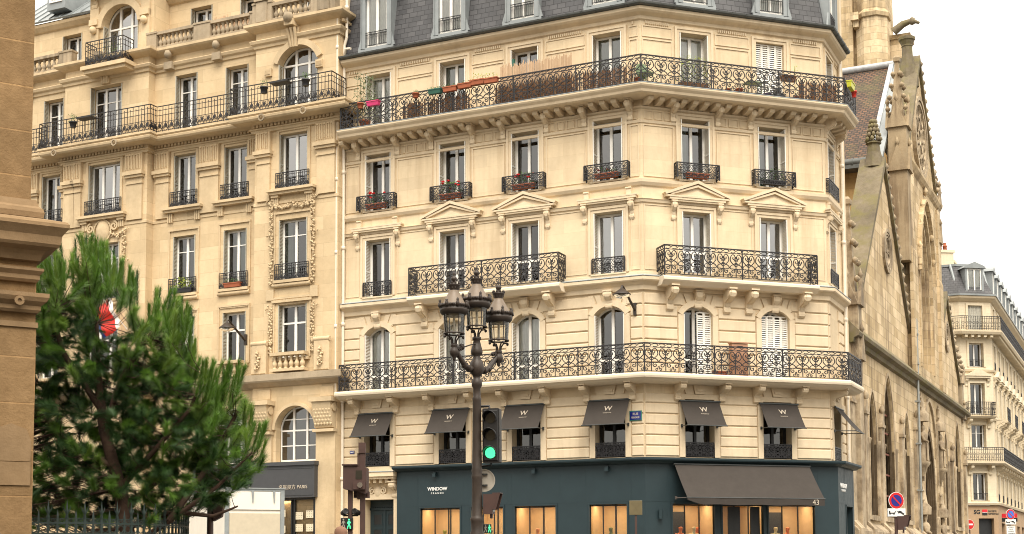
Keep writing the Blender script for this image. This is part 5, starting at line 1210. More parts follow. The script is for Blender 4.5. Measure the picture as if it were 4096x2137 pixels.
def arm_mb():
    q = MB(); q.tube([(.1, 0, 4.58), (.2, 0, 4.57), (.3, 0, 4.62), (.4, 0, 4.72), (.48, 0, 4.82), (.56, 0, 4.88)], [.05, .055, .052, .045, .042, .05], 10)
    q.lathe([(.01, 4.68), (.035, 4.71), (.03, 4.74), (.07, 4.78), (.088, 4.84), (.07, 4.9), (.05, 4.92), (.068, 4.94), (.068, 4.98), (.04, 4.99)], 12, (.57, 0))
    q.tube([(.17, 0, 4.57), (.22, 0, 4.57)], .068, 10); q.tube([(.29, -.0, 4.6), (.33, 0, 4.64)], .06, 10); q.strip(spiral(.44, 4.9, .05, .01, 0, 500, 14), 0, .02, .06)
    return q
arm_me = arm_mb().mesh('arm', M['lampb'])
def lantern_parts():
    f = MB(); c = MB(); g = MB()
    for k in range(4):                                           # four curved brackets under the glass
        a = k * PI / 2 + .5; f.tube([(.045 * math.cos(a), .045 * math.sin(a), 0), (.05 * math.cos(a), .05 * math.sin(a), .08), (.1 * math.cos(a), .1 * math.sin(a), .15), (.165 * math.cos(a), .165 * math.sin(a), .165), (.185 * math.cos(a), .185 * math.sin(a), .14)], .014, 6)
        f.tube([(.178 * math.cos(a), .178 * math.sin(a), .2), (.2 * math.cos(a), .2 * math.sin(a), .55)], .010, 5)
        f.lathe([(0, .11), (.025, .13), (.025, .16), (0, .18)], 6, (.187 * math.cos(a), .187 * math.sin(a)), cap=False)
    f.lathe([(.172, .19), (.195, .19), (.195, .215), (.172, .215), (.172, .19)], 20, cap=False)
    f.lathe([(.2, .54), (.225, .55), (.25, .58), (.262, .62), (.262, .645), (.24, .66), (.255, .68), (.258, .72), (.22, .735)], 22)
    for k in range(8):
        a = k * PI / 4 + .3; x, y = .262 * math.cos(a), .262 * math.sin(a)
        f.lathe([(.0, .66), (.04, .69), (.03, .74), (.02, .77), (.028, .79), (0, .83 if k % 2 == 0 else .79)], 6, (x, y), cap=False); a2 = a + PI / 8
        for s in (-1, 1): f.lathe([(0, .675), (.024, .69), (.024, .72), (0, .735)], 6, (.26 * math.cos(a2 + s * .1), .26 * math.sin(a2 + s * .1)), cap=False)
    c.lathe([(.215, .735), (.2, .76), (.14, .88), (.09, .97), (.085, .99), (.06, .99)], 20)
    f.lathe([(.082, .985), (.075, 1.0), (.085, 1.02), (.105, 1.07), (.115, 1.085), (.115, 1.1), (.09, 1.105), (.04, 1.13), (.02, 1.15), (.045, 1.17), (.058, 1.205), (.045, 1.24), (.012, 1.26), (.03, 1.29), (.02, 1.32), (.0, 1.36)], 16)
    for k in range(10): a = k * PI / 5; f.lathe([(.012, 1.1), (.022, 1.12), (0, 1.165)], 5, (.105 * math.cos(a), .105 * math.sin(a)), cap=False); f.box(.09 * math.cos(a) - .008, .09 * math.cos(a) + .008, .09 * math.sin(a) - .008, .09 * math.sin(a) + .008, 1.02, 1.08)
    g.lathe([(.176, .215), (.199, .545)], 22, cap=False)
    b = MB(); b.lathe([(.03, .2), (.03, .26), (.022, .28), (.022, .5), (.03, .52)], 10); b.lathe([(.17, .52), (.05, .54)], 16, cap=False)
    return f.mesh('lantern', M['lampb']), c.mesh('lantern_cap', M['lampc']), g.mesh('lantern_glass', M['lglass']), b.mesh('burner', M['alu'])
LP = lantern_parts()
for x, y, z in ((0, 0, 5.16), (-.40, -.41, 4.99), (.40, .41, 4.99)):
    l = put('lantern', LP[0], lamp, (x, y, z - .0 if not x else z - .02))
    for nm, me in (('lantern_cap', LP[1]), ('lantern_glass', LP[2]), ('burner', LP[3])): put(nm, me, l)
put('arm', arm_me, lamp, (0, 0, 0), rad(225.7)); put('arm', arm_me, lamp, (0, 0, 0), rad(45.7))
q = MB(); q.tube([(0, -.06, 5.04), (-.1, -.1, 5.02), (-.24, -.12, 4.97)], .012, 6); q.lathe([(0, 4.9), (.055, 4.93), (.065, 4.97), (.05, 5.02), (0, 5.04)], 10, (-.28, -.13), cap=False); put('hook', q.mesh('hook', M['lampb']), lamp)
# traffic light bolted to the post
tl = empty('traffic_light', (-.38, 24.95, 2.85), rad(-13)); tag(tl, 'black three lens traffic light glowing green on the lamp post', 'traffic light')
q = MB(); q.prism([(-.16, .02), (-.14, 0), (.14, 0), (.16, .02), (.16, .98), (.14, 1.0), (-.14, 1.0), (-.16, .98)], -.02, .16); q.cbox(-.14, .14, -.05, -.02, .03, .97, .02); q.tube([(-.05, .07, 1.0), (-.05, .07, 1.05), (-.22, .1, 1.05)], .022, 8); q.tube([(-.02, .07, 0), (-.02, .07, -.04), (-.22, .1, -.05)], .018, 8); put('housing', q.mesh('housing', M['sblk']), tl)
q = MB(); n = 16; vs = []
for i in range(n + 1):
    a = rad(-25 + 230 * i / n); d_ = .10 + .10 * math.sin(max(0, a)) ** .6 if 0 < a < PI else .1
    vs += [(.122 * math.cos(a), -.04, .122 * math.sin(a)), (.126 * math.cos(a), -.05 - d_, .126 * math.sin(a) + .0), (.115 * math.cos(a), -.05 - d_, .115 * math.sin(a)), (.112 * math.cos(a), -.04, .112 * math.sin(a))]
q.add(vs, [(4 * i + j, 4 * i + (j + 1) % 4, 4 * i + 4 + (j + 1) % 4, 4 * i + 4 + j) for i in range(n) for j in range(4)], 0, True); vme = q.mesh('visor', M['sblk'])
q = MB(); q.prism(arc(0, 0, .1, 0, 360, 24)[:-1], -.062, -.05); lme = q.mesh('lens', M['lens']); q = MB(); q.prism(arc(0, 0, .1, 0, 360, 24)[:-1], -.062, -.05); gme = q.mesh('lens', M['green_core'])
for i, zz in enumerate((.82, .5, .18)): put('visor', vme, tl, (0, 0, zz)); put('lens', gme if i == 2 else lme, tl, (0, 0, zz))
rs = empty('round_sign', (-.52, 25.12, 2.54)); tag(rs, 'round grey sign seen from behind, clamped to the lamp post', 'sign')
q = MB(); q.prism(arc(0, 0, .205, 0, 360, 32)[:-1], 0, .012); q.strip(arc(0, 0, .2, 0, 360, 32), 0, .02, .03); put('sign_plate', q.mesh('sign_plate', M['alu']), rs)
q = MB()
for zz in (-.09, .11): q.box(-.2, .06, -.03, 0, zz - .012, zz + .012); q.box(-.01, .07, -.05, -.03, zz - .015, zz + .015)
put('clamp', q.mesh('clamp', M['shopd']), rs)
def ped_box(loc, rz, label, s=1.0, nm='pedestrian_signal'):
    o = empty(nm, loc, rz); tag(o, label, 'pedestrian signal'); q = MB()
    q.box(-.1 * s, .1 * s, 0, .17 * s, -.18 * s, .18 * s); q.prism([(.0, .19 * s), (-.15 * s, .2 * s), (-.07 * s, -.1 * s), (0, -.1 * s)], -.1 * s, -.085 * s, 'x'); q.prism([(.0, .19 * s), (-.15 * s, .2 * s), (-.07 * s, -.1 * s), (0, -.1 * s)], .085 * s, .1 * s, 'x'); q.box(-.1 * s, .1 * s, -.15 * s, 0, .19 * s, .205 * s)
    put('housing', q.mesh('housing', M['brown']), o); q = MB(); q.box(-.07 * s, .07 * s, -.005, 0, -.14 * s, .14 * s); put('lens', q.mesh('lens', M['lens']), o); q = MB(); q.box(-.03, .03, .02, .06, -.26 * s, -.18 * s); put('bracket', q.mesh('bracket', M['brown']), o); return o
ped_box((-.34, 24.98, 2.1), rad(75), 'brown hooded pedestrian signal seen side on, low on the lamp post')
def walker(mb, x, z, h, y=0):
    k = h / 1.0; mb.prism([(x + a * k, z + b * k) for a, b in arc(0, .9, .085, 0, 360, 10)[:-1]], y - .004, y)
    for pts, w in (([(0, .78), (0, .45)], .15), ([(-.01, .46), (-.1, .22), (-.16, 0)], .09), ([(.01, .46), (.11, .25), (.13, 0)], .09), ([(-.06, .76), (-.17, .5)], .06), ([(.06, .76), (.18, .54)], .06)): mb.strip([(x + a * k, z + b * k) for a, b in pts], y - .002, w * k, .004)
def walk_signal(loc, rz, s, label, grp=None):
    o = empty('walk_signal', loc, rz); tag(o, label, 'pedestrian signal'); q = MB(); q.cbox(-.11 * s, .11 * s, 0, .12 * s, -.1 * s, .12 * s, .01); put('housing', q.mesh('housing', M['sblk']), o)
    q = MB(); walker(q, .05 * s, -.085 * s, .19 * s, -.001); put('green_man', q.mesh('green_man', M['green_core']), o); q = MB(); walker(q, -.055 * s, -.085 * s, .19 * s, -.001); put('red_man', q.mesh('red_man', M['alu']), o)
walk_signal((-.455, 25.2, 1.655), rad(25), .75, 'small black walking man signal just behind the foot of the lamp post')

# ------------------------------------------------------------------ camera mast and its signal, man in a cap
cm_ = empty('traffic_camera', (-2.97, 26, 0)); tag(cm_, 'chocolate brown box camera on twin posts left of the shop door', 'traffic camera')
q = MB(); q.box(-.14, -.055, -.05, .04, 0, 2.62); q.cbox(-.155, -.04, -.07, -.05, 2.6, 2.63, .003); put('post', q.mesh('post', M['brown']), cm_)
q = MB(); q.box(.085, .18, -.02, .07, 0, 3.28); q.box(.055, .185, -.04, .09, 3.12, 3.32); q.box(.03, .085, .0, .06, 2.25, 3.12); put('post', q.mesh('post', M['brown']), cm_)
q = MB(); q.prism([(-.22, 2.44), (-.05, 2.4), (.0, 2.4), (.2, 2.34), (.22, 2.36), (.22, 2.84), (-.2, 2.88), (-.22, 2.86)], -.16, .3); q.box(-.24, .05, -.2, .2, 2.875, 2.9); q.box(.02, .14, -.17, -.155, 2.62, 2.78, 1); q.box(-.02, .2, -.24, -.16, 2.42, 2.58); q.box(-.05, .24, .1, .3, 2.28, 2.4); put('camera_box', q.mesh('camera_box', [M['brown'], M['lens']]), cm_)
M['lampw'] = plain('silver flash reflector', (.35, .33, .32), rough=.2, metal=.8)
q = MB(); q.lathe([(.0, 0), (.03, .004), (.05, .02), (.052, .03)], 14); o_ = put('flash_lamp', q.mesh('flash_lamp', M['lampw']), cm_, (.11, -.245, 2.5)); o_.rotation_euler = (PI / 2, 0, 0)
walk_signal((-3.13, 25.9, 1.77), rad(-4), 1.0, 'black double signal with glowing green walking man under the camera mast')
sp = empty('signal_speakers', (-3.08, 25.95, 2.0)); tag(sp, 'pair of black round sounders above the green walking man', 'sounder'); 
for x, a in ((-.09, .5), (.13, -.6)):
    q = MB(); q.lathe([(0, -.09), (.05, -.09), (.055, .02), (.065, .06), (.06, .07), (.03, .05)], 12); o_ = put('sounder', q.mesh('sounder', M['sblk']), sp, (x, 0, 0)); o_.rotation_euler = (PI / 2 - .2, 0, a)
q = MB(); q.box(-.12, .16, .02, .05, -.08, -.05); put('bracket', q.mesh('bracket', M['sblk']), sp)
def figure(name, V, E, mat, sub=2):
    me = bpy.data.meshes.new(name); me.from_pydata([v[:3] for v in V], E, []); o = bpy.data.objects.new(name, me); COL.objects.link(o)
    md = o.modifiers.new('skin', 'SKIN'); md.use_smooth_shade = True
    for i, v in enumerate(V): me.skin_vertices[0].data[i].radius = (v[3], v[4] if len(v) > 4 else v[3]); me.skin_vertices[0].data[i].use_root = (i == 0)
    o.modifiers.new('sub', 'SUBSURF').render_levels = sub; o.modifiers['sub'].levels = sub
    dg = bpy.context.evaluated_depsgraph_get(); dg.update(); m2 = bpy.data.meshes.new_from_object(o.evaluated_get(dg)); m2.name = name
    bpy.data.objects.remove(o); m2.materials.clear(); m2.materials.append(mat); return m2
def skeleton(arm=0.0, stride=0.0):
    V = [(0, 0, .95, .15, .11), (0, 0, 1.14, .13, .1), (0, 0, 1.3, .155, .11), (0, .01, 1.43, .08, .07), (0, 0, 1.49, .052), (0, -.01, 1.55, .062, .07), (0, -.02, 1.61, .078, .095), (0, -.01, 1.67, .07, .08)]
    E = [(i, i + 1) for i in range(7)]
    for s in (-1, 1):
        b = len(V); V += [(s * .16, .01, 1.39, .06), (s * .22, .02 - s * arm, 1.12, .043), (s * .23, -.08 - s * arm * 1.4, .88, .03), (s * .23, -.1 - s * arm * 1.4, .80, .034, .02)]
        E += [(2, b), (b, b + 1), (b + 1, b + 2), (b + 2, b + 3)]
        for k, (fx, L_) in enumerate(((-.026, .075), (-.009, .088), (.009, .082), (.026, .066))):
            c = len(V); V += [(s * .23 + fx, -.105 - s * arm * 1.4, .79 - L_ * .5, .009), (s * .23 + fx, -.118 - s * arm * 1.4, .79 - L_, .008)]; E += [(b + 3, c), (c, c + 1)]
        c = len(V); V += [(s * .2, -.125 - s * arm * 1.4, .80, .010), (s * .19, -.15 - s * arm * 1.4, .77, .009)]; E += [(b + 3, c), (c, c + 1)]
        b = len(V); V += [(s * .09, 0, .86, .088), (s * .1, -.03 - s * stride, .48, .058), (s * .1, .02 - s * stride * 1.6, .09, .04), (s * .1, -.13 - s * stride * 1.6, .035, .038, .03)]
        E += [(0, b), (b, b + 1), (b + 1, b + 2), (b + 2, b + 3)]
    return V, E
M['skin'] = plain('skin', (.42, .24, .16), rough=.5, var=.06); M['cloth'] = plain('dark jacket cloth', (.05, .05, .06), rough=.9); M['jean'] = plain('blue trousers', (.05, .06, .1), rough=.9); M['cap'] = plain('brown cap cloth', (.20, .105, .065), rough=.85)
per = empty('person', (-2.98, 24, -.06), rad(-95)); tag(per, 'person in a brown baseball cap walking past below the camera mast', 'person')
V, E = skeleton(.12, .16); put('body', figure('body', V, E, M['skin']), per)
J = [(v[0], v[1], v[2], v[3] + .018, (v[4] if len(v) > 4 else v[3]) + .018) for v in V]
jk = [0, 1, 2, 3, 8, 9, 10]; k2 = [i for i in range(8, len(V))]
r0 = 8; r1 = 8 + (len(V) - 8) // 2
ids = [0, 1, 2, 3, r0, r0 + 1, r0 + 2, r1, r1 + 1, r1 + 2]; mp = {a: i for i, a in enumerate(ids)}
put('jacket', figure('jacket', [J[i] for i in ids], [(mp[a], mp[b]) for a, b in E if a in mp and b in mp], M['cloth']), per)
lg = [0] + [i for i in range(len(V)) if i not in ids and i > 8 and .05 < V[i][2] < .87 and abs(abs(V[i][0]) - .095) < .02]; mp = {a: i for i, a in enumerate(lg)}
put('trousers', figure('trousers', [J[i] for i in lg], [(mp[a], mp[b]) for a, b in E if a in mp and b in mp], M['jean']), per)
q = MB(); q.lathe([(.098, 1.6), (.1, 1.64), (.092, 1.69), (.06, 1.73), (.015, 1.745), (.012, 1.755), (0, 1.757)], 18, (0, -.015), sy=1.15); q.prism([(-.07, -.11), (-.06, -.19), (0, -.215), (.06, -.19), (.07, -.11)], 1.6, 1.615, 'z'); put('cap', q.mesh('cap', M['cap']), per)

# ------------------------------------------------------------------ shop mannequins
MC = {n: plain(n + ' mannequin', c, rough=.45, var=.03) for n, c in (('yellow green', (.40, .42, .08)), ('pale teal', (.30, .46, .34)), ('peach', (.72, .33, .16)), ('sage green', (.18, .24, .12)), ('orange', (.75, .2, .05)), ('cream', (.72, .66, .42)))}
V, E = skeleton(); mann = {n: figure('mannequin', V, E, m) for n, m in MC.items()}
q = MB(); q.lathe([(.17, 0), (.17, .012), (.02, .02), (.012, .03), (.012, .5)], 16); 
for F, u, y, n, lb in ((F1, 4.13, .3, 'yellow green', 'first shop window from the street door'), (F1, 5.98, .3, 'pale teal', 'shop window behind the lamp post'), (F1, 7.8, .3, 'peach', 'shop window right of the lamp post'), (F1, 10.53, .3, 'sage green', 'last shop window before the corner'),
                       (F2, 1.32, .1, 'orange', 'left under the big awning'), (F2, 1.84, .15, 'cream', 'middle of the trio under the big awning'), (F2, 2.16, .55, 'orange', 'behind the cream mannequin under the awning'), (F2, 4.98, .2, 'cream', 'right of the shop door'), (F2, 5.5, .3, 'orange', 'far right under the big awning')):
    o = empty('mannequin', F.w(u, y, .5), F.a); tag(o, 'bald %s mannequin in the %s' % (n, lb) if F is F1 else 'bald %s mannequin %s' % (n, lb), 'mannequin', 'mannequins in the shop windows')
    put('body', mann[n], o); put('stand', CACHE.setdefault('mst', q.mesh('stand', M['alu'])), o)

# ------------------------------------------------------------------ awnings
M['awnb'] = plain('grey blue awning bar', (.055, .06, .06), rough=.4, metal=.3)
M['awnseam'] = plain('faded canvas seam', (.150, .128, .114), rough=.9, spec=.1)
def awning(F, u, w, z0, p, drop, label, y0=-.12, val=0, cat='awning', grp='small awnings over the first floor windows', em=True):
    o = empty('awning', F.w(u, y0, z0), F.a); tag(o, label, cat, grp); q = MB(); n = 10
    prof = [(-p * t, -drop * t - .03 * math.sin(PI * t)) for t in [i / n for i in range(n + 1)]]
    q.add([(s * w / 2, y, z) for y, z in prof for s in (-1, 1)] + [(s * w / 2, y, z - .008) for y, z in prof for s in (-1, 1)],
          [(2 * i, 2 * i + 1, 2 * i + 3, 2 * i + 2) for i in range(n)] + [(2 * n + 2 + 2 * i, 2 * n + 4 + 2 * i, 2 * n + 5 + 2 * i, 2 * n + 3 + 2 * i) for i in range(n)])
    if val:
        m = 24; q.add([(-w / 2 + w * i / m, -p - .01 + .008 * math.sin(i * 1.3), -drop - (0.03 if j == 0 else val * (min(1, .35 + i / 4)) + .012 * math.sin(i * .9))) for i in range(m + 1) for j in (0, 1)], [(2 * i, 2 * i + 1, 2 * i + 3, 2 * i + 2) for i in range(m)])
    put('canopy', q.mesh('canopy', M['awn']), o)
    q = MB(); q.tube([(-w / 2 - .03, -p, -drop - .01), (w / 2 + .03, -p, -drop - .01)], .02, 8); q.tube([(-w / 2 - .04, 0, .01), (w / 2 + .04, 0, .01)], .035, 8); put('front_bar', q.mesh('front_bar', M['awnb']), o)
    for s in (-1, 1):
        q = MB(); q.tube([(s * (w / 2 - .06), .06, -drop + .02), (s * (w / 2 - .03), -p, -drop - .01)], .014, 6); q.box(s * (w / 2 - .06) - .03, s * (w / 2 - .06) + .03, .02, .07, -drop - .03, -drop + .07); put('arm', q.mesh('arm', M['awnb']), o)
    if em:
        th = math.atan2(p, drop)
        for s_, sz, f in (('W', .27, .40), ('WINDOW', .058, .52)):
            y, z = -p * f, -drop * f; t_ = text('print', s_, sz, M['print'], o, (.05, y - .012, z - .02), rx=PI / 2 - th, ext=.002, bold=.004 if s_ == 'W' else 0, sp=1.2 if len(s_) > 1 else 1)
    return o
AL = ['window nearest the drain pipes', 'window left of the lamp post', 'window right of the lamp post', 'window left of the blue street plate']
for i, u in enumerate(U1): awning(F1, u - .02, 1.5, 6.46, .56, .86, 'charcoal awning with a pale W over the ' + AL[i])
awning(F2, U2[0] - .02, 1.45, 6.42, .56, .86, 'charcoal fabric awning with a pale W over the corner window by the street plate'); awning(F2, U2[1] + .02, 1.45, 6.42, .56, .86, 'charcoal fabric awning with a pale W over the corner window beside the church')
awning(F3, .95, 1.35, 6.42, .72, .86, 'charcoal awning seen edge on over the side street window', em=False)
o = awning(F2, 3.45, 5.1, 4.24, .95, 1.14, 'wide grey brown canvas awning over the shop entrance with number 43', y0=-.42, val=.24, grp=None, em=False)
M['awn2'] = plain('grey brown canvas', (.155, .132, .118), rough=.9, var=.08, scale=1.5, spec=.1, bump=.15, bscale=160)
o.children[0].data.materials[0] = M['awn2']
text('house_number', '43', .26, M['print'], o, (2.2, -.985, -1.36), ext=.002)

# ------------------------------------------------------------------ plates and lamps on the walls
M['blue'] = plain('dark blue enamel', (.012, .02, .16), rough=.25, var=.05); M['genam'] = plain('green enamel border', (.03, .16, .13), rough=.3)
o = empty('street_plate', F1.w(11.6, -.06, 5.9), F1.a); tag(o, 'blue enamel street name plate with green border on the corner', 'street sign')
q = MB(); q.cbox(-.22, .22, -.02, .02, -.17, .17, .008); put('border', q.mesh('border', M['genam']), o); q = MB(); q.box(-.19, .19, -.026, -.021, -.14, .14); put('plate', q.mesh('plate', M['blue']), o)
text('lettering', 'RUE', .11, M['print'], o, (0, -.027, .02), ext=.001, bold=.003); text('lettering', 'R\u00c9AUMUR', .088, M['print'], o, (0, -.027, -.09), ext=.001, bold=.002, sx=.72)
o = empty('gas_plate', F1.w(.42, -.06, 5.08), F1.a); tag(o, 'tiny blue enamel gas plate on the wall beside the drain pipe', 'wall plate')
q = MB(); q.cbox(-.1, .1, -.01, .01, -.055, .055, .004); put('plate', q.mesh('plate', M['blue']), o); text('lettering', 'GAZ', .07, M['letter'], o, (0, -.012, -.025), ext=.001, bold=.002)
o = empty('street_plate', FL.w(8.55, -.06, 6.2), FL.a); tag(o, 'small pale blue street plate on the far bank building', 'street sign'); q = MB(); q.cbox(-.3, .3, -.02, .02, -.25, .25, .01)
M['pblue'] = plain('faded blue enamel', (.12, .2, .42), rough=.4); put('plate', q.mesh('plate', M['pblue']), o)
def wall_lamp(F, u, y, z, p, label):
    o = empty('wall_lamp', F.w(u, y, z), F.a); tag(o, label, 'wall lamp', 'wall street lamps'); q = MB(); q.box(-.05, .05, -.05, .06, -.3, .12); q.tube([(0, -.02, -.12), (0, -p * .4, .12), (0, -p * .75, .36), (0, -p * .9, .47), (0, -p, .5), (0, -p - .05, .46), (0, -p - .05, .38)], [.05, .045, .035, .03, .03, .035, .05], 8); put('arm', q.mesh('arm', M['lampb']), o)
    q = MB(); q.lathe([(.05, .4), (.07, .38), (.17, .31), (.28, .22), (.3, .19), (.29, .17), (.26, .17)], 20, (0, -p - .05)); put('lamp_shade', q.mesh('lamp_shade', M['lampb']), o)
    q = MB(); q.lathe([(.27, .175), (.22, .11), (.12, .07), (0, .06)], 18, (0, -p - .05), cap=False); put('lamp_glass', q.mesh('lamp_glass', M['lglass']), o)
wall_lamp(F1, 11.62, -.06, 9.62, 1.2, 'dark brown swan neck wall lamp above the corner balcony'); wall_lamp(F1, -3.95, -.75, 9.6, 1.1, 'dark brown swan neck wall lamp on the ochre building')

# ------------------------------------------------------------------ road signs
M['sred'] = plain('red sign face', (.50, .008, .008), rough=.35, var=.03); M['sblue'] = plain('blue sign face', (.008, .012, .19), rough=.35, var=.03); M['swhite'] = plain('white sign face', (.74, .72, .68), rough=.4, var=.05); M['sblue2'] = plain('light blue sign face', (.04, .15, .55), rough=.35, var=.03)
def disc(mb, r, y0, y1, m): mb.prism(arc(0, 0, r, 0, 360, 32)[:-1], y0, y1, 'y', m)
def noparking(loc, r, label, rz=0, bl='sblue', grp='no parking signs'):
    o = empty('no_parking_sign', loc, rz); tag(o, label, 'road sign', grp); q = MB(); disc(q, r, -.004, .01, 2); disc(q, r * .95, -.008, -.004, 0); disc(q, r * .68, -.012, -.008, 1); q.strip([(-r * .5, r * .5), (r * .5, -r * .5)], -.013, r * .17, .006, 0)
    put('sign_face', q.mesh('sign_face', [M['sred'], M[bl], M['swhite']]), o); q = MB(); q.box(-.035, .035, .012, .07, -loc[2], r * .9); put('post', q.mesh('post', M['brown']), o)
    for zz in (-r * 1.42,):
        q = MB(); w, h = r * 1.17, r * .48; q.cbox(-w, w, -.012, .008, zz - h, zz + h, .008, 1); k = r / .235
        def poly(pts, c=0): q.prism([(x * k, zz + z * k) for x, z in pts], -.016, -.0125, 'y', 0)
        poly([(-.24, -.03), (-.24, .05), (-.2, .05), (-.2, 0), (-.08, 0), (-.02, .06), (-.01, .05), (-.06, -.02), (-.06, -.03)])
        poly([(.0, .04), (.04, .035), (.08, .055), (.14, .04), (.18, .0), (.23, -.03), (.22, -.055), (.02, .015)])
        for x, z in ((-.21, -.035), (-.09, -.035), (.06, 0), (.19, -.045)): q.prism([(x * k + a, zz + z * k + b) for a, b in arc(0, 0, .022 * k, 0, 360, 10)[:-1]], -.018, -.0125)
        put('plaque', q.mesh('plaque', [M['shopd'], M['swhite']]), o)
    return o
noparking((10.64, 38, 2.67), .235, 'large red and blue no parking sign with tow truck plaque in front of the church', rz=rad(14))
o = noparking((19.96, 55, 2.8), .215, 'smaller red and light blue no parking sign at the right edge before the bank', rz=rad(18), bl='sblue2')
q = MB(); q.cbox(-.21, .21, -.01, .008, -.82, -.46, .008); pq = put('plaque', q.mesh('plaque', M['swhite']), o)
for i, s_ in enumerate(('INTERDIT', 'SAUF', 'POMPES', 'FUNEBRES')): text('lettering', s_, .075, M['shopd'], pq, (0, -.013, -.54 - i * .083), ext=.001)
ped_box((10.86, 38.0, 2.05), rad(62), 'brown hooded signal box beside the tow truck plaque', 1.05)
o = empty('no_entry_sign', (31.65, 95, 3.35), rad(18)); tag(o, 'far red no entry sign with white bar outside the bank', 'road sign'); q = MB(); disc(q, .34, -.004, .01, 1); disc(q, .32, -.01, -.004, 0); q.box(-.23, .23, -.016, -.0105, -.05, .06, 1); put('sign_face', q.mesh('sign_face', [M['sred'], M['swhite']]), o); q = MB(); q.box(-.03, .03, .012, .07, -3.35, .3); put('post', q.mesh('post', M['brown']), o)
o = empty('square_sign', (3.42, 38, 2.5), rad(-6)); tag(o, 'square brown sign seen from behind in front of the shop windows', 'sign'); q = MB(); q.cbox(-.18, .18, -.012, .01, -.2, .2, .01); q.strip([(-.12, -.14), (.12, .14)], -.014, .012, .006); q.strip([(-.12, .14), (.12, -.14)], -.014, .012, .006)
M['olivem'] = plain('olive brown metal', (.12, .095, .045), rough=.5); put('sign_plate', q.mesh('sign_plate', M['olivem']), o); q = MB(); q.box(-.03, .03, .012, .06, -2.5, -.05); put('post', q.mesh('post', M['brown']), o)
o = empty('signal_post', (-6.6, 30, 0)); tag(o, 'brown post with a tall panel and signal half hidden by the pine', 'signal post'); q = MB(); q.lathe([(.12, 0), (.1, .6), (.075, .8), (.07, 2.4), (.05, 3.4)], 12); put('post', q.mesh('post', M['brown']), o); q = MB(); q.cbox(-.33, .05, -.07, -.02, 2.78, 3.62, .02); put('panel', q.mesh('panel', M['brown']), o); q = MB(); q.prism([(.08, 1.95), (.26, 2.05), (.32, 2.4), (.08, 2.45)], -.1, .1); put('housing', q.mesh('housing', M['brown']), o)

# ------------------------------------------------------------------ box truck
M['twhite'] = plain('white truck panel', (.74, .70, .62), rough=.45, var=.05, scale=1.2); M['tgrey'] = plain('grey truck frame', (.25, .27, .27), rough=.5); M['tbeige'] = plain('beige tail lift', (.52, .45, .33), rough=.55, var=.06)
tr = empty('box_truck', (-8.52, 45.4, 0), rad(25)); tag(tr, 'white box truck with raised rear flap parked behind the fence', 'truck')
q = MB(); q.cbox(-1.0, 1.0, .0, 6.0, .9, 3.45, .03); q.box(-.95, .95, .2, 5.8, .6, .9); put('body', q.mesh('body', M['twhite']), tr)
q = MB(); 
for x in (-.93, .93): q.box(x - .07, x + .07, -.03, 0, .7, 3.47)
q.box(-.86, .86, -.03, 0, 3.38, 3.47); q.box(-.86, .86, -.02, 0, 2.36, 2.42); q.prism([(-1.02, 3.455), (1.02, 3.455), (1.02, 3.49), (-1.02, 3.49)], -.06, 6.0); put('rear_frame', q.mesh('rear_frame', M['tgrey']), tr)
q = MB(); q.cbox(-.85, .85, -.05, -.005, 2.76, 3.36, .01); put('rear_flap', q.mesh('rear_flap', M['twhite']), tr); q = MB(); q.cbox(-.85, .85, -.06, -.005, .95, 2.66, .015); put('tail_lift', q.mesh('tail_lift', M['tbeige']), tr)
for x in (-.1, .62):
    q = MB(); q.prism([(x - .03, 3.4), (x + .05, 3.4), (x + .03, 3.0), (x + .01, 3.0)], -.09, -.05); put('hinge', q.mesh('hinge', M['tgrey']), tr)
q = MB(); q.box(-.95, .95, 6.05, 7.7, .5, 2.4); put('cab', q.mesh('cab', M['twhite']), tr)
for x in (-.85, .85):
    for y in (1.3, 6.9):
        q = MB(); q.lathe([(.2, -.12), (.44, -.12), (.46, -.06), (.46, .06), (.44, .12), (.2, .12)], 20); o_ = put('wheel', CACHE.setdefault('whl', q.mesh('wheel', M['sblk'])), tr, (x, y, .46)); o_.rotation_euler = (0, PI / 2, 0)
for k in range(2):
    q = MB(); q.box(-.97 + k * 1.84, -.87 + k * 1.84, -.07, -.03, 1.0, 1.6); put('tail_light', q.mesh('tail_light', M['redm']), tr)

# ------------------------------------------------------------------ foreground stone gate building
M['gst'] = stone('dark ochre stone', (.28, .18, .09), var=.3, brick=(1.5, .68, .013), mortar=1.4, bvar=.14, streak=.75, streakc=(.12, .065, .03), blotch=.3, bump=.6, streak_lo=.45)
M['gstm'] = stone('moulded dark ochre stone', (.27, .18, .097), var=.3, streak=.6, streakc=(.09, .05, .025), blotch=.2, bump=.35)
FG = Face((-7.0, 20.0), rad(31)); GB = (-7.0, 20.0, 0); gate = empty('stone_building', GB); tag(gate, 'dark ochre stone building corner with pilaster and heavy cornice at the left edge', 'building')
b = MB(); GP = [(FG.w(u, y)[0] - GB[0], FG.w(u, y)[1] - GB[1]) for u, y in ((-7, 0), (0, 0), (0, 5))]
g_ = lambda n, mb, mt, uv=True: FG.mk(n, mb, mt, gate, uv=uv)
b.box(-7, 0, .06, 5, 0, 5.6); b.box(-.64, 0.0, 0, .06, 0, 4.56); b.box(-7, -.72, .02, .06, 0, 4.5); b.box(-7, -.1, .1, 5, 6.0, 12.5); g_('wall', b, M['gst'])
t = MB(); t.sweep(GP, [(-.1, 5.5), (.03, 5.52), (.06, 5.6), (.1, 5.66), (.24, 5.7), (.27, 5.74), (.28, 5.86), (.33, 5.93), (.37, 5.98), (.37, 6.03), (.34, 6.07), (-.1, 6.2)])
t.sweep(GP, [(-.1, 5.2), (.0, 5.2), (.03, 5.24), (.03, 5.3), (.08, 5.36), (.08, 5.4), (-.1, 5.42)])
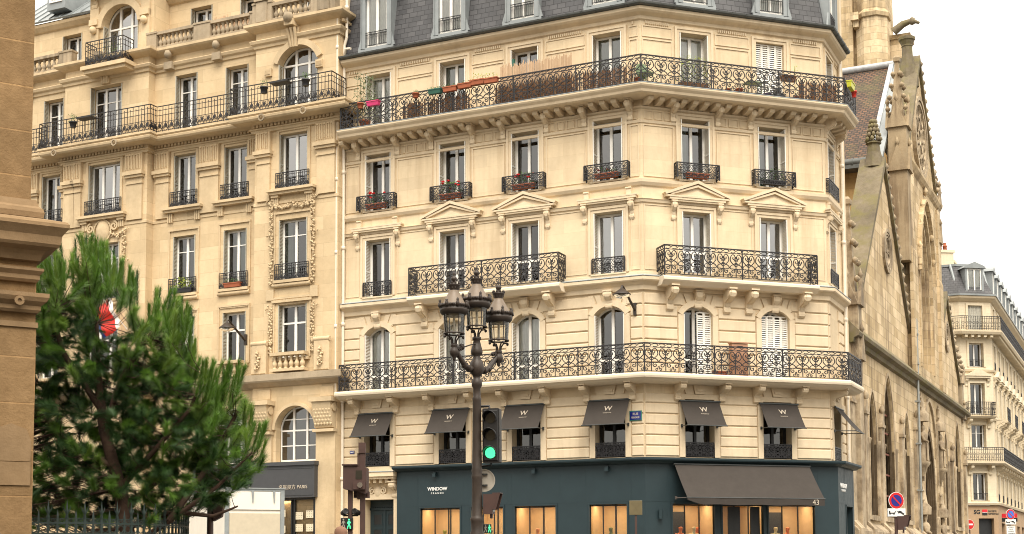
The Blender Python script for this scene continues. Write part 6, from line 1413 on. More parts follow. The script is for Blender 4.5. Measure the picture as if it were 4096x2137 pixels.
t.sweep(GP, [(-.2, 6.12), (.06, 6.16), (.07, 6.24), (.05, 6.3), (.0, 6.34), (-.03, 6.44), (-.2, 6.46)])
t.sweep([GP[0], GP[1], GP[2]], [(-.1, 4.74), (.02, 4.74), (.05, 4.78), (.05, 4.84), (.12, 4.9), (.15, 4.96), (.15, 5.02), (-.1, 5.06)])
t.ob('cornice', M['gstm'], gate)
t = MB(); t.box(-.68, .02, -.03, .0, 4.52, 4.6)
t.prism([(-.6, 2.55), (-.04, 2.55), (-.04, 2.85), (-.1, 3.02), (-.32, 3.1), (-.54, 3.02), (-.6, 2.85)], -.012, .002); t.prism([(-.6, 2.2), (-.04, 2.2), (-.04, 2.54), (-.6, 2.54)], -.02, .002)
t.lathe([(.06, 0), (.085, .03), (.06, .06), (.03, .05)], 12, (0, 0)) if 0 else None
g_('carved_tablet', t, M['gstm'], False)
t = MB(); t.strip(arc(-.28, 4.88, .05, 0, 360, 14), -.17, .04, .06); t.prism(arc(-.28, 4.88, .035, 0, 360, 10)[:-1], -.175, -.1); g_('rosette', t, M['gstm'], False)
# ------------------------------------------------------------------ pine tree
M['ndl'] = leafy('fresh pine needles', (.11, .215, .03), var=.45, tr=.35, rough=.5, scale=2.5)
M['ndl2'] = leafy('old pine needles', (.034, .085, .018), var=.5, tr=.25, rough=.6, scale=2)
M['bark'] = plain('reddish pine bark', (.062, .034, .021), rough=.9, var=.4, scale=6, bump=.6)
M['twig'] = plain('orange brown twig', (.22, .115, .05), rough=.85, var=.2)
rng = random.Random(21)
CX, CY, CZ = -2048 + 0, 28.0, 0
def toD(x, y, z):                                              # outline of the crown is described in a front elevation grid
    s = 5488 / y; return (2048 + x * s) / 1.5901, (2237 - (z - 1.1) * s) / 1.5901
def lut(tab, x):
    for (a, b), (c, d) in zip(tab, tab[1:]):
        if a <= x <= c: return b + (d - b) * (x - a) / (c - a)
    return None
TOP = [(-220, 760), (40, 640), (110, 600), (150, 600), (200, 575), (262, 600), (300, 640), (333, 650), (345, 765), (360, 715), (400, 700), (470, 752), (492, 850), (500, 885), (545, 915), (575, 880), (610, 905), (622, 1000), (640, 1062), (672, 1050), (688, 1085)]
BOT = [(-220, 1330), (85, 1320), (440, 1300), (470, 1270), (560, 1270), (600, 1235), (640, 1190), (688, 1120)]
def inside(p):
    dx, dy = toD(*p); t, b = lut(TOP, dx), lut(BOT, dx)
    return t is not None and b is not None and t < dy < b
TB = (-7.9, 28.3); tree = empty('pine_tree', (*TB, 0)); tag(tree, 'bushy green pine tree with long brush-like needle shoots behind the iron fence', 'tree')
shoots = []; tries = 0
grid = {}
while len(shoots) < 2150 and tries < 120000:
    tries += 1
    dxp = rng.uniform(-200, 690); dyp = rng.uniform(570, 1330); y = 28.5 + rng.gauss(0, .95)
    if not 26.9 < y < 30.6: continue
    s = 5488 / y; x = (dxp * 1.5901 - 2048) / s; z = 1.1 + (2237 - dyp * 1.5901) / s
    if not inside((x, y, z)): continue
    if len(shoots) > 1550 and (y < 28.6 or dyp - lut(TOP, dxp) < 130): continue
    t, b_ = lut(TOP, dxp), lut(BOT, dxp); depth = dyp - t
    up = max(.1, 1 - depth / 330); out = (dxp - 250) / 440
    L = rng.uniform(.5, .78) if depth < 75 else rng.uniform(.38, .6) if depth < 140 else rng.uniform(.22, .42)
    d = Vector((out * .75 + rng.gauss(0, .38), -.9 * rng.random() + rng.gauss(0, .3), up * 1.2 + rng.gauss(.1, .35))).normalized()
    if depth < 60: d = Vector((out * .35 + rng.gauss(0, .12), rng.gauss(0, .15), 1.2)).normalized()
    tip = Vector((x, y, z)); base = tip - d * L
    mid = toD(*(tip - d * L * .5)); 
    if 238 < mid[0] < 318 and 750 < mid[1] < 845: continue
    if dxp > 560 and depth > 0 and rng.random() < .25: continue
    ck = (int(tip.x / .13), int(tip.y / .13), int(tip.z / .13))
    if ck in grid: continue
    grid[ck] = 1; shoots.append((base, tip, d, depth, y))
nv = {0: ([], []), 1: ([], []), 2: ([], [])}
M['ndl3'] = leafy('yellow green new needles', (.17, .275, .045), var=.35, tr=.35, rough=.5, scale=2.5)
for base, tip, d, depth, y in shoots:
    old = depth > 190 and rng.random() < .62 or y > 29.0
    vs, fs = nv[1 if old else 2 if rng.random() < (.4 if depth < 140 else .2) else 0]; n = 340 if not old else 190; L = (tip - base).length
    a = d.orthogonal().normalized(); b_ = d.cross(a)
    for k in range(n):
        t = rng.random() ** .8; p = base + d * (L * t); th = rng.random() * 2 * PI; sp = (.62 - .3 * t if depth < 75 else 1.0 - .45 * t) * rng.uniform(.7, 1.3)
        r = (a * math.cos(th) + b_ * math.sin(th)); nd = (d * (1 - sp * .35) + r * sp + Vector((0, 0, -.10 * rng.random()))).normalized(); ln = rng.uniform(.14, .24)
        w = nd.cross(r if abs(nd.dot(r)) < .98 else a).normalized() * .0046; o = len(vs); e = p + nd * ln + Vector((0, 0, -.012))
        vs += [tuple(p - w - Vector((*TB, 0))), tuple(p + w - Vector((*TB, 0))), tuple(e - Vector((*TB, 0)))]; fs.append((o, o + 1, o + 2))
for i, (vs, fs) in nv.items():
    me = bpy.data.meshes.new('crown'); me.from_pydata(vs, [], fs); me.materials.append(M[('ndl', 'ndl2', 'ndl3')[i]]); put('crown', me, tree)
q = MB(); V3 = lambda x, y, z: (x - TB[0], y - TB[1], z)
trunk = [(-7.75, 28.3, 0), (-7.85, 28.35, 1.2), (-8.1, 28.3, 2.6), (-8.45, 28.3, 3.8), (-8.6, 28.3, 4.9), (-8.65, 28.3, 6.2)]
q.tube([V3(*p) for p in trunk], [.19, .16, .14, .11, .08, .03], 9)
LIMBS = [[(-8.1, 28.3, 2.6), (-7.4, 28.1, 3.3), (-6.6, 28.0, 4.2), (-6.3, 28.0, 5.0)], [(-7.85, 28.3, 1.4), (-7.0, 28.0, 1.9), (-6.0, 27.9, 2.6), (-5.3, 27.9, 3.3)], [(-8.45, 28.3, 3.8), (-8.0, 28.0, 4.9), (-7.4, 28.0, 5.8)], [(-8.2, 28.3, 3.0), (-9.2, 28.0, 3.6), (-10, 28, 4.6)], [(-7.9, 28.3, 1.8), (-7.0, 28.2, 2.1), (-6.1, 28.0, 2.0), (-5.6, 28, 2.2)], [(-8.0, 28.4, 2.2), (-7.0, 28.9, 3.2), (-6.1, 29.0, 3.9)], [(-8.5, 28.3, 4.2), (-9.3, 28.2, 5.4), (-9.6, 28.2, 6.4)], [(-7.0, 28.0, 1.9), (-6.2, 28.4, 3.2), (-5.7, 28.4, 4.2)]]
for pts in LIMBS:
    q.tube([V3(*p) for p in pts], [.075, .055, .04, .018][:len(pts)], 7)
put('trunk', q.mesh('trunk', M['bark']), tree)
q = MB(); hub0 = [Vector(p) for p in trunk[2:]] + [Vector(p) for p in ((-6.6, 28, 4.2), (-6.3, 28, 5), (-6, 27.9, 2.6), (-5.3, 27.9, 3.3), (-7.4, 28, 5.8), (-8, 28, 4.9), (-9.2, 28, 3.6), (-10, 28, 4.6), (-7, 28.2, 2.1), (-6.1, 28, 2), (-7.4, 28.1, 3.3), (-6.1, 29, 3.9), (-7, 28.9, 3.2))]
hub = []
for pl_ in [trunk[2:]] + LIMBS:
    for A_, B_ in zip(pl_, pl_[1:]): hub += [Vector(A_).lerp(Vector(B_), k / 8) for k in range(8)]
for base, tip, d, depth, y in shoots[::2]:
    h = min(hub, key=lambda p: (p - base).length + max(0, p.z - base.z) * 1.5); m_ = h.lerp(base, .55) + Vector((0, 0, -.12 * (base - h).length))
    q.tube([V3(*h), V3(*m_), V3(*base), V3(*(base + d * .3))], [.010, .008, .006, .003], 3, caps=False)
put('branches', q.mesh('branches', M['bark']), tree)

# ------------------------------------------------------------------ green iron fence
M['fgreen'] = plain('dark green fence paint', (.018, .034, .028), rough=.5, var=.2)
fpts = []; n = 46
for i in range(400):
    t = i / 399 * 2.05; fpts.append((-10.2 + 3.28 * math.sin(t), 28.9 - 3.5 * math.cos(t)))
ds = [0]
for a, c in zip(fpts, fpts[1:]): ds.append(ds[-1] + math.hypot(c[0] - a[0], c[1] - a[1]))
def fat(s):
    for i in range(len(ds) - 1):
        if ds[i + 1] >= s: f = (s - ds[i]) / (ds[i + 1] - ds[i]); return (fpts[i][0] + (fpts[i + 1][0] - fpts[i][0]) * f, fpts[i][1] + (fpts[i + 1][1] - fpts[i][1]) * f)
    return fpts[-1]
FB = (-8.0, 26.3, 0); fence = empty('iron_fence', FB); tag(fence, 'curved dark green iron fence with spear tips and rings in front of the pine', 'fence')
st = .172; N_ = int(ds[-1] / st); q = MB()
bm_ = MB(); bm_.box(-.016, .016, -.016, .016, .3, 1.95); bm_.lathe([(.022, 1.95), (.0, 2.08)], 4, rot=PI / 4, cap=False, sm=False); bme = bm_.mesh('bar', M['fgreen'])
bs_ = MB(); bs_.box(-.019, .019, -.019, .019, .3, 1.9); bs_.lathe([(.02, 1.88), (.035, 1.93), (.02, 1.98), (.03, 2.0), (.026, 2.06), (0, 2.26)], 6, cap=False)
for s_ in (-1, 1): bs_.tube([(0, 0, 1.98), (s_ * .05, 0, 2.06), (s_ * .07, 0, 2.14)], [.012, .01, .003], 5)
bse = bs_.mesh('bar', M['fgreen'])
for i in range(N_ + 1):
    p = fat(i * st); p2 = fat(i * st + .01); a = math.atan2(p2[1] - p[1], p2[0] - p[0]); put('bar', bse if i % 2 else bme, fence, (p[0] - FB[0], p[1] - FB[1], 0), a)
    if i < N_:
        m_ = fat((i + .5) * st); M_ = Matrix.Translation((m_[0] - FB[0], m_[1] - FB[1], 0)) @ Matrix.Rotation(a, 4, 'Z'); r_ = MB()
        r_.strip(arc(0, 1.715, .07, 0, 360, 16), 0, .014, .02)
        for s_ in (-1, 1): r_.strip(spiral(s_ * .035, 1.87, .01, .042, 90, 90 + s_ * 430, 12), 0, .012, .016)
        q.merge(r_, M_)
rp = [(x - FB[0], y - FB[1]) for x, y in fpts[::8]]
for z0 in (.35, 1.60, 1.80): q.sweep(rp, [(-.016, z0), (.016, z0), (.016, z0 + .035), (-.016, z0 + .035)])
put('rails', q.mesh('rails', M['fgreen']), fence); q = MB(); q.sweep(rp, [(-.2, 0), (.2, 0), (.2, .26), (.16, .3), (-.16, .3), (-.2, .26)]); put('plinth', q.mesh('plinth', M['gstm']), fence)

# ------------------------------------------------------------------ flag
M['flr'] = leafy('red flag cloth', (.62, .03, .02), var=.1, tr=.3); M['flw'] = leafy('white flag cloth', (.75, .74, .72), var=.05, tr=.3); M['flb'] = leafy('blue flag cloth', (.02, .04, .16), var=.1, tr=.3)
FP = F1.w(-10.1, -1.5, 10.7); fl = empty('flag', FP, F1.a); tag(fl, 'red white and blue flag hanging from a pole on the ochre building behind the pine', 'flag'); q = MB(); n, m = 24, 12; vs = []
for i in range(n + 1):
    for j in range(m + 1):
        u, v = i / n, j / m; vs.append((.1 - .9 * v + .6 * u + .05 * math.sin(v * 6), .07 * math.sin(u * 11 + v * 3), .65 - 1.25 * u - .5 * (v - .5) * .8 + .03 * math.sin(v * 9)))
for i in range(n):
    for j in range(m): k = i * (m + 1) + j; q.add([vs[k], vs[k + 1], vs[k + m + 2], vs[k + m + 1]], [(0, 1, 2, 3)], 2 if i > n * .67 else 0 if j > 3 - i * .1 and i < n * .9 else 1, True)
for i in range(len(q.m)):
    r_, c_ = divmod(i, m); q.m[i] = 1 if c_ < 3 else 0 if c_ < 10 else 2
put('cloth', q.mesh('cloth', [M['flr'], M['flw'], M['flb']]), fl); q = MB(); q.tube([(.1, 1.5, -.6), (-.15, -.35, .95)], .02, 6); put('pole', q.mesh('pole', M['letter']), fl)

# ------------------------------------------------------------------ planters on the balconies
M['leaf'] = leafy('balcony leaves', (.10, .19, .045), var=.4, tr=.3); M['leafy_'] = leafy('yellow green leaves', (.30, .36, .05), var=.3, tr=.3); M['olive'] = leafy('grey olive leaves', (.16, .19, .10), var=.3, tr=.3); M['gred'] = leafy('red geranium petals', (.62, .012, .012), var=.15, tr=.2)
M['pink'] = plain('magenta plastic', (.55, .03, .14), rough=.4); M['dgrn'] = plain('dark green plastic', (.015, .09, .06), rough=.4); M['lime'] = plain('lime yellow plastic', (.48, .48, .02), rough=.4); M['purp'] = plain('purple plastic', (.10, .06, .16), rough=.4); M['blkp'] = plain('black plastic', (.02, .02, .022), rough=.5); M['sage'] = plain('sage green metal', (.20, .27, .15), rough=.5)
def leaves(w, d, h, n, s=.04, seed=1, stemy=0, z0=0):
    r = random.Random(seed); q = MB()
    for k in range(n):
        t = r.random(); p = Vector((r.uniform(-w, w) / 2, r.uniform(-d, d) / 2, z0 + h * t)); p.x *= (1.15 - .5 * t * (stemy == 0)); a, b = Vector((r.gauss(0, 1), r.gauss(0, 1), r.gauss(0, .7))).normalized(), None; b = a.orthogonal().normalized() * s * .5 * r.uniform(.6, 1.2); a = a * s * r.uniform(.7, 1.3)
        q.add([tuple(p), tuple(p + a * .5 + b), tuple(p + a), tuple(p + a * .5 - b)], [(0, 1, 2, 3)])
    for k in range(max(3, n // 30)):
        x = r.uniform(-w, w) * .4; q.tube([(x, 0, z0 - .02), (x * 1.2 + r.gauss(0, .03), r.gauss(0, .03), z0 + h * .5), (x * 1.4 + r.gauss(0, .05), 0, z0 + h * .95)], .005, 4, caps=False)
    return q
def planter(F, u, y, z, w, label, mat='terra', h=.17, plant='leaf', ph=.2, n=60, flowers=0, seed=1, cat='flower box', grp=None, leafw=None, ls=.04):
    o = empty('planter', F.w(u, y, z), F.a); tag(o, label, cat, grp); q = MB(); a = w / 2
    q.add([(-a * .92, -.07, 0), (a * .92, -.07, 0), (a * .92, .07, 0), (-a * .92, .07, 0), (-a, -.095, h), (a, -.095, h), (a, .095, h), (-a, .095, h)], [(0, 3, 2, 1), (4, 5, 6, 7), (0, 1, 5, 4), (1, 2, 6, 5), (2, 3, 7, 6), (3, 0, 4, 7)]); q.box(-a - .012, a + .012, -.108, .108, h - .03, h + .005); put('trough', q.mesh('trough', M[mat]), o)
    if plant: put('plants', leaves(leafw or w * .95, .2, ph, n, ls, seed, z0=h).mesh('plants', M[plant]), o)
    if flowers:
        r = random.Random(seed + 5); q = MB()
        for k in range(flowers):
            x, y_, zz = r.uniform(-a, a), r.uniform(-.14, .02), h + ph * r.uniform(.5, 1.1)
            for j in range(7): q.lathe([(0, -.035 + zz + r.gauss(0, .015)), (.034, zz), (0, zz + .03)], 5, (x + r.gauss(0, .022), y_ + r.gauss(0, .02)), cap=False)
        put('flowers', q.mesh('flowers', M['gred']), o)
    return o
def pot(F, u, y, z, r, h, label, mat='terra', plant=None, ph=.2, n=40, seed=1, pw=.3, cat='plant pot', grp='plant pots on the top balcony', ls=.04):
    o = empty('plant_pot', F.w(u, y, z), F.a); tag(o, label, cat, grp); q = MB(); q.lathe([(r * .7, 0), (r * .95, h * .8), (r * 1.08, h * .8), (r * 1.08, h), (r * .9, h), (r * .85, h * .92), (0, h * .92)], 14); put('pot', q.mesh('pot', M[mat]), o)
    if plant: put('plants', leaves(pw, pw, ph, n, ls, seed, z0=h).mesh('plants', M[plant]), o)
    return o
G5 = 'flower boxes hung on the top balcony railing'; zb = 17.81
planter(F1, 1.82, -.95, zb - .05, .5, 'magenta plastic flower box hung on the top balcony railing', 'pink', plant='leaf', ph=.1, n=50, seed=2, grp=G5)
pot(F1, 1.28, -.98, zb - .08, .12, .2, 'terracotta pot on the railing left of the magenta box', seed=4)
pot(F1, 1.15, -.45, 17.08, .2, .35, 'grey leaved olive bush in a pot at the left end of the top balcony', 'terra', 'olive', 1.75, 420, 6, .8, ls=.07)
o = pot(F1, 3.62, -.98, zb - .03, .13, .16, 'round terracotta bowl hung on the top balcony railing', 'terra', 'leaf', .12, 30, 8, .2)
planter(F1, 4.4, -.95, zb, .5, 'dark green flower box on the top balcony railing beside the terracotta ones', 'dgrn', plant='leaf', ph=.1, n=40, seed=9, grp=G5)
for i, (u, dz, lb) in enumerate(((5.02, .0, 'terracotta flower box next to the dark green one on the railing'), (5.62, .03, 'terracotta flower box, second right of the dark green one'), (6.12, .08, 'terracotta flower box with tall yellow stems on the railing'), (6.65, .06, 'terracotta flower box touching the pale reed screen'))):
    planter(F1, u, -.95, zb + dz, .54, lb, 'terra', plant='leafy_' if i > 1 else 'leaf', ph=.22 if i > 1 else .1, n=50, seed=20 + i, grp=G5)
M['reedl'] = stone('pale reed screen', (.56, .39, .25), var=.2, streak=0, bump=0); M['reedd'] = stone('dark brown heather screen', (.30, .165, .095), var=.35, streak=.6, streakc=(.10, .05, .03), bump=0)
def reeds(F, u0, u1, y, z0, z1, label, mat, seed, step=.03, rag=.06):
    o = empty('reed_screen', F.w(u0, y, z0), F.a); tag(o, label, 'reed screen'); r = random.Random(seed); q = MB(); n = int((u1 - u0) / step)
    for k in range(n):
        x = k * step + r.uniform(-.3, .3) * step
        if r.random() < (.02 if mat == 'reedl' else .1): continue
        q.box(x, x + step * r.uniform(.5, .9), -.008 + r.uniform(-.012, .012), .012, r.uniform(-.0, .03), z1 - z0 + r.gauss(0, rag))
    for zz in (.25, .7): q.box(0, u1 - u0, -.028, -.02, (z1 - z0) * zz, (z1 - z0) * zz + .012)
    put('reeds', q.mesh('reeds', M[mat]), o)
reeds(F1, 6.85, 9.62, -.62, 17.1, 18.52, 'pale reed screen rising above the top balcony railing', 'reedl', 3); reeds(F1, 2.95, 5.7, -.72, 17.09, 17.7, 'dark brown heather screen behind the left part of the top railing', 'reedd', 4, rag=.04); reeds(F1, 6.7, 11.9, -.72, 17.09, 17.74, 'dark brown heather screen behind the right part of the top railing', 'reedd', 5, rag=.04)
reeds(F2, 5.75, 7.25, -.68, 17.09, 17.78, 'dark brown screen at the church end of the top balcony', 'reedd', 6, rag=.03)
q = MB(); q.box(-.04, .04, -.04, .04, 0, 1.75); o = q.ob('garden_post', M['dgrn'], None, F1.w(7.25, -.35, 17.08), F1.a); tag(o, 'folded dark green parasol post behind the pale reed screen', 'post')
o = empty('garden_chair', F2.w(.0, -.5, 17.08), F2.a + .3); tag(o, 'sage green garden chair with a round back on the balcony corner', 'chair'); q = MB(); q.prism(arc(0, .58, .28, 0, 360, 20)[:-1], .2, .225); put('backrest', q.mesh('backrest', M['sage']), o); q = MB(); q.lathe([(.24, .40), (.25, .42), (.24, .44)], 16, (0, -.02)); put('seat', q.mesh('seat', M['sage']), o)
for x, y in ((-.18, -.18), (.18, -.18), (-.18, .2), (.18, .2)): q = MB(); q.tube([(x * .9, y * .9, .41), (x, y, 0)], .014, 6); put('leg', q.mesh('leg', M['sage']), o)
o = empty('trellis', F2.w(1.75, -.55, 17.08), F2.a); tag(o, 'climbing plant on a trellis behind the top balcony railing', 'plant'); q = MB()
for k in range(9): q.tube([(-.55 + k * .13, 0, .05), (-.62 + k * .15, 0, 1.05)], .006, 4)
for k in range(6): q.tube([(-.6, 0, .15 + k * .17), (.6, 0, .15 + k * .17)], .005, 4)
put('lattice', q.mesh('lattice', M['twig']), o); put('plants', leaves(1.15, .25, .95, 330, .06, 31, z0=.25).mesh('plants', M['leafy_']), o); q = MB(); q.box(-.5, .5, -.12, .12, 0, .25); put('trough', q.mesh('trough', M['reedd']), o)
for u, r_, h, m_, lb, pl in ((3.45, .13, .22, 'terra', 'terracotta pot at the foot of the top railing before closed shutters', None), (3.02, .1, .18, 'terra', 'terracotta pot with a thin climbing stem beside the trellis', 'leafy_'), (4.55, .12, .17, 'purp', 'purple pot on the top balcony floor', None), (-.35, .12, .2, 'terra', 'terracotta pot beside the round green chair', 'leaf')): pot(F2, u, -.6, 17.08, r_, h, lb, m_, pl, .55 if pl else .1, 50, int(u * 10) + 50, .3)
o = empty('side_table', F2.w(4.05, -.5, 17.08), F2.a); tag(o, 'small sage green table behind the top railing', 'table'); q = MB(); q.box(-.3, .3, -.2, .2, .5, .54); put('table_top', q.mesh('table_top', M['sage']), o)
for x in (-.25, .25):
    for y in (-.15, .15): q = MB(); q.tube([(x, y, 0), (x, y, .5)], .014, 5); put('leg', q.mesh('leg', M['sage']), o)
q = MB(); q.lathe([(.26, 0), (.27, .12), (.2, .2), (.1, .26), (0, .28)], 10); q.prism([(-.2, .1), (.2, .1), (0, .42)], -.1, .1); o = q.ob('tarpaulin', M['blkp'], None, F2.w(4.95, -.58, 17.08), F2.a); tag(o, 'black covered heap on the top balcony floor', 'cover')
planter(F2, 5.32, -.7, 17.74, .55, 'dark red flower box just inside the top railing near the church', 'reedd', plant='leaf', ph=.06, n=12, seed=41, grp=G5)
pot(F2, 5.75, -.5, 17.1, .1, .2, 'pot with one tall thin plant above the top railing', 'terra', 'leafy_', 1.15, 30, 77, .14, ls=.06)
o = planter(F3, -.05, -1.0, 17.72, .62, 'lime yellow flower box hung outside the railing at the church end', 'lime', plant=None, grp=G5, h=.22); pot(F3, .42, -1.02, 17.56, .1, .22, 'red plastic bucket beside the lime yellow flower box', 'redm')
GG = 'geranium boxes on the window rails'
for F, u, lb, m_, fl_, pl, ph, n in ((F1, U1[0], 'terracotta box of red geraniums at the left end window', 'terra', 8, 'leaf', .32, 150), (F1, U1[1], 'terracotta box of red and leafy geraniums at the second window', 'terra', 7, 'leaf', .36, 170), (F1, U1[2], 'terracotta box of red geraniums at the third window', 'terra', 9, 'leaf', .34, 160), (F1, U1[3], 'terracotta box with low leaves at the window next to the corner', 'terra', 2, 'leaf', .14, 60), (F2, U2[0], 'plain terracotta box at the window right of the corner', 'terra', 0, 'leaf', .06, 25), (F2, U2[1], 'dark box of green leaves at the window near the church', 'blkp', 0, 'leaf', .32, 150)):
    planter(F, u, -.14, 14.15, .85, lb, m_, plant=pl, ph=ph * 1.2, n=int(n * 1.3), flowers=fl_, seed=int(u * 7) + 3, grp=GG, ls=.06)
o = empty('cabinet', F2.w(3.4, -.32, 7.28), F2.a); tag(o, 'small salmon brown box cabinet between shuttered windows on the long balcony', 'cabinet'); q = MB(); q.cbox(-.3, .3, -.12, .12, .0, 1.15, .01); q.box(-.33, .33, -.15, .14, 1.15, 1.19)
M['salm'] = plain('salmon brown paint', (.36, .19, .11), rough=.6); put('body', q.mesh('body', M['salm']), o); q = MB(); q.box(-.1, .1, -.13, -.12, 1.0, 1.06); put('slot', q.mesh('slot', M['sblk']), o)
planter(F2, 2.6, -.5, 7.28, .5, 'red brown box on the floor of the long balcony', 'terra', plant=None, h=.14)
LG = 'plants on the ochre building'
planter(F1, -7.5, -.12, 11.76, 1.0, 'window box of yellow green leaves on the ochre building', 'blkp', plant='leafy_', ph=.42, n=120, seed=61, grp=LG, ls=.07); planter(F1, -5.05, -.12, 11.76, .8, 'window box of dark leaves on the ochre building', 'terra', plant='leaf', ph=.2, n=60, seed=62, grp=LG)
for u, lb in ((-2.9, 'black hanging pot on the ochre balcony left of its small black table'), (-1.0, 'black hanging pot on the ochre balcony under the arched window'), (-12.4, 'black hanging pot on the far left of the ochre balcony')):
    pot(F1, u, -1.18, 18.87, .15, .25, lb, 'blkp', 'leaf', .3, 60, int(-u * 9), .3, 'plant pot', LG)
for u, lb in ((-2.0, 'small black folding table clipped to the ochre balcony right end'), (-11.5, 'small black folding table clipped to the ochre balcony left bay')):
    o = empty('balcony_table', F1.w(u, -1.35, 19.07), F1.a); tag(o, lb, 'table', 'clip-on balcony tables'); q = MB(); q.box(-.4, .4, -.2, .2, 0, .03); put('table_top', q.mesh('table_top', M['blkp']), o); q = MB(); q.tube([(-.3, .18, 0), (-.3, .2, -.4)], .012, 5); q.tube([(.3, .18, 0), (.3, .2, -.4)], .012, 5); put('bracket', q.mesh('bracket', M['blkp']), o)
reeds(F1, -6.4, -5.7, .25, 22.1, 22.95, 'rolled reed mat standing on the ochre roof terrace', 'reedl', 8); reeds(F1, -5.6, -4.0, .3, 22.1, 22.85, 'pale reed mat along the ochre roof terrace', 'reedl', 9)
pot(F1, -10.7, -.85, 21.41, .2, .25, 'dark leafy plant on the small upper balcony of the ochre building', 'blkp', 'leaf', .6, 120, 88, .8, 'plant pot', LG)
# ------------------------------------------------------------------ pieces that stand apart become parts of their own
import bmesh
def split_apart(o):
    me = o.data; par = list(range(len(me.vertices)))
    def root(i):
        while par[i] != i: par[i] = par[par[i]]; i = par[i]
        return i
    for e in me.edges:
        a, b = root(e.vertices[0]), root(e.vertices[1])
        if a != b: par[a] = b
    box = {}
    for v in me.vertices:
        r = root(v.index); c = v.co
        if r in box:
            l, h = box[r]; box[r] = ([min(l[k], c[k]) for k in range(3)], [max(h[k], c[k]) for k in range(3)])
        else: box[r] = (list(c), list(c))
    ks = list(box)
    if len(ks) > 800: return
    g = {k: k for k in ks}
    def gr(i):
        while g[i] != i: g[i] = g[g[i]]; i = g[i]
        return i
    size = {k: max(box[k][1][j] - box[k][0][j] for j in range(3)) for k in ks}
    for i, a in enumerate(ks):
        la, ha = box[a]
        for b in ks[i + 1:]:
            if gr(a) == gr(b): continue
            lb, hb = box[b]; d = 0
            for j in range(3): d += max(0, la[j] - hb[j], lb[j] - ha[j]) ** 2
            if d ** .5 <= max(.02, .5 * max(size[a], size[b])): g[gr(a)] = gr(b)
    pcs = {}
    for k in ks: pcs.setdefault(gr(k), set()).add(k)
    if len(pcs) < 2: return
    vr = [root(i) for i in range(len(me.vertices))]; new = []
    for st in pcs.values():
        m2 = me.copy(); b = bmesh.new(); b.from_mesh(m2); b.verts.ensure_lookup_table()
        bmesh.ops.delete(b, geom=[v for v in b.verts if vr[v.index] not in st], context='VERTS'); b.to_mesh(m2); b.free(); new.append(m2)
    o.data = new[0]
    for m2 in new[1:]:
        c = o.copy(); c.data = m2; COL.objects.link(c)
bpy.context.view_layer.update()
for o in list(COL.objects):
    if o.type == 'MESH' and o.parent and o.data.users == 1 and not o.children and o.name.split('.')[0] in ('dentil_course', 'garland', 'arch_spandrel', 'carved_trim', 'stone_boss', 'stone_trim', 'front_bar', 'clamp', 'bracket', 'carved_tablet', 'plants', 'flowers'): split_apart(o)
# ------------------------------------------------------------------ ground, sky, light, camera
M['asph'] = plain('asphalt', (.055, .053, .05), rough=.9, var=.2, scale=1.2, bump=.3)
M['pave'] = stone('pavement slabs', (.30, .27, .22), brick=(.9, .6, .01), streak=0, bump=.1)
gm = MB(); gm.quad((-900, -600, 0), (900, -600, 0), (900, 1500, 0), (-900, 1500, 0)); o = gm.ob('ground', M['asph']); o['kind'] = 'structure'
pv = MB()
p = [F1.w(-24, 0)[:2], F1.w(LEN1, 0)[:2], F2.w(LEN2)[:2], F3.w(37)[:2]]
pv.sweep([(a, b) for a, b in p], [(-1, 0.004), (3.2, .004), (3.2, .12), (3.15, .13), (-1, .13)])
o = pv.ob('pavement', M['pave'], uv=True); o['kind'] = 'structure'
# unseen houses added behind the camera to block low sky and show in panes
FO = Face((45, -17), rad(180)); added_row = empty('apartment_building', (0, -17, 0)); tag(added_row, 'plain cream apartment row added unseen behind the viewpoint to block low sky and reflect in panes', 'building')
b = MB(); t = MB(); hs = [(2 + k * 3.2, 3.2 + k * 3.2, z0, z0 + 2.1) for k in range(27) for z0 in (1.0, 4.8, 8.2, 11.6, 14.8)]
wall(b, 0, 90, 0, 18, hs, depth=.35, room=.6); FO.mk('wall', b, [M['och'], M['room']], added_row, uv=True)
for z0 in (4.2, 11.2, 17.6): t.box(0, 90, -.5, 0, z0, z0 + .3)
FO.mk('cornice', t, M['ocht'], added_row); t = MB(); t.quad((0, -.1, 18), (90, -.1, 18), (90, 1.6, 21.5), (0, 1.6, 21.5)); t.quad((0, 1.6, 21.5), (90, 1.6, 21.5), (90, 9, 23), (0, 9, 23)); FO.mk('mansard_roof', t, M['slate'], added_row, uv=True)
w = bpy.data.worlds.new('World'); S.world = w; w.use_nodes = True; nt = w.node_tree
bg = nt.nodes['Background']; sk = nt.nodes.new('ShaderNodeTexSky'); sk.sky_type = 'NISHITA'; sk.sun_disc = False
SUN_EL, SUN_AZ = rad(54), rad(172)
sk.sun_elevation = SUN_EL; sk.sun_rotation = SUN_AZ
mx = nt.nodes.new('ShaderNodeMix'); mx.data_type = 'RGBA'; mx.inputs[0].default_value = .88
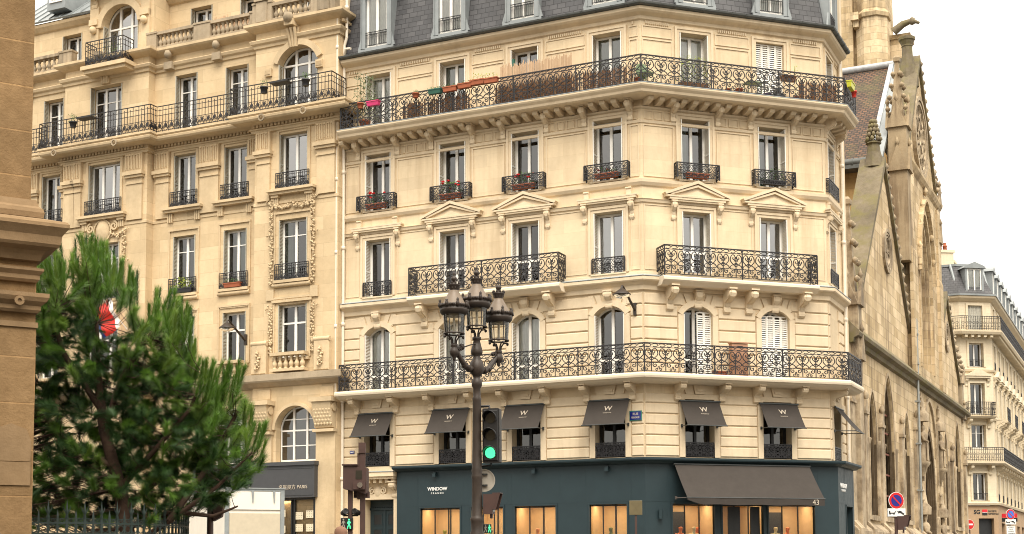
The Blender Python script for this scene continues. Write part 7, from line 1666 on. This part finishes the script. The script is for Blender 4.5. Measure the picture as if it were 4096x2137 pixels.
# overcast cover: about three times as bright overhead as at the skyline
tc = nt.nodes.new('ShaderNodeTexCoord'); sx = nt.nodes.new('ShaderNodeSeparateXYZ'); nt.links.new(tc.outputs['Generated'], sx.inputs[0])
cl = nt.nodes.new('ShaderNodeMapRange'); nt.links.new(sx.outputs[2], cl.inputs[0]); cl.inputs[1].default_value = 0; cl.inputs[2].default_value = 1; cl.inputs[3].default_value = .68; cl.inputs[4].default_value = 2.1
vm = nt.nodes.new('ShaderNodeVectorMath'); vm.operation = 'SCALE'; vm.inputs[0].default_value = (8.85, 8.24, 7.25); nt.links.new(cl.outputs[0], vm.inputs['Scale'])
nt.links.new(sk.outputs[0], mx.inputs[6]); nt.links.new(vm.outputs[0], mx.inputs[7])
nt.links.new(mx.outputs[2], bg.inputs[0]); bg.inputs[1].default_value = .10
sl = bpy.data.lights.new('sun', 'SUN'); sl.energy = 2.0; sl.angle = rad(40); sl.color = (1, .93, .82)
so = bpy.data.objects.new('sun', sl); COL.objects.link(so)
d = Vector((math.sin(SUN_AZ) * math.cos(SUN_EL), math.cos(SUN_AZ) * math.cos(SUN_EL), math.sin(SUN_EL)))
so.rotation_euler = d.to_track_quat('Z', 'Y').to_euler()
cd = bpy.data.cameras.new('camera'); co = bpy.data.objects.new('camera', cd); COL.objects.link(co); S.camera = co
cd.sensor_width = 36; cd.lens = 36 * 5487.77 / 4096; cd.shift_x = 0; cd.shift_y = (1808.9 - 1068.5) / 4096; cd.clip_end = 3000; cd.clip_start = .1
pt, ro = rad(4.4596), rad(-.25006)
FWv = Vector((0, math.cos(pt), math.sin(pt))); UPv = Vector((0, -math.sin(pt), math.cos(pt))); RTv = Vector((1, 0, 0))
r2 = RTv * math.cos(ro) + UPv * math.sin(ro); u2 = -RTv * math.sin(ro) + UPv * math.cos(ro)
co.matrix_world = Matrix(((r2.x, u2.x, -FWv.x, 0), (r2.y, u2.y, -FWv.y, 0), (r2.z, u2.z, -FWv.z, 1.1), (0, 0, 0, 1)))
S.view_settings.view_transform = 'Standard'; S.view_settings.look = 'None'; S.view_settings.exposure = 1.0; S.view_settings.gamma = 1
S.cycles.filter_width = 1.0; S.cycles.max_bounces = 6; S.cycles.transparent_max_bounces = 16
